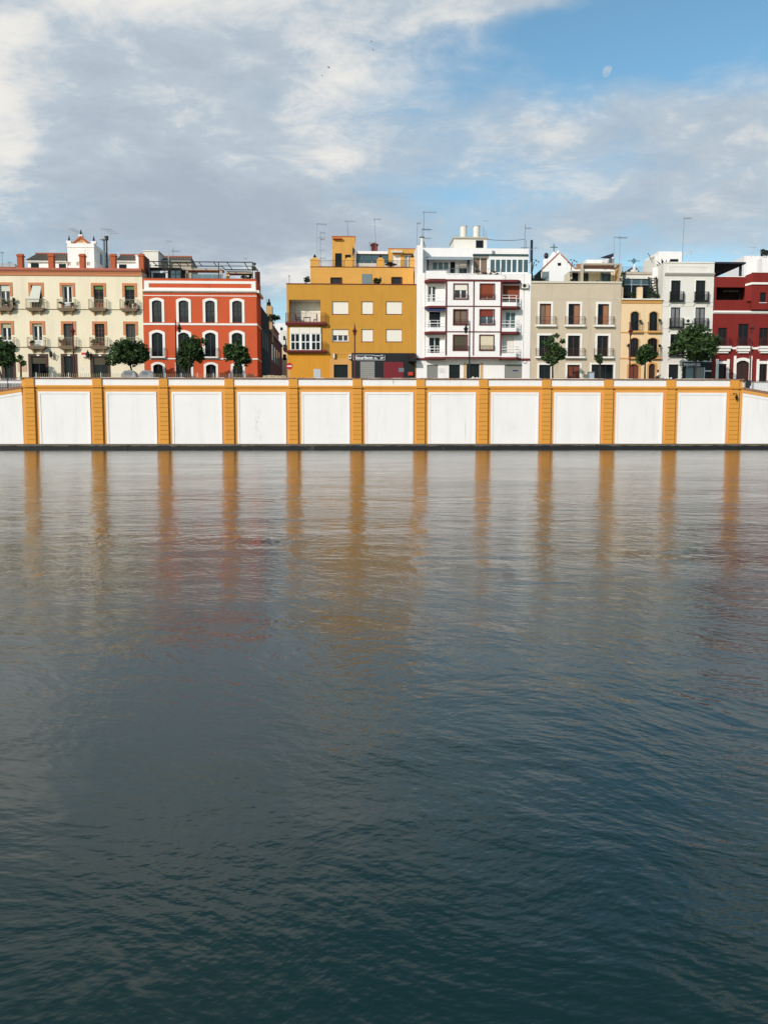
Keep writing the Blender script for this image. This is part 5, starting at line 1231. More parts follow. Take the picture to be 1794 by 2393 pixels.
for (a0, a1, lab) in ((550, 645, 'ornate iron wall lantern with a curled bracket between two cream house doors'), (958, 1000, 'ornate iron wall lantern next to the red box sign')):
    x0_, x1_, z0_, z1_ = A.r(a0, 1450, a1, 1510, HY-.4); t = T('wall_lantern', lab, 'lantern', (x0_, HY, z0_))
    t.part('lamp', MB().lathe(x0_+.18, HY-.4, [(.05, z0_+.15), (.17, z0_+.3), (.2, z0_+.75), (.06, z0_+.95), (.02, z0_+1.1)], 6), 'black_iron')
    mb = MB(); pts = [(x0_+.18+ (x1_-x0_-.3)*k/8, HY-.2, z0_+.2+.3*sin(k*1.1)) for k in range(9)]; mb.path(pts, .035, 5); mb.tube((x0_+.18, HY-.4, z0_+.1), (x0_+.18, HY-.005, z0_+.05), .03)
    t.part('bracket', mb, 'rail_brown_iron')

# ---- grey house
def grey_house():
    Y = HY
    x0, x1 = white.x1+.03, E.x(1117, 1100, Y); zt = E.z(600, 580, Y)
    h = House('grey_house', 'plain stone grey house with white window surrounds and slim balconies', x0, x1, Y, zt-.16, 12, 'grey_plaster', roof=zt-.5)
    h.part('coping', MB().box(x0, x1+.02, Y-.14, Y+.24, zt-.16, zt+.06), 'grey_coping')
    zl = E.z(600, 768, Y); h.part('string_course', MB().box(x0, x1, Y-.03, Y+.004, zl-.025, zl+.025), 'grey_coping')
    up = ((195,325),(523,655),(857,985)); lo = ((190,320),(515,655),(850,978))
    pu = (('curtain_brown','wood_shutter'),('dark_glass','wood_shutter'),('dark_glass','wood_shutter'))
    zu0, zu1 = E.z(600, 1073, Y), E.z(600, 829, Y); zl0, zl1 = E.z(600, 1434, Y), E.z(600, 1191, Y)
    for i in range(3):
        xa, xb = E.x(up[i][0], 950, Y), E.x(up[i][1], 950, Y)
        h.win((xa, xb, zu0, zu1), d=.3, frame='brown_frame', fw=.06, cols=2, panes=pu[i], surround=('white_trim', .25, .05))
        h.balcony(xa-.48, xb+.58, zu0+.01, .5, .22, 'white_trim', 'brown_frame', 1.0, None, .15, rr=.007)
        xa, xb = E.x(lo[i][0], 1320, Y), E.x(lo[i][1], 1320, Y)
        h.win((xa, xb, zl0, zl1), d=.3, frame='brown_frame', fw=.08, cols=2, pane='dark_glass', surround=('white_trim', .25, .05))
        h.balcony(xa-.48, xb+.58, zl0+.01, .5, .2, 'white_trim', 'brown_frame', 1.0, None, .15, rr=.007)
    for a, b, t, kw in ((190,320,1524,dict()),(510,652,1524,dict(pane='wood_door', frame='dark_wood')),(785,1035,1521,dict(cols=3))):
        h.win((E.x(a, 1600, Y), E.x(b, 1600, Y), BASE+.14, E.z((a+b)/2, t, Y)), d=.28, surround=('white_trim', .24, .05), name='door', **{'frame': 'dark_frame', **kw})
    x = E.x(1050, 1000, Y)
    h.finish(); return h
grey = grey_house(); zrG = grey.roof
def grey_roof():
    Y = 110.0
    xL, xR = E.x(612, 470, Y), E.x(1130, 470, Y); zt = E.z(870, 366, Y); zb2 = E.z(870, 382, Y)
    t = T('roof_pergola', 'beige concrete pergola with rolled reed blind on the grey house terrace', 'pergola', ((xL+xR)/2, Y, zrG))
    t.part('beam', MB().box(E.x(668, 370, Y), xR, Y, Y+.4, zb2, zt), 'concrete')
    for a, b in ((668,693),(1106,1130)): t.part('column', MB().box(E.x(a, 470, Y), E.x(b, 470, Y), Y, Y+.4, zrG, zb2-.002), 'concrete')
    t.part('side_beam', MB().box(E.x(1106, 370, Y), xR, Y+.402, Y+4.5, zb2, zt), 'concrete')
    t.part('side_wall', MB().box(xR-.1, xR-.0, Y+.402, Y+3.5, zrG, zb2-.002), 'beige_plaster')
    q = E.r(693, 378, 1048, 432, Y+.7); t.part('reed_blind', slats(q[0], q[1], Y+.7, Y+.8, q[2], q[3], 6), 'reed_roll')
    q = E.r(612, 372, 664, 438, Y+.7); t.part('reed_blind', slats(q[0], q[1], Y+.7, Y+.8, q[2], q[3], 6), 'reed_roll')
    q = E.r(566, 434, 1050, 456, Y+.3); t.part('awning', MB().xprism([(Y+2.5, q[3]), (Y+.42, q[3]-.02), (Y+.42, q[2]), (Y+.46, q[2]), (Y+2.5, q[3]-.06)], q[0], q[1]), 'white_frame')
    Yw = Y + 2.6
    h = House('roof_room', 'pale roof room behind the reed blind pergola on the grey house', E.x(560, 500, Yw), E.x(1085, 500, Yw), Yw, E.z(870, 440, Yw), 4, 'cream_plaster', roof=E.z(870, 440, Yw), z0=zrG)
    for a, b, m_ in ((566,635,'dark_glass'),(695,752,'room_glass'),(905,1005,'teal_glass')):
        q = E.r(a, 462, b, 600, Yw); h.win((q[0], q[1], zrG+.05, q[3]), d=.15, frame='dark_frame', cols=1, rows=2, pane=m_, name='door')
    h.finish()
    x = E.x(898, 510, Y+2.0); solo('post', MB().box(x-.08, x+.08, Y+2.0, Y+2.16, zrG, E.z(898, 440, Y+2)), 'net_grey', 'grey awning post between the doors of the roof room', 'post', (x, Y+2, zrG))
    Yk = 114.5
    r = E.r(728, 326, 925, 440, Yk); solo('roof_block', MB().box(r[0], r[1], Yk, Yk+3, zrG, r[3]), 'white_plaster', 'low white block behind the pergola beside the solar panel', 'building', ((r[0]+r[1])/2, Yk, zrG))
    r = E.r(978, 300, 1046, 440, Yk); solo('roof_block', MB().box(r[0], r[1], Yk, Yk+2, zrG, r[3]).box(r[1]-.4, r[1]-.1, Yk+.3, Yk+.7, r[3], r[3]+.3), 'white_plaster', 'small white block under the raised end of the solar panel', 'building', ((r[0]+r[1])/2, Yk, zrG))
    xa, xb = E.x(868, 320, Yk-.3), E.x(1022, 265, Yk-.3); za, zb = E.z(868, 318, Yk), E.z(1022, 268, Yk)
    s_ = T('solar_panel', 'dark solar panel tilted up on a frame over the grey house roof', 'solar panel', ((xa+xb)/2, Yk, zrG))
    s_.part('panel', MB().prism([(xa, za), (xb, zb), (xb, zb-.42), (xb-.3, zb-.62), (xa+1.3, za-.12)], Yk-.9, Yk-.7), 'solar_dark')
    s_.part('frame', MB().tube((xb-.2, Yk-.5, zb-.3), (xb-.2, Yk-.5, zrG), .06).tube((xa+1.6, Yk-.5, za), (xa+1.6, Yk-.5, zrG), .06).tube((xa+1.4, Yk-.55, za-.05), (xb-.4, Yk-.55, za-.6), .07), 'solar_dark')
    for a, lab in ((1036, 'left mast of the twin masts carrying one long aerial over the grey house'), (1104, 'right mast of the twin masts carrying one long aerial over the grey house')):
        aerial(E.x(a-3, 360, 112), 112, zrG, E.z(a, 66, 112), lab, ((.995, -.1, 1.9, 8),) if a == 1036 else ((.98, -.3, .9, 4),), .06, .03)
    # church gable behind
    Yc = 130
    xa, xb, xm = E.x(222, 440, Yc), E.x(625, 470, Yc), E.x(412, 260, Yc); za = E.z(412, 258, Yc); ze0 = E.z(222, 440, Yc)
    c = T('church_gable', 'white church gable with a small square opening behind the grey house', 'building', (xm, Yc, BASE))
    zlo = 20.0
    zsq = E.z(420, 378, Yc)
    c.part('wall', MB().prism([(xa, BASE), (xb, BASE), (xb, E.z(625, 455, Yc)), (xm+.25, za), (xm-.25, za), (xa, ze0)], Yc, Yc+.6), 'white_plaster')
    q = E.r(401, 362, 440, 395, Yc); c.part('opening', MB().box(q[0], q[1], Yc-.02, Yc+.02, q[2], q[3]), 'dark_glass')
    c.part('roof', MB().add([(xa-.2,Yc+.601,ze0-.1),(xm,Yc+.601,za-.05),(xb+.2,Yc+.601,E.z(625, 455, Yc)),(xa-.2,Yc+18,ze0-.1),(xm,Yc+18,za-.05),(xb+.2,Yc+18,E.z(625, 455, Yc))], [(0,1,4,3),(1,2,5,4)]), 'roof_tile')
    c.part('verge', MB().prism([(xa-.25, ze0-.05), (xa-.1, ze0-.15), (xm, za+.0), (xm, za+.2)], Yc-.08, Yc+.7).prism([(xm+.3, za+.05), (xm+.3, za-.15), (xb, E.z(625, 462, Yc)), (xb+.1, E.z(625, 450, Yc))], Yc-.08, Yc+.7), 'roof_tile_red')
    c.part('acroter', MB().lathe(xm, Yc+.3, [(.28, za-.1), (.22, za+.35), (.08, za+.55)], 8), 'white_plaster')
    Yb = 134; x = E.x(357, 270, Yb); zb0 = E.z(357, 312, Yb); zb1 = E.z(357, 256, Yb)
    b = T('cross_pinnacle', 'white pinnacle topped by an ornate iron cross left of the church gable', 'cross', (x, Yb, zb0-2))
    b.part('pinnacle', MB().lathe(x, Yb, [(1.1, zb0-3.5), (1.0, zb0), (.75, zb0+.1), (.6, zb1-.4), (.35, zb1), (.05, zb1+.3)], 10), 'white_plaster')
    z0_, z1_ = zb1, E.z(360, 145, Yb); zc = E.z(360, 184, Yb); w = E.x(400, 184, Yb)-x
    b.part('cross', MB().tube((x, Yb, z0_), (x, Yb, z1_), .09).tube((x-w, Yb, zc), (x+w, Yb, zc), .08).prism([(x-.24, zc), (x, zc-.28), (x+.24, zc), (x, zc+.28)], Yb-.06, Yb+.06), 'cross_iron')
    x = E.x(270, 340, Yb); z0_ = E.z(270, 372, Yb)
    b = T('roof_urn', 'white stub pillar with a dark urn left of the cross pinnacle', 'urn', (x, Yb, z0_-2))
    b.part('pillar', MB().lathe(x, Yb, [(.5, z0_-3), (.45, z0_+.6), (.3, z0_+.7)], 8), 'white_plaster'); z0_ += .7
    b.part('urn', MB().lathe(x, Yb, [(.12, z0_), (.35, z0_+.35), (.3, z0_+.75), (.1, z0_+.95)], 8), 'black_iron')
    r = E.r(225, 462, 300, 590, 109.5); solo('net_screen', MB().box(r[0], r[1], 109.5, 109.56, zrG, r[3]).tube((r[0], 109.53, zrG), (r[0], 109.53, r[3]+.1), .04).tube((r[1], 109.53, zrG), (r[1], 109.53, r[3]+.1), .04), 'net_grey', 'grey green netting screen beside the agaves on the grey house terrace', 'screen', ((r[0]+r[1])/2, 109.5, zrG))
grey_roof()

# ---- peach house
def peach_house():
    Y = HY
    x0, x1 = grey.x1+.03, E.x(1580, 1200, Y); zt = E.z(1350, 775, Y)
    h = House('peach_house', 'narrow peach house with arched windows and ochre cornice', x0, x1, Y, zt, 10, 'peach_plaster', roof=zt-.12)
    h.part('cornice', MB().xprism([(Y+.01, E.z(1350, 825, Y)), (Y-.08, E.z(1350, 825, Y)), (Y-.12, E.z(1350, 800, Y)), (Y-.28, E.z(1350, 788, Y)), (Y+.01, E.z(1350, 788, Y))], x0, x1), 'peach_trim')
    h.part('coping', MB().box(x0, x1, Y-.30, Y+.24, E.z(1350, 787, Y), zt+.03), 'offwhite_plaster')
    zu0, zu1, zl0, zl1 = E.z(1380, 1141, Y), E.z(1380, 917, Y), E.z(1380, 1440, Y), E.z(1380, 1218, Y)
    for a, b, c, d in ((1230,1328,1224,1325),(1443,1540,1424,1538)):
        xa, xb = E.x(a, 1030, Y), E.x(b, 1030, Y)
        h.win((xa, xb, zu0, zu1), d=.25, rise=.3, frame='dark_frame', pane='dark_glass', surround=('beige_plaster', .12, .05))
        h.balcony(xa-.25, xb+.38, zu0+.01, .45, .22, 'peach_trim', 'black_iron', 1.05, None, .14)
        xa, xb = E.x(c, 1330, Y), E.x(d, 1330, Y)
        h.win((xa, xb, zl0, zl1), d=.25, rise=.3, frame='dark_wood', pane='dark_glass', cols=3, surround=('beige_plaster', .12, .05))
        h.balcony(xa-.25, xb+.38, zl0+.01, .45, .22, 'peach_trim', 'black_iron', 1.05, None, .14)
    for a, b, t, m_ in ((1210,1325,1516,'wood_door'),(1437,1512,1512,'dark_wood')):
        h.win((E.x(a, 1600, Y), E.x(b, 1600, Y), BASE+.14, E.z((a+b)/2, t, Y)), d=.25, rise=.28, frame='dark_wood', pane=m_, surround=('peach_trim', .22, .05), name='door')
    for zz_ in (1155, 1452): zz1 = E.z(1350, zz_, Y); h.part('string_course', MB().box(x0, x1, Y-.06, Y+.005, zz1-.07, zz1+.07), 'peach_trim')
    # terrace pillars
    for a, b in ((1128,1150),(1313,1374)):
        q = E.r(a, 636, b, 775, Y+.1); h.part('terrace_pillar', MB().box(q[0], q[1], Y+.25, Y+.65, zt-.15, q[3]), 'peach_plaster')
    h.finish()
    Yt = Y + 2.6
    r = E.r(1135, 500, 1560, 770, Yt)
    g = T('roof_conservatory', 'dark glazed roof conservatory with pale glazing bars above the peach house', 'building', ((r[0]+r[1])/2, Yt, zt))
    n = 4; zq = E.z(1300, 612, Yt)
    for k in range(n):
        for (c, d) in ((zt-.1, zq-.03), (zq+.03, E.z(1300, 548, Yt))): g.part('pane', MB().box(r[0]+(r[1]-r[0])*k/n+.03, r[0]+(r[1]-r[0])*(k+1)/n-.03, Yt, Yt+.04, c, d), 'teal_glass' if d > zq+.5 else 'dark_glass')
    fr = MB().box(r[0], r[1], Yt-.03, Yt+.03, zq-.03, zq+.03)
    for k in range(n+1): x = r[0]+(r[1]-r[0])*k/n; fr.box(x-.03, x+.03, Yt-.031, Yt+.031, zt-.1, E.z(1300, 548, Yt))
    g.part('glazing_bars', fr, 'galvanised')
    g.part('fascia', MB().box(r[0], r[1], Yt-.2, Yt+3.5, E.z(1300, 546, Yt), E.z(1300, 500, Yt)), 'offwhite_plaster')
    g.part('roof_beam', MB().box(r[0]-.05, r[1]+.0, Yt-.35, Yt+4, E.z(1300, 499, Yt), E.z(1300, 470, Yt)), 'concrete')
    g.part('white_wall', MB().box(E.x(1500, 600, Yt-.6), r[1]+.05, Yt-.6, Yt-.36, zt-.1, E.z(1550, 502, Yt-.6)), 'offwhite_plaster')
    s_ = T('outdoor_stair', 'black iron open stair rising against the roof conservatory', 'stair', (E.x(1480, 760, Yt-.9), Yt-.9, zt))
    x0_, x1_ = E.x(1440, 640, Yt-1), E.x(1525, 640, Yt-1); z0_, z1_ = zt, E.z(1480, 520, Yt-1)
    for xx in (x0_, x1_): s_.part('stringer', MB().xprism([(Yt-1.7, z0_), (Yt-1.5, z0_), (Yt-.7, z1_), (Yt-.9, z1_)], xx-.07, xx+.07), 'dark_frame')
    for k in range(9): s_.part('tread', MB().box(x0_+.07, x1_-.07, Yt-1.6+.09*k, Yt-1.35+.09*k, z0_+(z1_-z0_)*(k+.5)/9, z0_+(z1_-z0_)*(k+.5)/9+.05), 'dark_frame')
    Yk = Y + 8
    x0_, x1_ = E.x(1140, 430, Yk), E.x(1455, 430, Yk); z0_ = E.z(1300, 466, Yk); zr = E.z(1300, 407, Yk)
    f = T('roof_railing', 'thin dark railing on the roof above the peach house conservatory', 'railing', ((x0_+x1_)/2, Yk, z0_)); f.part('railing', railing_mb(x0_, x1_, Yk, Yk+.1, z0_-.2, zr-z0_+.2, .16, .014, False), 'aerial_metal')
    f.part('slab', MB().box(x0_-.3, x1_+.5, Yk-.2, Yk+3, zt-.5, z0_-.2), 'concrete')
    for a in (1400, 1440): x = E.x(a, 430, Yk+.2); f.part('post', MB().box(x-.09, x+.09, Yk+.2, Yk+.38, z0_-.2, zr+.05), 'dark_frame')
    Yd = 128; xm = E.x(1266, 430, Yd); zt_ = E.z(1266, 412, Yd); R = E.x(1332, 450, Yd)-xm
    d_ = T('chapel_dome', 'dark rounded chapel bell gable with a white middle and iron cross', 'dome', (xm, Yd, BASE))
    arc = [(xm + R*cos(pi*k/14), zt_-R + R*sin(pi*k/14)) for k in range(15)]
    d_.part('dome', MB().prism(arc + [(xm-R, zt_-R-3), (xm+R, zt_-R-3)], Yd, Yd+1.2), 'dark_plaster')
    d_.part('infill', MB().box(xm-R*.55, xm+R*.62, Yd-.2, Yd-.003, zt_-R-3, zt_-R*.45), 'white_plaster'); d_.part('pillar', MB().lathe(xm, Yd-.25, [(.25, zt_-R), (.22, zt_-.1), (.08, zt_+.4)], 8), 'white_plaster')
    zc = E.z(1268, 340, Yd); d_.part('cross', MB().tube((xm, Yd, zt_), (xm, Yd, E.z(1268, 312, Yd)), .06).tube((xm-.9, Yd, zc), (xm+.9, Yd, zc), .055).prism([(xm-.4, zc), (xm, zc-.45), (xm+.4, zc), (xm, zc+.45)], Yd-.04, Yd+.04), 'cross_iron')
    return h
peach = peach_house()

# ---- narrow white house
def narrow_white():
    Y = HY
    x0, x1 = peach.x1+.03, F.x(1065, 1200, Y); zt = F.z(810, 568, Y)
    h = House('narrow_white_house', 'narrow white house with dark shuttered balconies above the black bar front', x0, x1, Y, zt, 12, 'offwhite_plaster', roof=zt-.5)
    h.part('coping', MB().box(F.x(548, 560, Y), x1+.02, Y-.10, Y+.25, zt, zt+.12), 'white_trim')
    z = lambda b: F.z(810, b, Y)
    xa = F.x(556, 690, Y)
    h.part('cornice', MB().xprism([(Y+.005, z(708)), (Y-.10, z(706)), (Y-.30, z(685)), (Y-.32, z(676)), (Y+.005, z(672))], xa, x1-.0), 'grey_cornice')
    fx = (F.x(590, 640, Y), F.x(1032, 640, Y)); w = .09
    h.part('panel_moulding', MB().box(fx[0], fx[1], Y-.05, Y+.004, z(608), z(600)).box(fx[0], fx[0]+w, Y-.05, Y+.004, z(668), z(608)).box(fx[1]-w, fx[1], Y-.05, Y+.004, z(668), z(608)), 'white_trim')
    for k, (b0, b1, zs) in enumerate(((753,970,972),(1040,1252,1254),(1325,1548,1552))):
        for a, b in ((622,724),(884,988)):
            sh = -4*k if k < 2 else -8
            q = F.r(a+sh, b0, b+sh, b1, Y); zf = F.z(810, zs, Y)
            if k == 0: w_ = h.win((q[0], q[1], zf, q[3]), d=.16, frame='dark_frame', cols=2, pane='bar_black', surround=('white_trim', .09, .04), name='shuttered_window')
            else: w_ = h.win((q[0], q[1], zf, q[3]), d=.16, frame='dark_frame', fw=.11, cols=2, pane='lace_curtain' if k == 1 else 'dark_glass', surround=('white_trim', .09, .04))
            bl = h.balcony(q[0]-.22, q[1]+.34, zf+.02, .5, .12, 'bar_black', 'black_iron', 1.08, None, .10, rr=.013)
            for xx in (q[0]-.18, q[1]+.30): h.part('stay', MB().tube((xx, Y-.45, zf-.1), (xx, Y-.0, zf-.62), .022, n=5), 'black_iron', bl)
    for b in (985, 1030, 1268): h.part('cable', MB().box(x0+.02, x1-.02, Y-.03, Y-.001, z(b)-.018, z(b)+.018), 'grey_cornice')
    q = F.r(597, 1647, 702, 1785, Y); h.win((q[0], q[1], BASE+.14, q[3]), d=.2, frame='dark_frame', cols=1, pane='bar_black', surround=('white_trim', .12, .04), name='door')
    b0, b1, bt = F.x(742, 1700, Y), F.x(1052, 1700, Y), F.z(900, 1622, Y)
    bf = h.part('bar_front', MB().box(b0, b1, Y-.12, Y-.003, BASE+.13, bt), 'sign_black')
    for a, b, m_ in ((776,856,'shop_glass'),(886,966,'metal_shutter')):
        q = F.r(a, 1680, b, 1790, Y); h.part('shop_window', MB().box(q[0], q[1], Y-.14, Y-.121, BASE+.2, q[3]), m_, bf)
    q = F.r(970, 1680, 1048, 1790, Y); zz_ = F.z(1000, 1718, Y); h.part('door_frame', MB().box(q[0], q[0]+.1, Y-.14, Y-.121, BASE+.2, q[3]).box(q[0]+.1, q[1], Y-.14, Y-.121, zz_-.08, zz_+.08), 'white_frame', bf)
    h.part('lettering', text_mb('MEMPHIS', F.x(755, 1650, Y), F.x(932, 1650, Y), F.z(840, 1668, Y), F.z(840, 1635, Y), Y-.135, .03), 'sign_white', bf)
    h.finish()
    Yk = Y + 3
    r = F.r(490, 445, 738, 620, Yk)
    b = House('roof_block', 'tall white stair block with a dark slot window on the narrow white house', r[0], r[1], Yk, r[3], 5, 'white_plaster', roof=r[3], z0=h.roof)
    q = F.r(612, 525, 704, 562, Yk); b.win(q, d=.15, cols=1, frame='dark_frame'); b.finish()
    xs = F.x(452, 560, Yk+.5); solo('roof_block', MB().box(xs, r[0]-.01, Yk+.5, Yk+5, h.roof, F.z(470, 480, Yk)), 'offwhite_plaster', 'narrow side of the white stair block stepping down at its left', 'building', (xs, Yk, h.roof))
    xs0, xs1 = F.x(405, 650, Yk), F.x(560, 650, Yk); solo('roof_wall', MB().box(xs0, xs1, Yk-.8, Yk-.5, peach.zt, F.z(470, 628, Yk)), 'white_plaster', 'low white terrace wall left of the tall white stair block', 'wall', (xs0, Yk, peach.zt))
    pr, pz = F.p(378, 490, Yk+1); pb = F.p(440, 500, Yk+1)
    solo('wall_spout', MB().path([(pb[0]+.4, Yk+1, pb[1]-.2), (pb[0], Yk+1, pb[1]), (pb[0]-.4, Yk+1, pb[1]-.35), (pr+.2, Yk+1, pz-.0), (pr, Yk+1, pz+.35)], .05, 5), 'aerial_metal', 'curled dark bracket sticking out left of the white stair block', 'bracket', (pb[0], Yk+1, pb[1]))
    aerial(F.x(740, 540, Yk-.3), Yk-.3, h.roof, F.z(755, 85, Yk-.3), 'very tall thin aerial on the narrow white house roof', ((.99, -.05, 1.0, 6),), .12, .04)
    x, zz_ = F.p(805, 450, Yk+3); solo('aerial_bracket', MB().path([(x-.35, Yk+3, zz_-.1), (x-.3, Yk+3, zz_-.35), (x+.4, Yk+3, zz_-.3), (x+.45, Yk+3, zz_+.3)], .06, 5).tube((x, Yk+3, zz_-.33), (x, Yk+3, h.roof), .018), 'appliance_white', 'small white U shaped aerial bracket right of the tallest aerial', 'aerial', (x, Yk+3, h.roof))
    return h
narrow = narrow_white()

# ---- dark red house
def dark_red():
    Y = HY
    x0 = narrow.x1+.03; xe = F.x(2150, 1200, Y)
    zt = F.z(1300, 720, Y+1.2); zt2 = F.z(1570, 680, Y)
    zR = F.z(1300, 978, Y)             # floor of the open terrace
    h = House('dark_red_house', 'deep red house with white mouldings and a shaded roof terrace at the far right', x0, xe, Y, zR, 12, 'darkred_plaster', roof=zR-.02)
    for a, t, b, bt in ((1122,1258,1218,1452),(1338,1216,1448,1452),(1560,1258,1656,1452),(1775,1216,1885,1452),(2000,1258,2096,1452)):
        q = F.r(a, t, b, bt, Y); h.win(q, d=.22, frame='dark_wood', cols=2, pane='dark_glass')
    for a, b in ((1090,1245),(1310,1462),(1545,1700),(1760,1912)):
        xa, xb = F.x(a, 1480, Y), F.x(b, 1480, Y); zb = F.z(a, 1456, Y)
        bl = h.part('balcony', MB().box(xa, xb, Y-.62, Y+.005, zb-.28, zb).box(xa+.08, xb-.08, Y-.48, Y+.005, zb-.62, zb-.282).box(xa+.25, xb-.25, Y-.3, Y+.005, zb-.85, zb-.622), 'white_trim')
        h.part('railing', railing_mb(xa+.1, xb-.1, Y-.55, Y-.01, zb, 1.0, .13, .013), 'maroon_frame', bl)
    zb = F.z(1400, 1456, Y); h.part('string_course', MB().box(x0, xe, Y-.10, Y+.004, zb-.36, zb-.10), 'white_trim')
    zb = F.z(1400, 1078, Y); h.part('string_course', MB().xprism([(Y+.004, zb), (Y-.18, zb), (Y-.22, zb-.2), (Y-.08, zb-.36), (Y+.004, zb-.36)], x0, xe), 'white_trim')
    for a, t, b, rs, dr in ((1127,1642,1210,0,'window'),(1316,1606,1450,.35,'door'),(1560,1642,1642,0,'window'),(1775,1606,1905,.35,'door')):
        q = (F.x(a, 1710, Y), F.x(b, 1710, Y), BASE+.14, F.z((a+b)/2, t, Y))
        wd = .36 if rs == 0 else .36
        w = h.win(q, d=.28, rise=rs, frame='dark_wood', cols=2, pane='dark_glass' if rs == 0 else 'dark_wood', name=dr, surround=('white_trim', wd, .06))
        for e0, e1 in ((q[0]-wd-.02, q[0]-wd+.32), (q[1]+wd-.32, q[1]+wd+.02)): h.part('surround_ear', MB().box(e0, e1, Y-.07, Y-.061, q[3], q[3]+wd+.22), 'white_trim', w)
    h.finish()
    # upper part
    rb = h
    xc = F.x(1488, 700, Y)
    xo0, xo1 = F.x(1112, 900, Y), F.x(1450, 900, Y)
    zo1 = F.z(1300, 826, Y)
    zpar = F.z(1250, 716, Y)
    up = MB().wall(x0+.01, F.x(1455, 800, Y), zR, zpar, Y+.004, .3, [(x0+.3, xo1, zR+.18, zo1, 0)])
    up.quad((x0+.01,Y+.004,zpar),(F.x(1455, 800, Y),Y+.004,zpar),(F.x(1455, 800, Y),Y+.304,zpar),(x0+.01,Y+.304,zpar))
    u = h.part('upper_wall', up, 'darkred_plaster')
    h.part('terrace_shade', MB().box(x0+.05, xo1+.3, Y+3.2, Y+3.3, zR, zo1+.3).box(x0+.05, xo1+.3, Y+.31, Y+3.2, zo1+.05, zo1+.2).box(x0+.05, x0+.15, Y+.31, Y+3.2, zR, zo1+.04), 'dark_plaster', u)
    bars = MB(); q = F.r(1175, 852, 1432, 880, Y+2.4)
    for k in range(17): x = q[0]+(q[1]-q[0])*(k+.5)/17; bars.box(x-.06, x+.06, Y+2.4, Y+2.45, q[2]+random.uniform(0, .1), q[3])
    h.part('hanging_fringe', bars, 'grey_awning', u)
    blk = House('dark_red_tower', 'taller deep red corner block with a small window at the far right', F.x(1490, 800, Y-.6), xe, Y-.55, zt2, 8, 'darkred_plaster', roof=zt2-.3, z0=F.z(1570, 1070, Y))
    q = F.r(1570, 882, 1634, 988, Y-.55); blk.win(q, d=.2, frame='dark_wood', cols=1, sill=('white_trim', .06, .06, .1))
    xb0 = blk.x0
    z0c = F.z(1570, 806, Y); z1c = F.z(1570, 784, Y)
    blk.part('cornice', MB().box(xb0-.1, xe, Y-.72, Y-.552, z0c, z1c), 'white_trim')
    blk.part('coping', MB().box(xb0-.05, xe, Y-.64, Y-.3, zt2, zt2+.10), 'white_trim')
    xq = F.x(1412, 750, Y)
    blk.part('chamfer_wall', MB().add([(xq,Y-.0,zR),(xb0-.004,Y-.55,zR),(xb0-.004,Y+.0,zR),(xq,Y-.0,zpar+.0),(xb0-.004,Y-.55,zt2),(xb0-.004,Y+.0,zt2)], [(0,1,4,3),(3,4,5),(1,2,5,4)]), 'darkred_plaster')
    blk.part('chamfer_cornice', MB().add([(xq,Y-.06,z0c-.1),(xb0-.1,Y-.72,z0c),(xb0-.1,Y-.55,z0c),(xq,Y+.0,z0c-.1),(xq,Y-.06,z1c-.1),(xb0-.1,Y-.72,z1c),(xb0-.1,Y-.55,z1c),(xq,Y+.0,z1c-.1)], [(0,1,5,4),(4,5,6,7),(0,3,2,1)]), 'white_trim')
    blk.finish()
    h.part('coping', MB().box(x0+.5, xq, Y-.03, Y+.33, zpar+.002, zpar+.09), 'white_trim')
    # pergola canopy on roof
    Yp = Y + 1.0
    xa, xb = F.x(1020, 557, Yp), F.x(1420, 557, Yp); ztp = F.z(1200, 556, Yp)
    t = T('roof_canopy', 'dark navy flat canopy on posts over the deep red house roof', 'canopy', ((xa+xb)/2, Yp, zpar))
    t.part('canopy', MB().box(max(xa, narrow.x1+.1), xb, Yp, Yp+12.5, ztp-.22, ztp), 'canopy_navy')
    for a, yy in ((1365, Yp+1.0), (1306, Yp+11)): x = F.x(a, 660, yy); t.part('post', MB().box(x-.13, x+.13, yy, yy+.26, zR, ztp-.222), 'canopy_navy')
    x = F.x(1085, 740, Y+.6); t2 = T('terrace_gate', 'small dark metal gate with pale panel left of the deep red terrace', 'gate', (x, Y+.5, zR))
    q = F.r(1072, 718, 1112, 780, Y+.2)
    Yk = 118
    xa, xb = F.x(1400, 600, Yk), F.x(1900, 600, Yk); b = House('white_stair_house', 'white roof house with cactus shadows behind the deep red house', xa, xb, Yk, F.z(1500, 492, Yk), 6, 'white_plaster', roof=F.z(1500, 492, Yk), z0=zR)
    b.part('dark_slot', MB().box(F.x(1575, 600, Yk), F.x(1590, 600, Yk), Yk-.03, Yk-.002, F.z(1580, 650, Yk), F.z(1580, 560, Yk)), 'bar_black'); b.finish()
    b2 = House('white_stair_house', 'second white block with a thatched top beside the right picture edge', F.x(1592, 600, Yk-2), xb, Yk-2, F.z(1600, 510, Yk-2), 1.9, 'white_plaster', roof=F.z(1600, 510, Yk-2), z0=zR)
    th = MB()
    b2.finish()
    aerial(F.x(1465, 480, Yk+1), Yk+1, zR, F.z(1468, 385, Yk+1), 'pale aerial over the white roof house at the far right', ((.98, -.2, .9, 5), (.9, -.1, .5, 3)), 0, .035, 'galvanised')
    return h
darkred = dark_red()
t2r = [o for o in COL.objects if o.name == 'terrace_gate'][0]
q = F.r(1072, 716, 1112, 785, HY+.5)
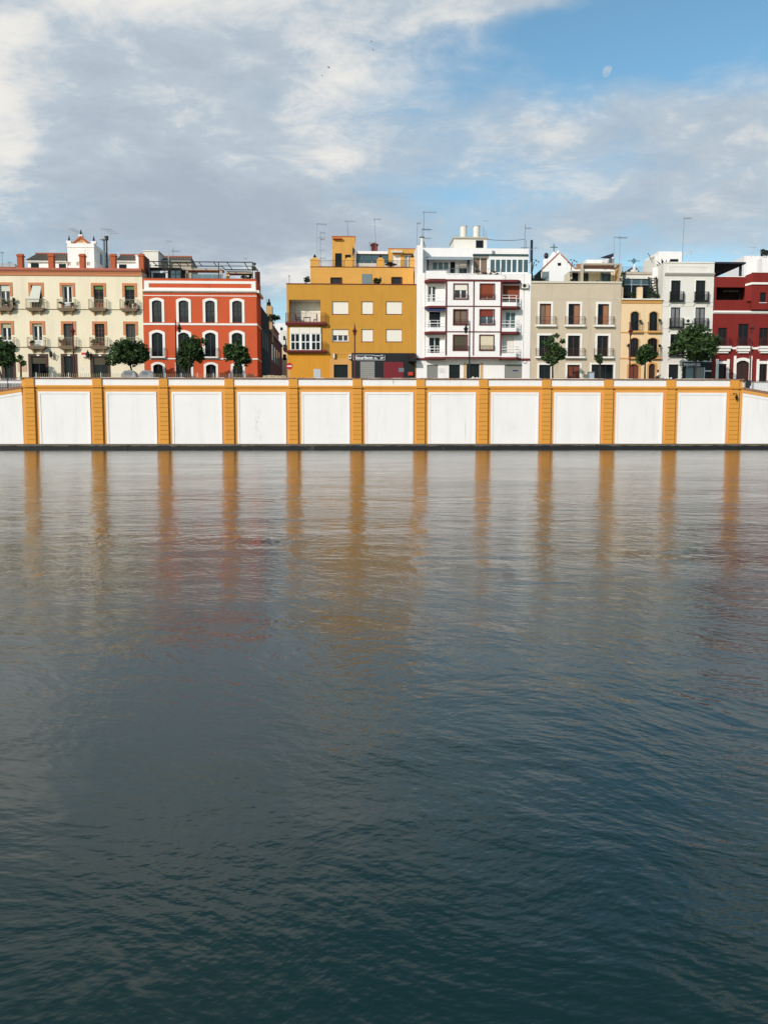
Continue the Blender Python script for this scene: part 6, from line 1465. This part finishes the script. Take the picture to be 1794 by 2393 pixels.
def gate_parts():
    o = MB().box(q[0], q[0]+.1, HY+.45, HY+.55, t2r.location.z, q[3]).box(q[1]-.1, q[1], HY+.45, HY+.55, t2r.location.z, q[3]).box(q[0]+.1, q[1]-.1, HY+.45, HY+.55, q[3]-.12, q[3])
    mesh_obj('frame', o, 'dark_frame', t2r, tuple(t2r.location)); mesh_obj('panel', MB().box(q[0]+.12, q[1]-.12, HY+.48, HY+.5, q[2]+.2, q[3]-.14), 'galvanised', t2r, tuple(t2r.location))
gate_parts()

# ================================================================== TREES AND PLANTS
def crown_mb(cx, cy, cz, rx, ry, rz, n, leaf, lumps=9, seed=1, spikes=()):
    rnd = random.Random(seed); mb = MB(); L = []
    for k in range(lumps):
        while True:
            p = [rnd.uniform(-1, 1) for _ in range(3)]
            if sum(c*c for c in p) < 1: break
        L.append((cx+p[0]*rx*.78, cy+p[1]*ry*.78, cz+p[2]*rz*.76, rnd.uniform(.18, .46)))
    for s_ in spikes: L.append((cx+s_[0], cy, cz+s_[1], s_[2]))
    wts = [l[3]**2 for l in L]
    for i in range(n):
        l = rnd.choices(L, wts)[0]
        th = rnd.uniform(0, 2*pi); u = rnd.uniform(-1, 1); q = sqrt(1-u*u); rr_ = l[3]*(rnd.uniform(.45, 1.08))
        x, y, z = l[0]+rx*rr_*q*cos(th), l[1]+ry*rr_*q*sin(th), l[2]+rz*rr_*u
        s = leaf*rnd.uniform(.5, 1.3)*(1.15 if rr_ > l[3]*.95 else 1)
        a = rnd.uniform(0, 2*pi); t = rnd.uniform(-.9, .9)
        d1 = (cos(a)*cos(t), sin(a)*cos(t), sin(t)); b_ = rnd.uniform(0, 2*pi)
        d2 = (-sin(a)*cos(b_) - cos(a)*sin(t)*sin(b_), cos(a)*cos(b_) - sin(a)*sin(t)*sin(b_), cos(t)*sin(b_))
        mb.add([(x-d1[0]*s, y-d1[1]*s, z-d1[2]*s), (x+d2[0]*s*.5, y+d2[1]*s*.5, z+d2[2]*s*.5), (x+d1[0]*s, y+d1[1]*s, z+d1[2]*s), (x-d2[0]*s*.5, y-d2[1]*s*.5, z-d2[2]*s*.5)], [(0,1,2,3)])
    return mb
def tree(label, px0, py0, px1, py1, Y, trunkpx, n=2600, leaf=.24, seed=1, m='orange_tree_leaf', lumps=17, spikes=(), lean=0, twin=False):
    (xa, za), (xb, zb) = P(px0, py1, Y), P(px1, py0, Y)
    cx, cz, rx, rz = (xa+xb)/2, (za+zb)/2, (xb-xa)/2, (zb-za)/2
    tx = P(trunkpx, 870, Y)[0]
    t = T('street_tree', label, 'tree', (tx, Y, BASE), 'orange trees along the promenade')
    mb = MB(); fork = za + rz*.35
    mb.tube((tx, Y, BASE-.05), (tx+(cx-tx)*.6+lean, Y, fork), .13, .09, 8)
    for k in range(6):
        a = 2*pi*k/6 + seed; mb.tube((tx+(cx-tx)*.6+lean, Y, fork-.15), (cx+rx*.6*cos(a), Y+rx*.6*sin(a), cz+rz*.4*sin(a*2)+.1), .06, .02, 5)
    t.part('trunk', mb, 'bark')
    t.part('crown', crown_mb(cx, Y, cz, rx*1.03, rx*.9, rz*1.03, int(n*.8), leaf, lumps, seed, spikes), m)
    return t
tree('large dark tree half cut off by the left picture edge', -58, 788, 35, 866, 101, 8, 3400, .26, 3, lumps=18)
tree('thin young sapling in front of the mosaic panel on the cream house', 39, 825, 61, 857, 100.5, 49, 420, .16, 4, 'light_leaf', 4)
tree('wide bushy tree hiding the cream house corner behind the recycling bins', 244, 794, 346, 864, 101, 318, 4600, .25, 5, lumps=26)
tree('lopsided tree covering the second column of red house windows', 407, 781, 480, 862, 100.5, 440, 3000, .24, 6, lumps=17, spikes=((1.7, 1.1, .22),))
tree('neat oval tree in front of the rightmost red house windows', 525, 792, 584, 860, 100.5, 553, 2500, .22, 7, lumps=16)
tree('young tree with upright shoots before the grey house left windows', 1260, 792, 1319, 850, 100.5, 1291, 1900, .22, 8, 'orange_tree_leaf', 9, ((-.1, 1.6, .2), (.5, 1.8, .18), (1.2, 1.2, .18), (-.9, 1.0, .2)))
tree('small round tree in front of the wide shop window of the grey house', 1386, 821, 1415, 849, 101, 1402, 800, .19, 9, 'orange_tree_leaf', 6)
tree('round tree in front of the peach house', 1476, 797, 1538, 851, 100.5, 1506, 2300, .22, 10, lumps=16)
tree('largest round tree hiding the bar front of the narrow white house', 1566, 761, 1690, 846, 101, 1623, 5200, .25, 12, lumps=30)

def plant(label, x, y, z, w, hgt, n, leaf, m, seed, cat='plant', pot=None, group=None):
    t = T('potted_plant' if pot else 'roof_plant', label, cat, (x, y, z), group)
    if pot: t.part('pot', MB().lathe(x, y, [(.13, z), (.2, z+.3), (.2, z+.33)], 8), pot); z += .3
    t.part('foliage', crown_mb(x, y, z+hgt/2, w/2, w/2.5, hgt/2, n, leaf, 5, seed), m)
    t.part('stem', MB().tube((x, y, z), (x, y, z+hgt*.5), .03), 'bark')
    return t
# cream house balcony plants
zf1, zf2 = A.z(900, 957, HY)+.03, A.z(900, 1377, HY)+.03
for a, zf, w, hh, m_, lab in ((60, zf1, 1.1, .7, 'dark_leaf', 'dark bushy plant on the top left balcony of the cream house'), (140, zf1, .9, .95, 'dark_leaf', 'taller dark plant at the right of the top left cream balcony'),
        (700, zf1, 1.0, .5, 'dark_leaf', 'low plants left on the middle top balcony of the cream house'), (790, zf1, .8, .4, 'dark_leaf', 'low plants right on the middle top balcony of the cream house'),
        (1410, zf1, .9, .6, 'dark_leaf', 'dark plant left on the rightmost top balcony of the cream house'), (1500, zf1, .6, .35, 'dark_leaf', 'low plant below the air conditioner on the cream house balcony'),
        (350, zf2, .9, .4, 'dark_leaf', 'low plant on the lower balcony with the white door'), (690, zf2, .9, .75, 'flower_leaf', 'reddish plant in the left corner of the lower middle cream balcony'),
        (1030, zf2, .7, .7, 'flower_leaf', 'reddish plant in the left corner of the fourth lower cream balcony'), (1090, zf2, 1.0, .5, 'light_leaf', 'trailing green plant on the fourth lower cream balcony')):
    plant(lab, A.x(a, 930 if zf == zf1 else 1350, HY-.35), HY-.35, zf, w, hh, 160, .12, m_, a, pot='pot_clay', group='balcony plants on the cream house')
# blind hanging over the balcony rail
xa, xb = A.x(352, 790, HY), A.x(463, 790, HY); z1_, z0_ = A.z(400, 695, HY), A.z(400, 880, HY-.55)
mb = MB().add([(xa+.15, HY+.05, z1_), (xb, HY+.05, z1_), (xb-.15, HY-.62, z0_), (xa-.25, HY-.62, z0_), (xa+.15, HY+.08, z1_-.03), (xb, HY+.08, z1_-.03), (xb-.15, HY-.58, z0_), (xa-.25, HY-.58, z0_)], [(0,1,2,3), (7,6,5,4), (0,4,5,1), (3,2,6,7), (0,3,7,4), (1,5,6,2)])
solo('hanging_blind', mb, 'pale_awning', 'pale roller blind hung out over the second top balcony of the cream house', 'blind', (xa, HY, z0_))
# orange roof plants
plant('leafy plant at the left edge of the orange block roof', C.x(318, 830, 109), 109, zrO, 1.3, 1.6, 200, .14, 'dark_leaf', 31)
plant('dark green shrub in the middle of the orange block roof terrace', C.x(1085, 840, 109), 109, zrO, 1.5, 2.1, 320, .14, 'dark_leaf', 32)
plant('flowering plants spilling along the orange roof edge right of the shrub', C.x(1170, 868, 108.6), 108.6, zrO, 1.6, .9, 200, .11, 'flower_leaf', 33)
plant('low flowering plants below the right grilled window on the orange roof', C.x(1300, 870, 108.6), 108.6, zrO, 2.2, .7, 180, .10, 'flower_leaf', 34)
plant('small dark pot plant left of the grey panel on the orange roof', C.x(790, 860, 108.6), 108.6, zrO, .6, .8, 60, .10, 'dark_leaf', 35)
plant('small red plant in the right corner of the orange roof edge', C.x(1478, 866, 108.6), 108.6, zrO, .9, .8, 90, .10, 'flower_leaf', 36)
# red house terrace
plant('thin leafy plant under the terrace shelter of the red house', B.x(1150, 400, 110), 110, zrR, 1.3, 1.6, 150, .12, 'dark_leaf', 37)
plant('dark bush at the right end of the red house terrace', B.x(1215, 400, 110), 110, zrR, 1.2, 1.9, 220, .13, 'dark_leaf', 38)
plant('trailing plant hanging on the corner of the steel pergola', B.x(1270, 320, 111), 111, B.z(1270, 335, 111), .9, 1.1, 160, .11, 'light_leaf', 39)
plant('dark creeper on the alley roofs', AL.x(520, 890, 126), 126, 17.0, 5.0, 2.6, 700, .22, 'dark_leaf', 40)
# white block terrace
for a, lab, m_ in ((960, 'pale flowering pot on the white block terrace edge', 'flower_leaf'), (1040, 'middle flowering pot on the white block terrace edge', 'flower_leaf'), (1100, 'right flowering pot on the white block terrace edge', 'flower_leaf'), (870, 'green leafy plant inside the white block terrace', 'dark_leaf')):
    plant(lab, D.x(a, 840, HY-.6), HY-.6, D.z(a, 853, HY-.8)-.05, .8, .55 if m_ == 'flower_leaf' else 1.0, 120, .10, m_, a)
# grey house terrace: agaves
def agave(label, x, y, z, n, L, seed, stalk=0):
    rnd = random.Random(seed); t = T('agave', label, 'plant', (x, y, z))
    for k in range(n):
        a = rnd.uniform(0, 2*pi); e = rnd.uniform(.35, 1.35); l = L*rnd.uniform(.7, 1.1); w = .10*L/1.2
        c1 = (x + cos(a)*cos(e)*l*.6, y + sin(a)*cos(e)*l*.6, z + sin(e)*l*.65); tip = (x + cos(a)*cos(e)*l*1.1, y + sin(a)*cos(e)*l*1.1, z + sin(e)*l*.95)
        sx, sy = -sin(a)*w, cos(a)*w
        mb = MB().add([(x-sx, y-sy, z), (x+sx, y+sy, z), (c1[0]+sx*1.3, c1[1]+sy*1.3, c1[2]), (c1[0]-sx*1.3, c1[1]-sy*1.3, c1[2]), tip, (x, y, z+.08), (c1[0], c1[1], c1[2]-.06)], [(0,1,2,3), (3,2,4), (0,3,6,5), (1,5,6,2), (2,6,4), (3,4,6)])
        t.part('leaf', mb, 'agave_leaf')
    if stalk:
        t.part('flower_stalk', MB().path([(x, y, z+.3), (x-.35, y, z+stalk*.6), (x-.1, y, z+stalk)], .06, 5), 'agave_leaf')
        for k in range(6):
            a = k*1.05; t.part('flower_cluster', crown_mb(x-.1+.55*cos(a), y, z+stalk-.1+.35*sin(a), .2, .2, .16, 14, .09, 3, k), 'agave_leaf')
    return t
Yg = 109.0
agave('large agave with a tall flower stalk against the black flue on the grey house terrace', E.x(140, 560, Yg), Yg, zrG, 26, 2.1, 51, E.z(145, 350, Yg)-zrG)
agave('large agave without a stalk in the left corner of the grey house terrace', E.x(205, 560, Yg+.5), Yg+.5, zrG, 24, 1.7, 52)
agave('small spiky succulent left below the white church gable', E.x(375, 570, 108), 108, zrG, 12, .75, 53); agave('small spiky succulent right below the white church gable', E.x(475, 570, 108), 108, zrG, 13, .85, 54)
agave('agave with a thin stalk left of the reed pergola', E.x(575, 500, 113), 113, zrG, 12, 1.1, 55, E.z(578, 350, 113)-zrG)
plant('dark plant beside the left wall of the reed pergola', E.x(555, 530, 109.2), 109.2, zrG, 1.4, 1.7, 260, .14, 'dark_leaf', 56)
plant('leafy olive bush under the awning of the roof room', E.x(850, 520, 111.6), 111.6, zrG, 1.3, 1.9, 260, .13, 'dark_leaf', 57)
# peach terrace
plant('climbing plant at the left edge of the conservatory above the peach house', E.x(1150, 560, 108.6), 108.6, E.z(1150, 640, 108.6), 1.0, 2.3, 260, .12, 'dark_leaf', 58)
plant('pot plants behind the left opening of the peach roof terrace', E.x(1245, 730, 108.4), 108.4, peach.zt, 1.6, 1.3, 240, .12, 'dark_leaf', 59)
plant('bushy plants behind the right opening of the peach roof terrace', E.x(1460, 710, 108.4), 108.4, peach.zt, 2.4, 1.6, 380, .13, 'dark_leaf', 60)
for a, zz_, lab in ((1345, 1030, 'hanging basket right of the left upper peach balcony'), (1560, 1020, 'hanging basket on the right upper peach balcony'), (1560, 1310, 'pale flowering basket on the right lower peach balcony'), (1205, 1305, 'hanging basket left of the lower peach balconies')):
    plant(lab, E.x(a, zz_, HY-.3), HY-.3, E.z(a, zz_, HY-.3)-.2, .6, .5, 80, .10, 'dark_leaf', a)
for a, lab in ((1550, 'upper wall planter on the white wall right of the iron stair'), (1572, 'lower wall planter on the white wall right of the iron stair')):
    zz_ = 570 if a == 1550 else 615; plant(lab, E.x(a, zz_, HY+1.7), HY+1.7, E.z(a, zz_, HY+1.7)-.25, .6, .6, 60, .11, 'dark_leaf', a+7)
agave('spiky dark plant against the white stair block of the narrow white house', F.x(552, 590, 109.2), 109.2, narrow.roof, 16, 1.7, 61)
plant('shaggy thatch like plant on the white block at the right picture edge', F.x(1640, 490, 116.6), 116.6, F.z(1600, 512, 116), 2.6, 1.3, 260, .18, 'agave_leaf', 62)

# ================================================================== STREET FURNITURE
def lamp_post(label, px, pyl, pyt, Y=97.2, m='lamp_maroon_paint', side=0):
    x = P(px, 870, Y)[0]; zt = P(px, pyt, Y)[1]; zl = P(px, pyl, Y)[1]
    t = T('street_lamp', label, 'street lamp', (x, Y, BASE+.12), 'lamp posts along the promenade')
    z0 = BASE + .12
    t.part('post', MB().lathe(x, Y, [(.17, z0), (.17, z0+.5), (.09, z0+.6), (.07, zl), (.055, zt-.3), (.015, zt)], 8), m)
    cx = x + side*.42
    ln = MB().lathe(cx, Y-.05, [(.06, zl-.45), (.13, zl-.4), (.19, zl-.02), (.32, zl+.02), (.13, zl+.25), (.10, zl+.4), (.02, zl+.6)], 8)
    l = t.part('lantern', ln, m)
    if side: t.part('arm', MB().tube((x, Y, zl+.5), (cx, Y-.05, zl+.5), .035), m)
    return t
lamp_post('maroon street lamp in front of the cream house', 174, 775, 752)
lamp_post('black street lamp in front of the red house', 413, 768, 745, m='black_iron', side=1)
lamp_post('maroon street lamp in front of the orange house', 829, 775, 754)
lamp_post('dark street lamp in front of the white apartment block', 1096, 770, 748, m='black_iron', side=-1)
lamp_post('maroon street lamp in front of the peach house', 1470, 775, 748)
lamp_post('dark maroon street lamp in front of the deep red house', 1751.5, 768, 748)
# lanterns fixed to walls
S4 = Reg(1344, 840, .27142)
q = S4.r(1368, 300, 1392, 348, WY-.4)
t = T('wall_lantern', 'black lantern on a bracket on the last ochre pilaster', 'lantern', ((q[0]+q[1])/2, WY-.24, q[2]))
cx = (q[0]+q[1])/2
t.part('lamp', MB().lathe(cx, WY-.55, [(.03, q[2]-.05), (.16, q[2]+.2), (.2, q[3]-.3), (.07, q[3]-.15), (.02, q[3])], 6), 'black_iron'); t.part('bracket', MB().tube((cx-.3, WY-.24, q[3]+.1), (cx, WY-.55, q[3]+.1), .03).tube((cx, WY-.55, q[3]), (cx, WY-.55, q[3]+.1), .025), 'black_iron')
x, zc = AL.x(778, 1440, HY-.3), AL.z(778, 1440, HY-.3)
t = T('wall_lantern', 'round black lantern hanging at the left corner of the orange house', 'lantern', (x, HY+.4, zc))
t.part('lamp', MB().lathe(x, HY+.4, [(.05, zc-.5), (.3, zc-.3), (.38, zc), (.3, zc+.25), (.08, zc+.4), (.04, zc+1.2)], 8), 'black_iron'); t.part('bracket', MB().tube((x, HY+.4, zc+1.2), (orange.x0, HY+.4, zc+1.2), .035), 'black_iron')
# no entry sign
Y = 103.5; cx, cz = C.p(126, 1780, Y); R = .52
t = T('no_entry_sign', 'round red no entry sign on a post at the alley mouth', 'sign', (cx, Y, BASE))
disc = lambda r, y0, y1, n=24: MB().prism([(cx+r*cos(2*pi*k/n), cz+r*sin(2*pi*k/n)) for k in range(n)], y0, y1)
sg = t.part('disc', disc(.40, Y-.03, Y), 'sign_red'); t.part('bar', MB().box(cx-.27, cx+.27, Y-.04, Y-.031, cz-.065, cz+.075), 'sign_white', sg); t.part('post', MB().tube((cx, Y+.05, BASE), (cx, Y+.05, cz+.3), .06), 'galvanised')
# recycling bins
SA = Reg(170, 760, .12666)
for (a0, a1), lab in (((885, 1180), 'left one of two grey dome lidded recycling bins'), ((1210, 1500), 'right one of two grey dome lidded recycling bins')):
    Y = 98.2
    x0_, x1_, _, z1_ = SA.r(a0, 835, a1, 950, Y); zb = BASE+.13; zm = SA.z(a0, 900, Y)-.4
    t = T('recycling_bin', lab, 'bin', ((x0_+x1_)/2, Y, zb), 'recycling bins')
    t.part('body', MB().xprism([(Y+.1, zb+.1), (Y+.0, zm), (Y+1.2, zm), (Y+1.1, zb+.1)], x0_+.05, x1_-.05), 'bin_grey')
    n = 7; pts = [(x0_+.02, zm), (x0_+.12, zm+.45), (x0_+.32, z1_-.12), (x0_+.5, z1_), (x1_-.5, z1_), (x1_-.32, z1_-.12), (x1_-.12, zm+.45), (x1_-.02, zm)]
    ld = t.part('lid', MB().prism(pts, Y-.05, Y+1.25), 'bin_grey')
    t.part('lid_panel', MB().box(x0_+.42, x1_-.42, Y-.08, Y-.052, zm+.30, z1_-.12), 'bin_lid', ld); t.part('handle', MB().tube(((x0_+x1_)/2-.1, Y+.2, z1_+.03), ((x0_+x1_)/2+.1, Y+.2, z1_+.03), .05), 'bin_lid', ld)
    for dx in (.25, -.25): t.part('foot', MB().box((x0_ if dx > 0 else x1_)+dx-.08, (x0_ if dx > 0 else x1_)+dx+.08, Y+.3, Y+.9, zb, zb+.099), 'dark_frame')
# grey cabinet
Y = 98.0; q = E.r(756, 1608, 822, 1668, Y); t = T('street_cabinet', 'grey metal street cabinet behind the wall in front of the grey house', 'cabinet', ((q[0]+q[1])/2, Y, BASE+.12))
t.part('body', MB().bev(q[0], q[1], Y, Y+.6, BASE+.12, q[3], .03), 'net_grey'); t.part('lid', MB().box(q[0]-.04, q[1]+.04, Y-.04, Y+.64, q[3], q[3]+.05), 'net_grey'); t.part('door', MB().box(q[0]+.08, q[1]-.08, Y-.012, Y-.001, BASE+.3, q[3]-.1), 'galvanised')
# thin street railing, left part
t = T('street_railing', 'low white picket railing behind the wall before the cream and red houses', 'railing', (0, 96.6, BASE+.12))
xa, xb = P(85, 870, 96.6)[0], P(600, 870, 96.6)[0]; zr = A.z(700, 1668, 96.6)
bars = MB(); x = xa; k = 0
while x < xb:
    if k % 8 == 0: t.part('post', MB().box(x-.04, x+.04, 96.57, 96.65, BASE+.12, zr+.06), 'galvanised')
    else: bars.box(x-.018, x+.018, 96.6, 96.63, BASE+.2, zr - .02)
    x += .22; k += 1
t.part('bars', bars, 'rail_brown_iron', stuff=True); t.part('rail', MB().box(xa, xb, 96.601, 96.629, BASE+.17, BASE+.2), 'rail_brown_iron')
# rubble wall end at the alley mouth
t = T('rubble_wall', 'low rubble stone wall with pale stones across the alley mouth', 'wall', (P(630, 880, 97.5)[0], 97.5, BASE+.12))
rnd = random.Random(5); xa, xb = P(614, 880, 97.5)[0], P(668, 880, 97.5)[0]; x = xa; zt_ = P(640, 877, 97.5)[1]
for row in range(3):
    x = xa
    z0_ = BASE+.12 + (zt_-BASE-.12)*row/3; z1_ = BASE+.12 + (zt_-BASE-.12)*(row+1)/3
    while x < xb:
        w = rnd.uniform(.25, .5); t.part('stone', MB().bev(x+.01, x+w-.01, 97.4+rnd.uniform(0, .08), 97.9, z0_+.005, z1_-.005+(rnd.uniform(-.06, .06) if row == 2 else 0), .05), 'rubble_stone'); x += w
# loose pale bundles on the coping
for px, lab in ((1562, 'pale crumpled bundle lying on the wall top beside the second last pilaster'), (1111, 'pale crumbled stones lying on the wall top near the white block entrance')):
    x = P(px, 882, WY)[0]; mb = MB(); rnd = random.Random(px)
    for k in range(5):
        cx, r_ = x + rnd.uniform(-.45, .45), rnd.uniform(.09, .16); mb.lathe(cx, WY+.15+rnd.uniform(-.1, .1), [(r_*.8, ZT), (r_, ZT+r_*.6), (r_*.7, ZT+r_*1.2), (r_*.2, ZT+r_*1.5)], 7)
    solo('crumpled_bundle', mb, 'offwhite_plaster', lab, 'bundle', (x, WY+.15, ZT))
# balcony furniture on the orange loggia
zs = C.z(300, 1298, HY)
x = C.x(225, 1260, HY+.7); t = T('wicker_chair', 'dark wicker armchair on the left of the orange loggia', 'chair', (x, HY+.7, zs))
t.part('seat', MB().box(x-.3, x+.3, HY+.45, HY+1.0, zs+.38, zs+.48), 'dark_frame'); t.part('backrest', MB().prism([(x-.42, zs+.48), (x-.24, zs+.48), (x-.30, zs+1.12), (x-.48, zs+1.08)], HY+.45, HY+1.0), 'dark_frame')
for dx in (-.26, .26):
    for dy in (.48, .97): t.part('leg', MB().box(x+dx-.03, x+dx+.03, HY+dy-.03, HY+dy+.03, zs, zs+.379), 'dark_frame')
for dy in (.45, .96): t.part('armrest', MB().box(x-.3, x+.32, HY+dy, HY+dy+.05, zs+.66, zs+.72), 'dark_frame')
x = C.x(320, 1260, HY+.8); t = T('balcony_table', 'small dark table between the seats on the orange loggia', 'table', (x, HY+.8, zs))
t.part('top', MB().box(x-.42, x+.42, HY+.5, HY+1.1, zs+.70, zs+.74), 'dark_frame')
for dx in (-.38, .38):
    for dy in (.53, 1.07): t.part('leg', MB().box(x+dx-.02, x+dx+.02, HY+dy-.02, HY+dy+.02, zs, zs+.699), 'dark_frame')
x = C.x(415, 1260, HY+.8); t = T('wooden_chair', 'tan chair with a tall back on the right of the orange loggia', 'chair', (x, HY+.8, zs))
t.part('seat', MB().box(x-.28, x+.2, HY+.5, HY+1.0, zs+.4, zs+.48), 'curtain_brown'); t.part('backrest', MB().box(x+.06, x+.2, HY+.5, HY+1.0, zs+.48, zs+1.15), 'curtain_brown')
for dx in (-.24, .16):
    for dy in (.53, .97): t.part('leg', MB().box(x+dx-.03, x+dx+.03, HY+dy-.03, HY+dy+.03, zs, zs+.399), 'curtain_brown')
# parasol shape on the orange roof: dark round table
x = C.x(1245, 650, 111.2); t = T('roof_table', 'dark low table on the orange block top terrace', 'table', (x, 111.2, zrU)); zt_ = C.z(1245, 650, 111.2)
t.part('top', MB().lathe(x, 111.4, [(.75, zt_-.06), (.8, zt_), (.75, zt_+.02)], 12), 'bar_black'); t.part('leg', MB().lathe(x, 111.4, [(.3, zrU), (.08, zrU+.1), (.1, zt_-.06)], 8), 'bar_black'); t.part('bowl', MB().lathe(x-.1, 111.4, [(.2, zt_+.02), (.4, zt_+.25)], 8), 'bar_black')

# ================================================================== PERSON
def person(px, Y):
    x = P(px, 875, Y)[0]; z0 = BASE + .12
    top = P(px, 864.5, Y)[1]; k = (top - z0)/1.75
    t = T('person', 'person in a white shirt with dark hair looking at a phone behind the wall', 'person', (x, Y, z0))
    V = [(0,0,.95),(0,0,1.15),(.02,0,1.36),(.04,0,1.47),(.07,0,1.57),(.08,0,1.66),
         (0,-.17,1.38),(.02,-.24,1.12),(.26,-.20,1.10),(.34,-.15,1.13), (0,.17,1.38),(.02,.24,1.12),(.26,.18,1.10),(.34,.12,1.13),
         (0,-.09,.9),(.02,-.10,.5),(0,-.10,.08),(.16,-.10,.04),(0,.09,.9),(-.03,.10,.5),(-.02,.10,.08),(.14,.10,.04)]
    Ed = [(0,1),(1,2),(2,3),(3,4),(4,5),(2,6),(6,7),(7,8),(8,9),(2,10),(10,11),(11,12),(12,13),(0,14),(14,15),(15,16),(16,17),(0,18),(18,19),(19,20),(20,21)]
    R_ = [.14,.13,.14,.06,.10,.09,.07,.05,.04,.035,.07,.05,.04,.035,.09,.065,.045,.04,.09,.065,.045,.04]
    def skin(name, idx, m, grow=1.0, parent=None):
        me = bpy.data.meshes.new(name); mp = {i: n for n, i in enumerate(idx)}
        me.from_pydata([tuple(c*k for c in V[i]) for i in idx], [(mp[a], mp[b]) for a, b in Ed if a in mp and b in mp], [])
        o = bpy.data.objects.new(name, me); COL.objects.link(o)
        o.modifiers.new('skin', 'SKIN'); o.modifiers.new('sub', 'SUBSURF').levels = 1; o.modifiers['sub'].render_levels = 1
        for n, i in enumerate(idx): me.skin_vertices[0].data[n].radius = (R_[i]*k*grow, R_[i]*k*grow)
        me.skin_vertices[0].data[0].use_root = True
        dg = bpy.context.evaluated_depsgraph_get(); m2 = bpy.data.meshes.new_from_object(o.evaluated_get(dg)); bpy.data.objects.remove(o)
        for p in m2.polygons: p.use_smooth = True
        m2.materials.clear(); m2.materials.append(MATS[m]); o = bpy.data.objects.new(name, m2); COL.objects.link(o); o.parent = t.e; return o
    skin('body', list(range(22)), 'skin')
    skin('shirt', [0,1,2,6,7,10,11], 'shirt_white', 1.12)
    skin('trousers', [0,14,15,16,18,19,20], 'trousers_dark', 1.14)
    hx, hz = x+.07*k, z0+1.64*k
    t.part('hair', MB().lathe(hx-.03, Y, [(.09, hz-.10), (.125, hz-.02), (.12, hz+.06), (.07, hz+.12), (.01, hz+.14)], 10), 'hair_dark', smooth=True)
    t.part('nose', MB().add([(hx+.09, Y-.02, hz-.06), (hx+.09, Y+.02, hz-.06), (hx+.13, Y, hz-.06), (hx+.09, Y, hz-.0)], [(0,1,2),(0,2,3),(1,3,2),(0,3,1)]), 'skin')
    for s_ in (-1, 1): t.part('ear', MB().lathe(hx, Y+s_*.105, [(.01, hz-.07), (.022, hz-.04), (.01, hz-.01)], 6), 'skin')
    ph = MB().box(x+.36*k, x+.375*k, Y-.05, Y+.03, z0+1.12*k, z0+1.27*k)
    solo('phone', ph, 'phone_black', 'dark phone held by the person in the white shirt', 'phone', (x+.36*k, Y, z0+1.12*k))
    for s_ in (-1, 1):
        for f in range(4): t.part('finger', MB().tube((x+.345*k, Y+s_*.10-s_*.012*f, z0+(1.11+.022*f)*k), (x+.385*k, Y+s_*.045, z0+(1.12+.022*f)*k), .010, .008, 5), 'skin')
        t.part('thumb', MB().tube((x+.33*k, Y+s_*.11, z0+1.14*k), (x+.352*k, Y+s_*.04, z0+1.19*k), .012, .009, 5), 'skin')
person(1535.5, 96.1)

# ================================================================== SKY THINGS
def bird(px, py, Y, label, s=.55, tilt=.2):
    x, z = P(px, py, Y); t = T('bird', label, 'bird', (x, Y, z), 'birds in the sky')
    t.part('body', MB().add([(x-.3*s, Y, z), (x, Y-.09*s, z), (x, Y+.09*s, z), (x, Y, z+.1*s), (x, Y, z-.1*s), (x+.35*s, Y, z+.02)], [(0,1,3),(0,3,2),(0,4,1),(0,2,4),(5,3,1),(5,2,3),(5,1,4),(5,4,2)]), 'bird_black')
    for sg in (-1, 1): t.part('wing', MB().add([(x-.1*s, Y, z), (x+.15*s, Y, z), (x+.02+sg*.25*s, Y+sg*.5*s, z+.35*s), (x-.1*s, Y, z+.04), (x+.15*s, Y, z+.04)], [(0,1,2), (4,3,2), (0,2,3), (1,4,2)]), 'bird_black')
bird(768, 158, 160, 'lowest dark bird in flight left of the bright cloud streak', .7)
bird(868, 98, 170, 'highest dark bird in flight near the top of the sky', .55, .4)
bird(872, 117, 170, 'middle dark bird in flight just below the highest one', .5, .3)
bird(753, 177, 180, 'tiny faint bird in flight lower left of the dark one', .5)
def moon():
    Y = 4000.0; x, z = P(1421, 166.5, Y); R = 12.2/FPX*Y
    m = bpy.data.materials.new('moon_light'); m.use_nodes = True; MATS['moon_light'] = m
    t = NT(m.node_tree); t.n.remove(t.n['Principled BSDF']); e = t.new('ShaderNodeEmission')
    pos = t.new('ShaderNodeTexCoord').outputs['Object']
    t.l.new(t.mix(t.step(t.noise(pos, .05, 4, .6), .4, .65), (.41, .555, .69, 1), (.31, .49, .66, 1)), e.inputs[0]); e.inputs[1].default_value = 1.0
    t.l.new(e.outputs[0], t.n['Material Output'].inputs[0])
    pts = []
    a0 = radians(62)
    for k in range(17):     # lit limb
        a = a0 + pi*k/16; pts.append((cos(a), sin(a)))
    for k in range(1, 16):  # terminator, an ellipse through the same ends
        a = pi*k/16; u, v = cos(pi+a), sin(pi+a)*-.45
        u, v = cos(pi - a)*1.0, 0
        c, s_ = cos(a0), sin(a0); ex, ey = (c, s_); nx, ny = (s_, -c)
        q = -cos(a); w = sin(a)*.42
        pts.append((q*ex + w*nx, q*ey + w*ny))
    o = mesh_obj('moon', MB().prism([(x+R*a, z+R*b) for a, b in pts], Y, Y+R*.6), 'moon_light', None, (x, Y, z)); o.location = (x, Y, z)
    o['label'] = 'pale gibbous moon in the blue part of the sky'; o['category'] = 'moon'
moon()
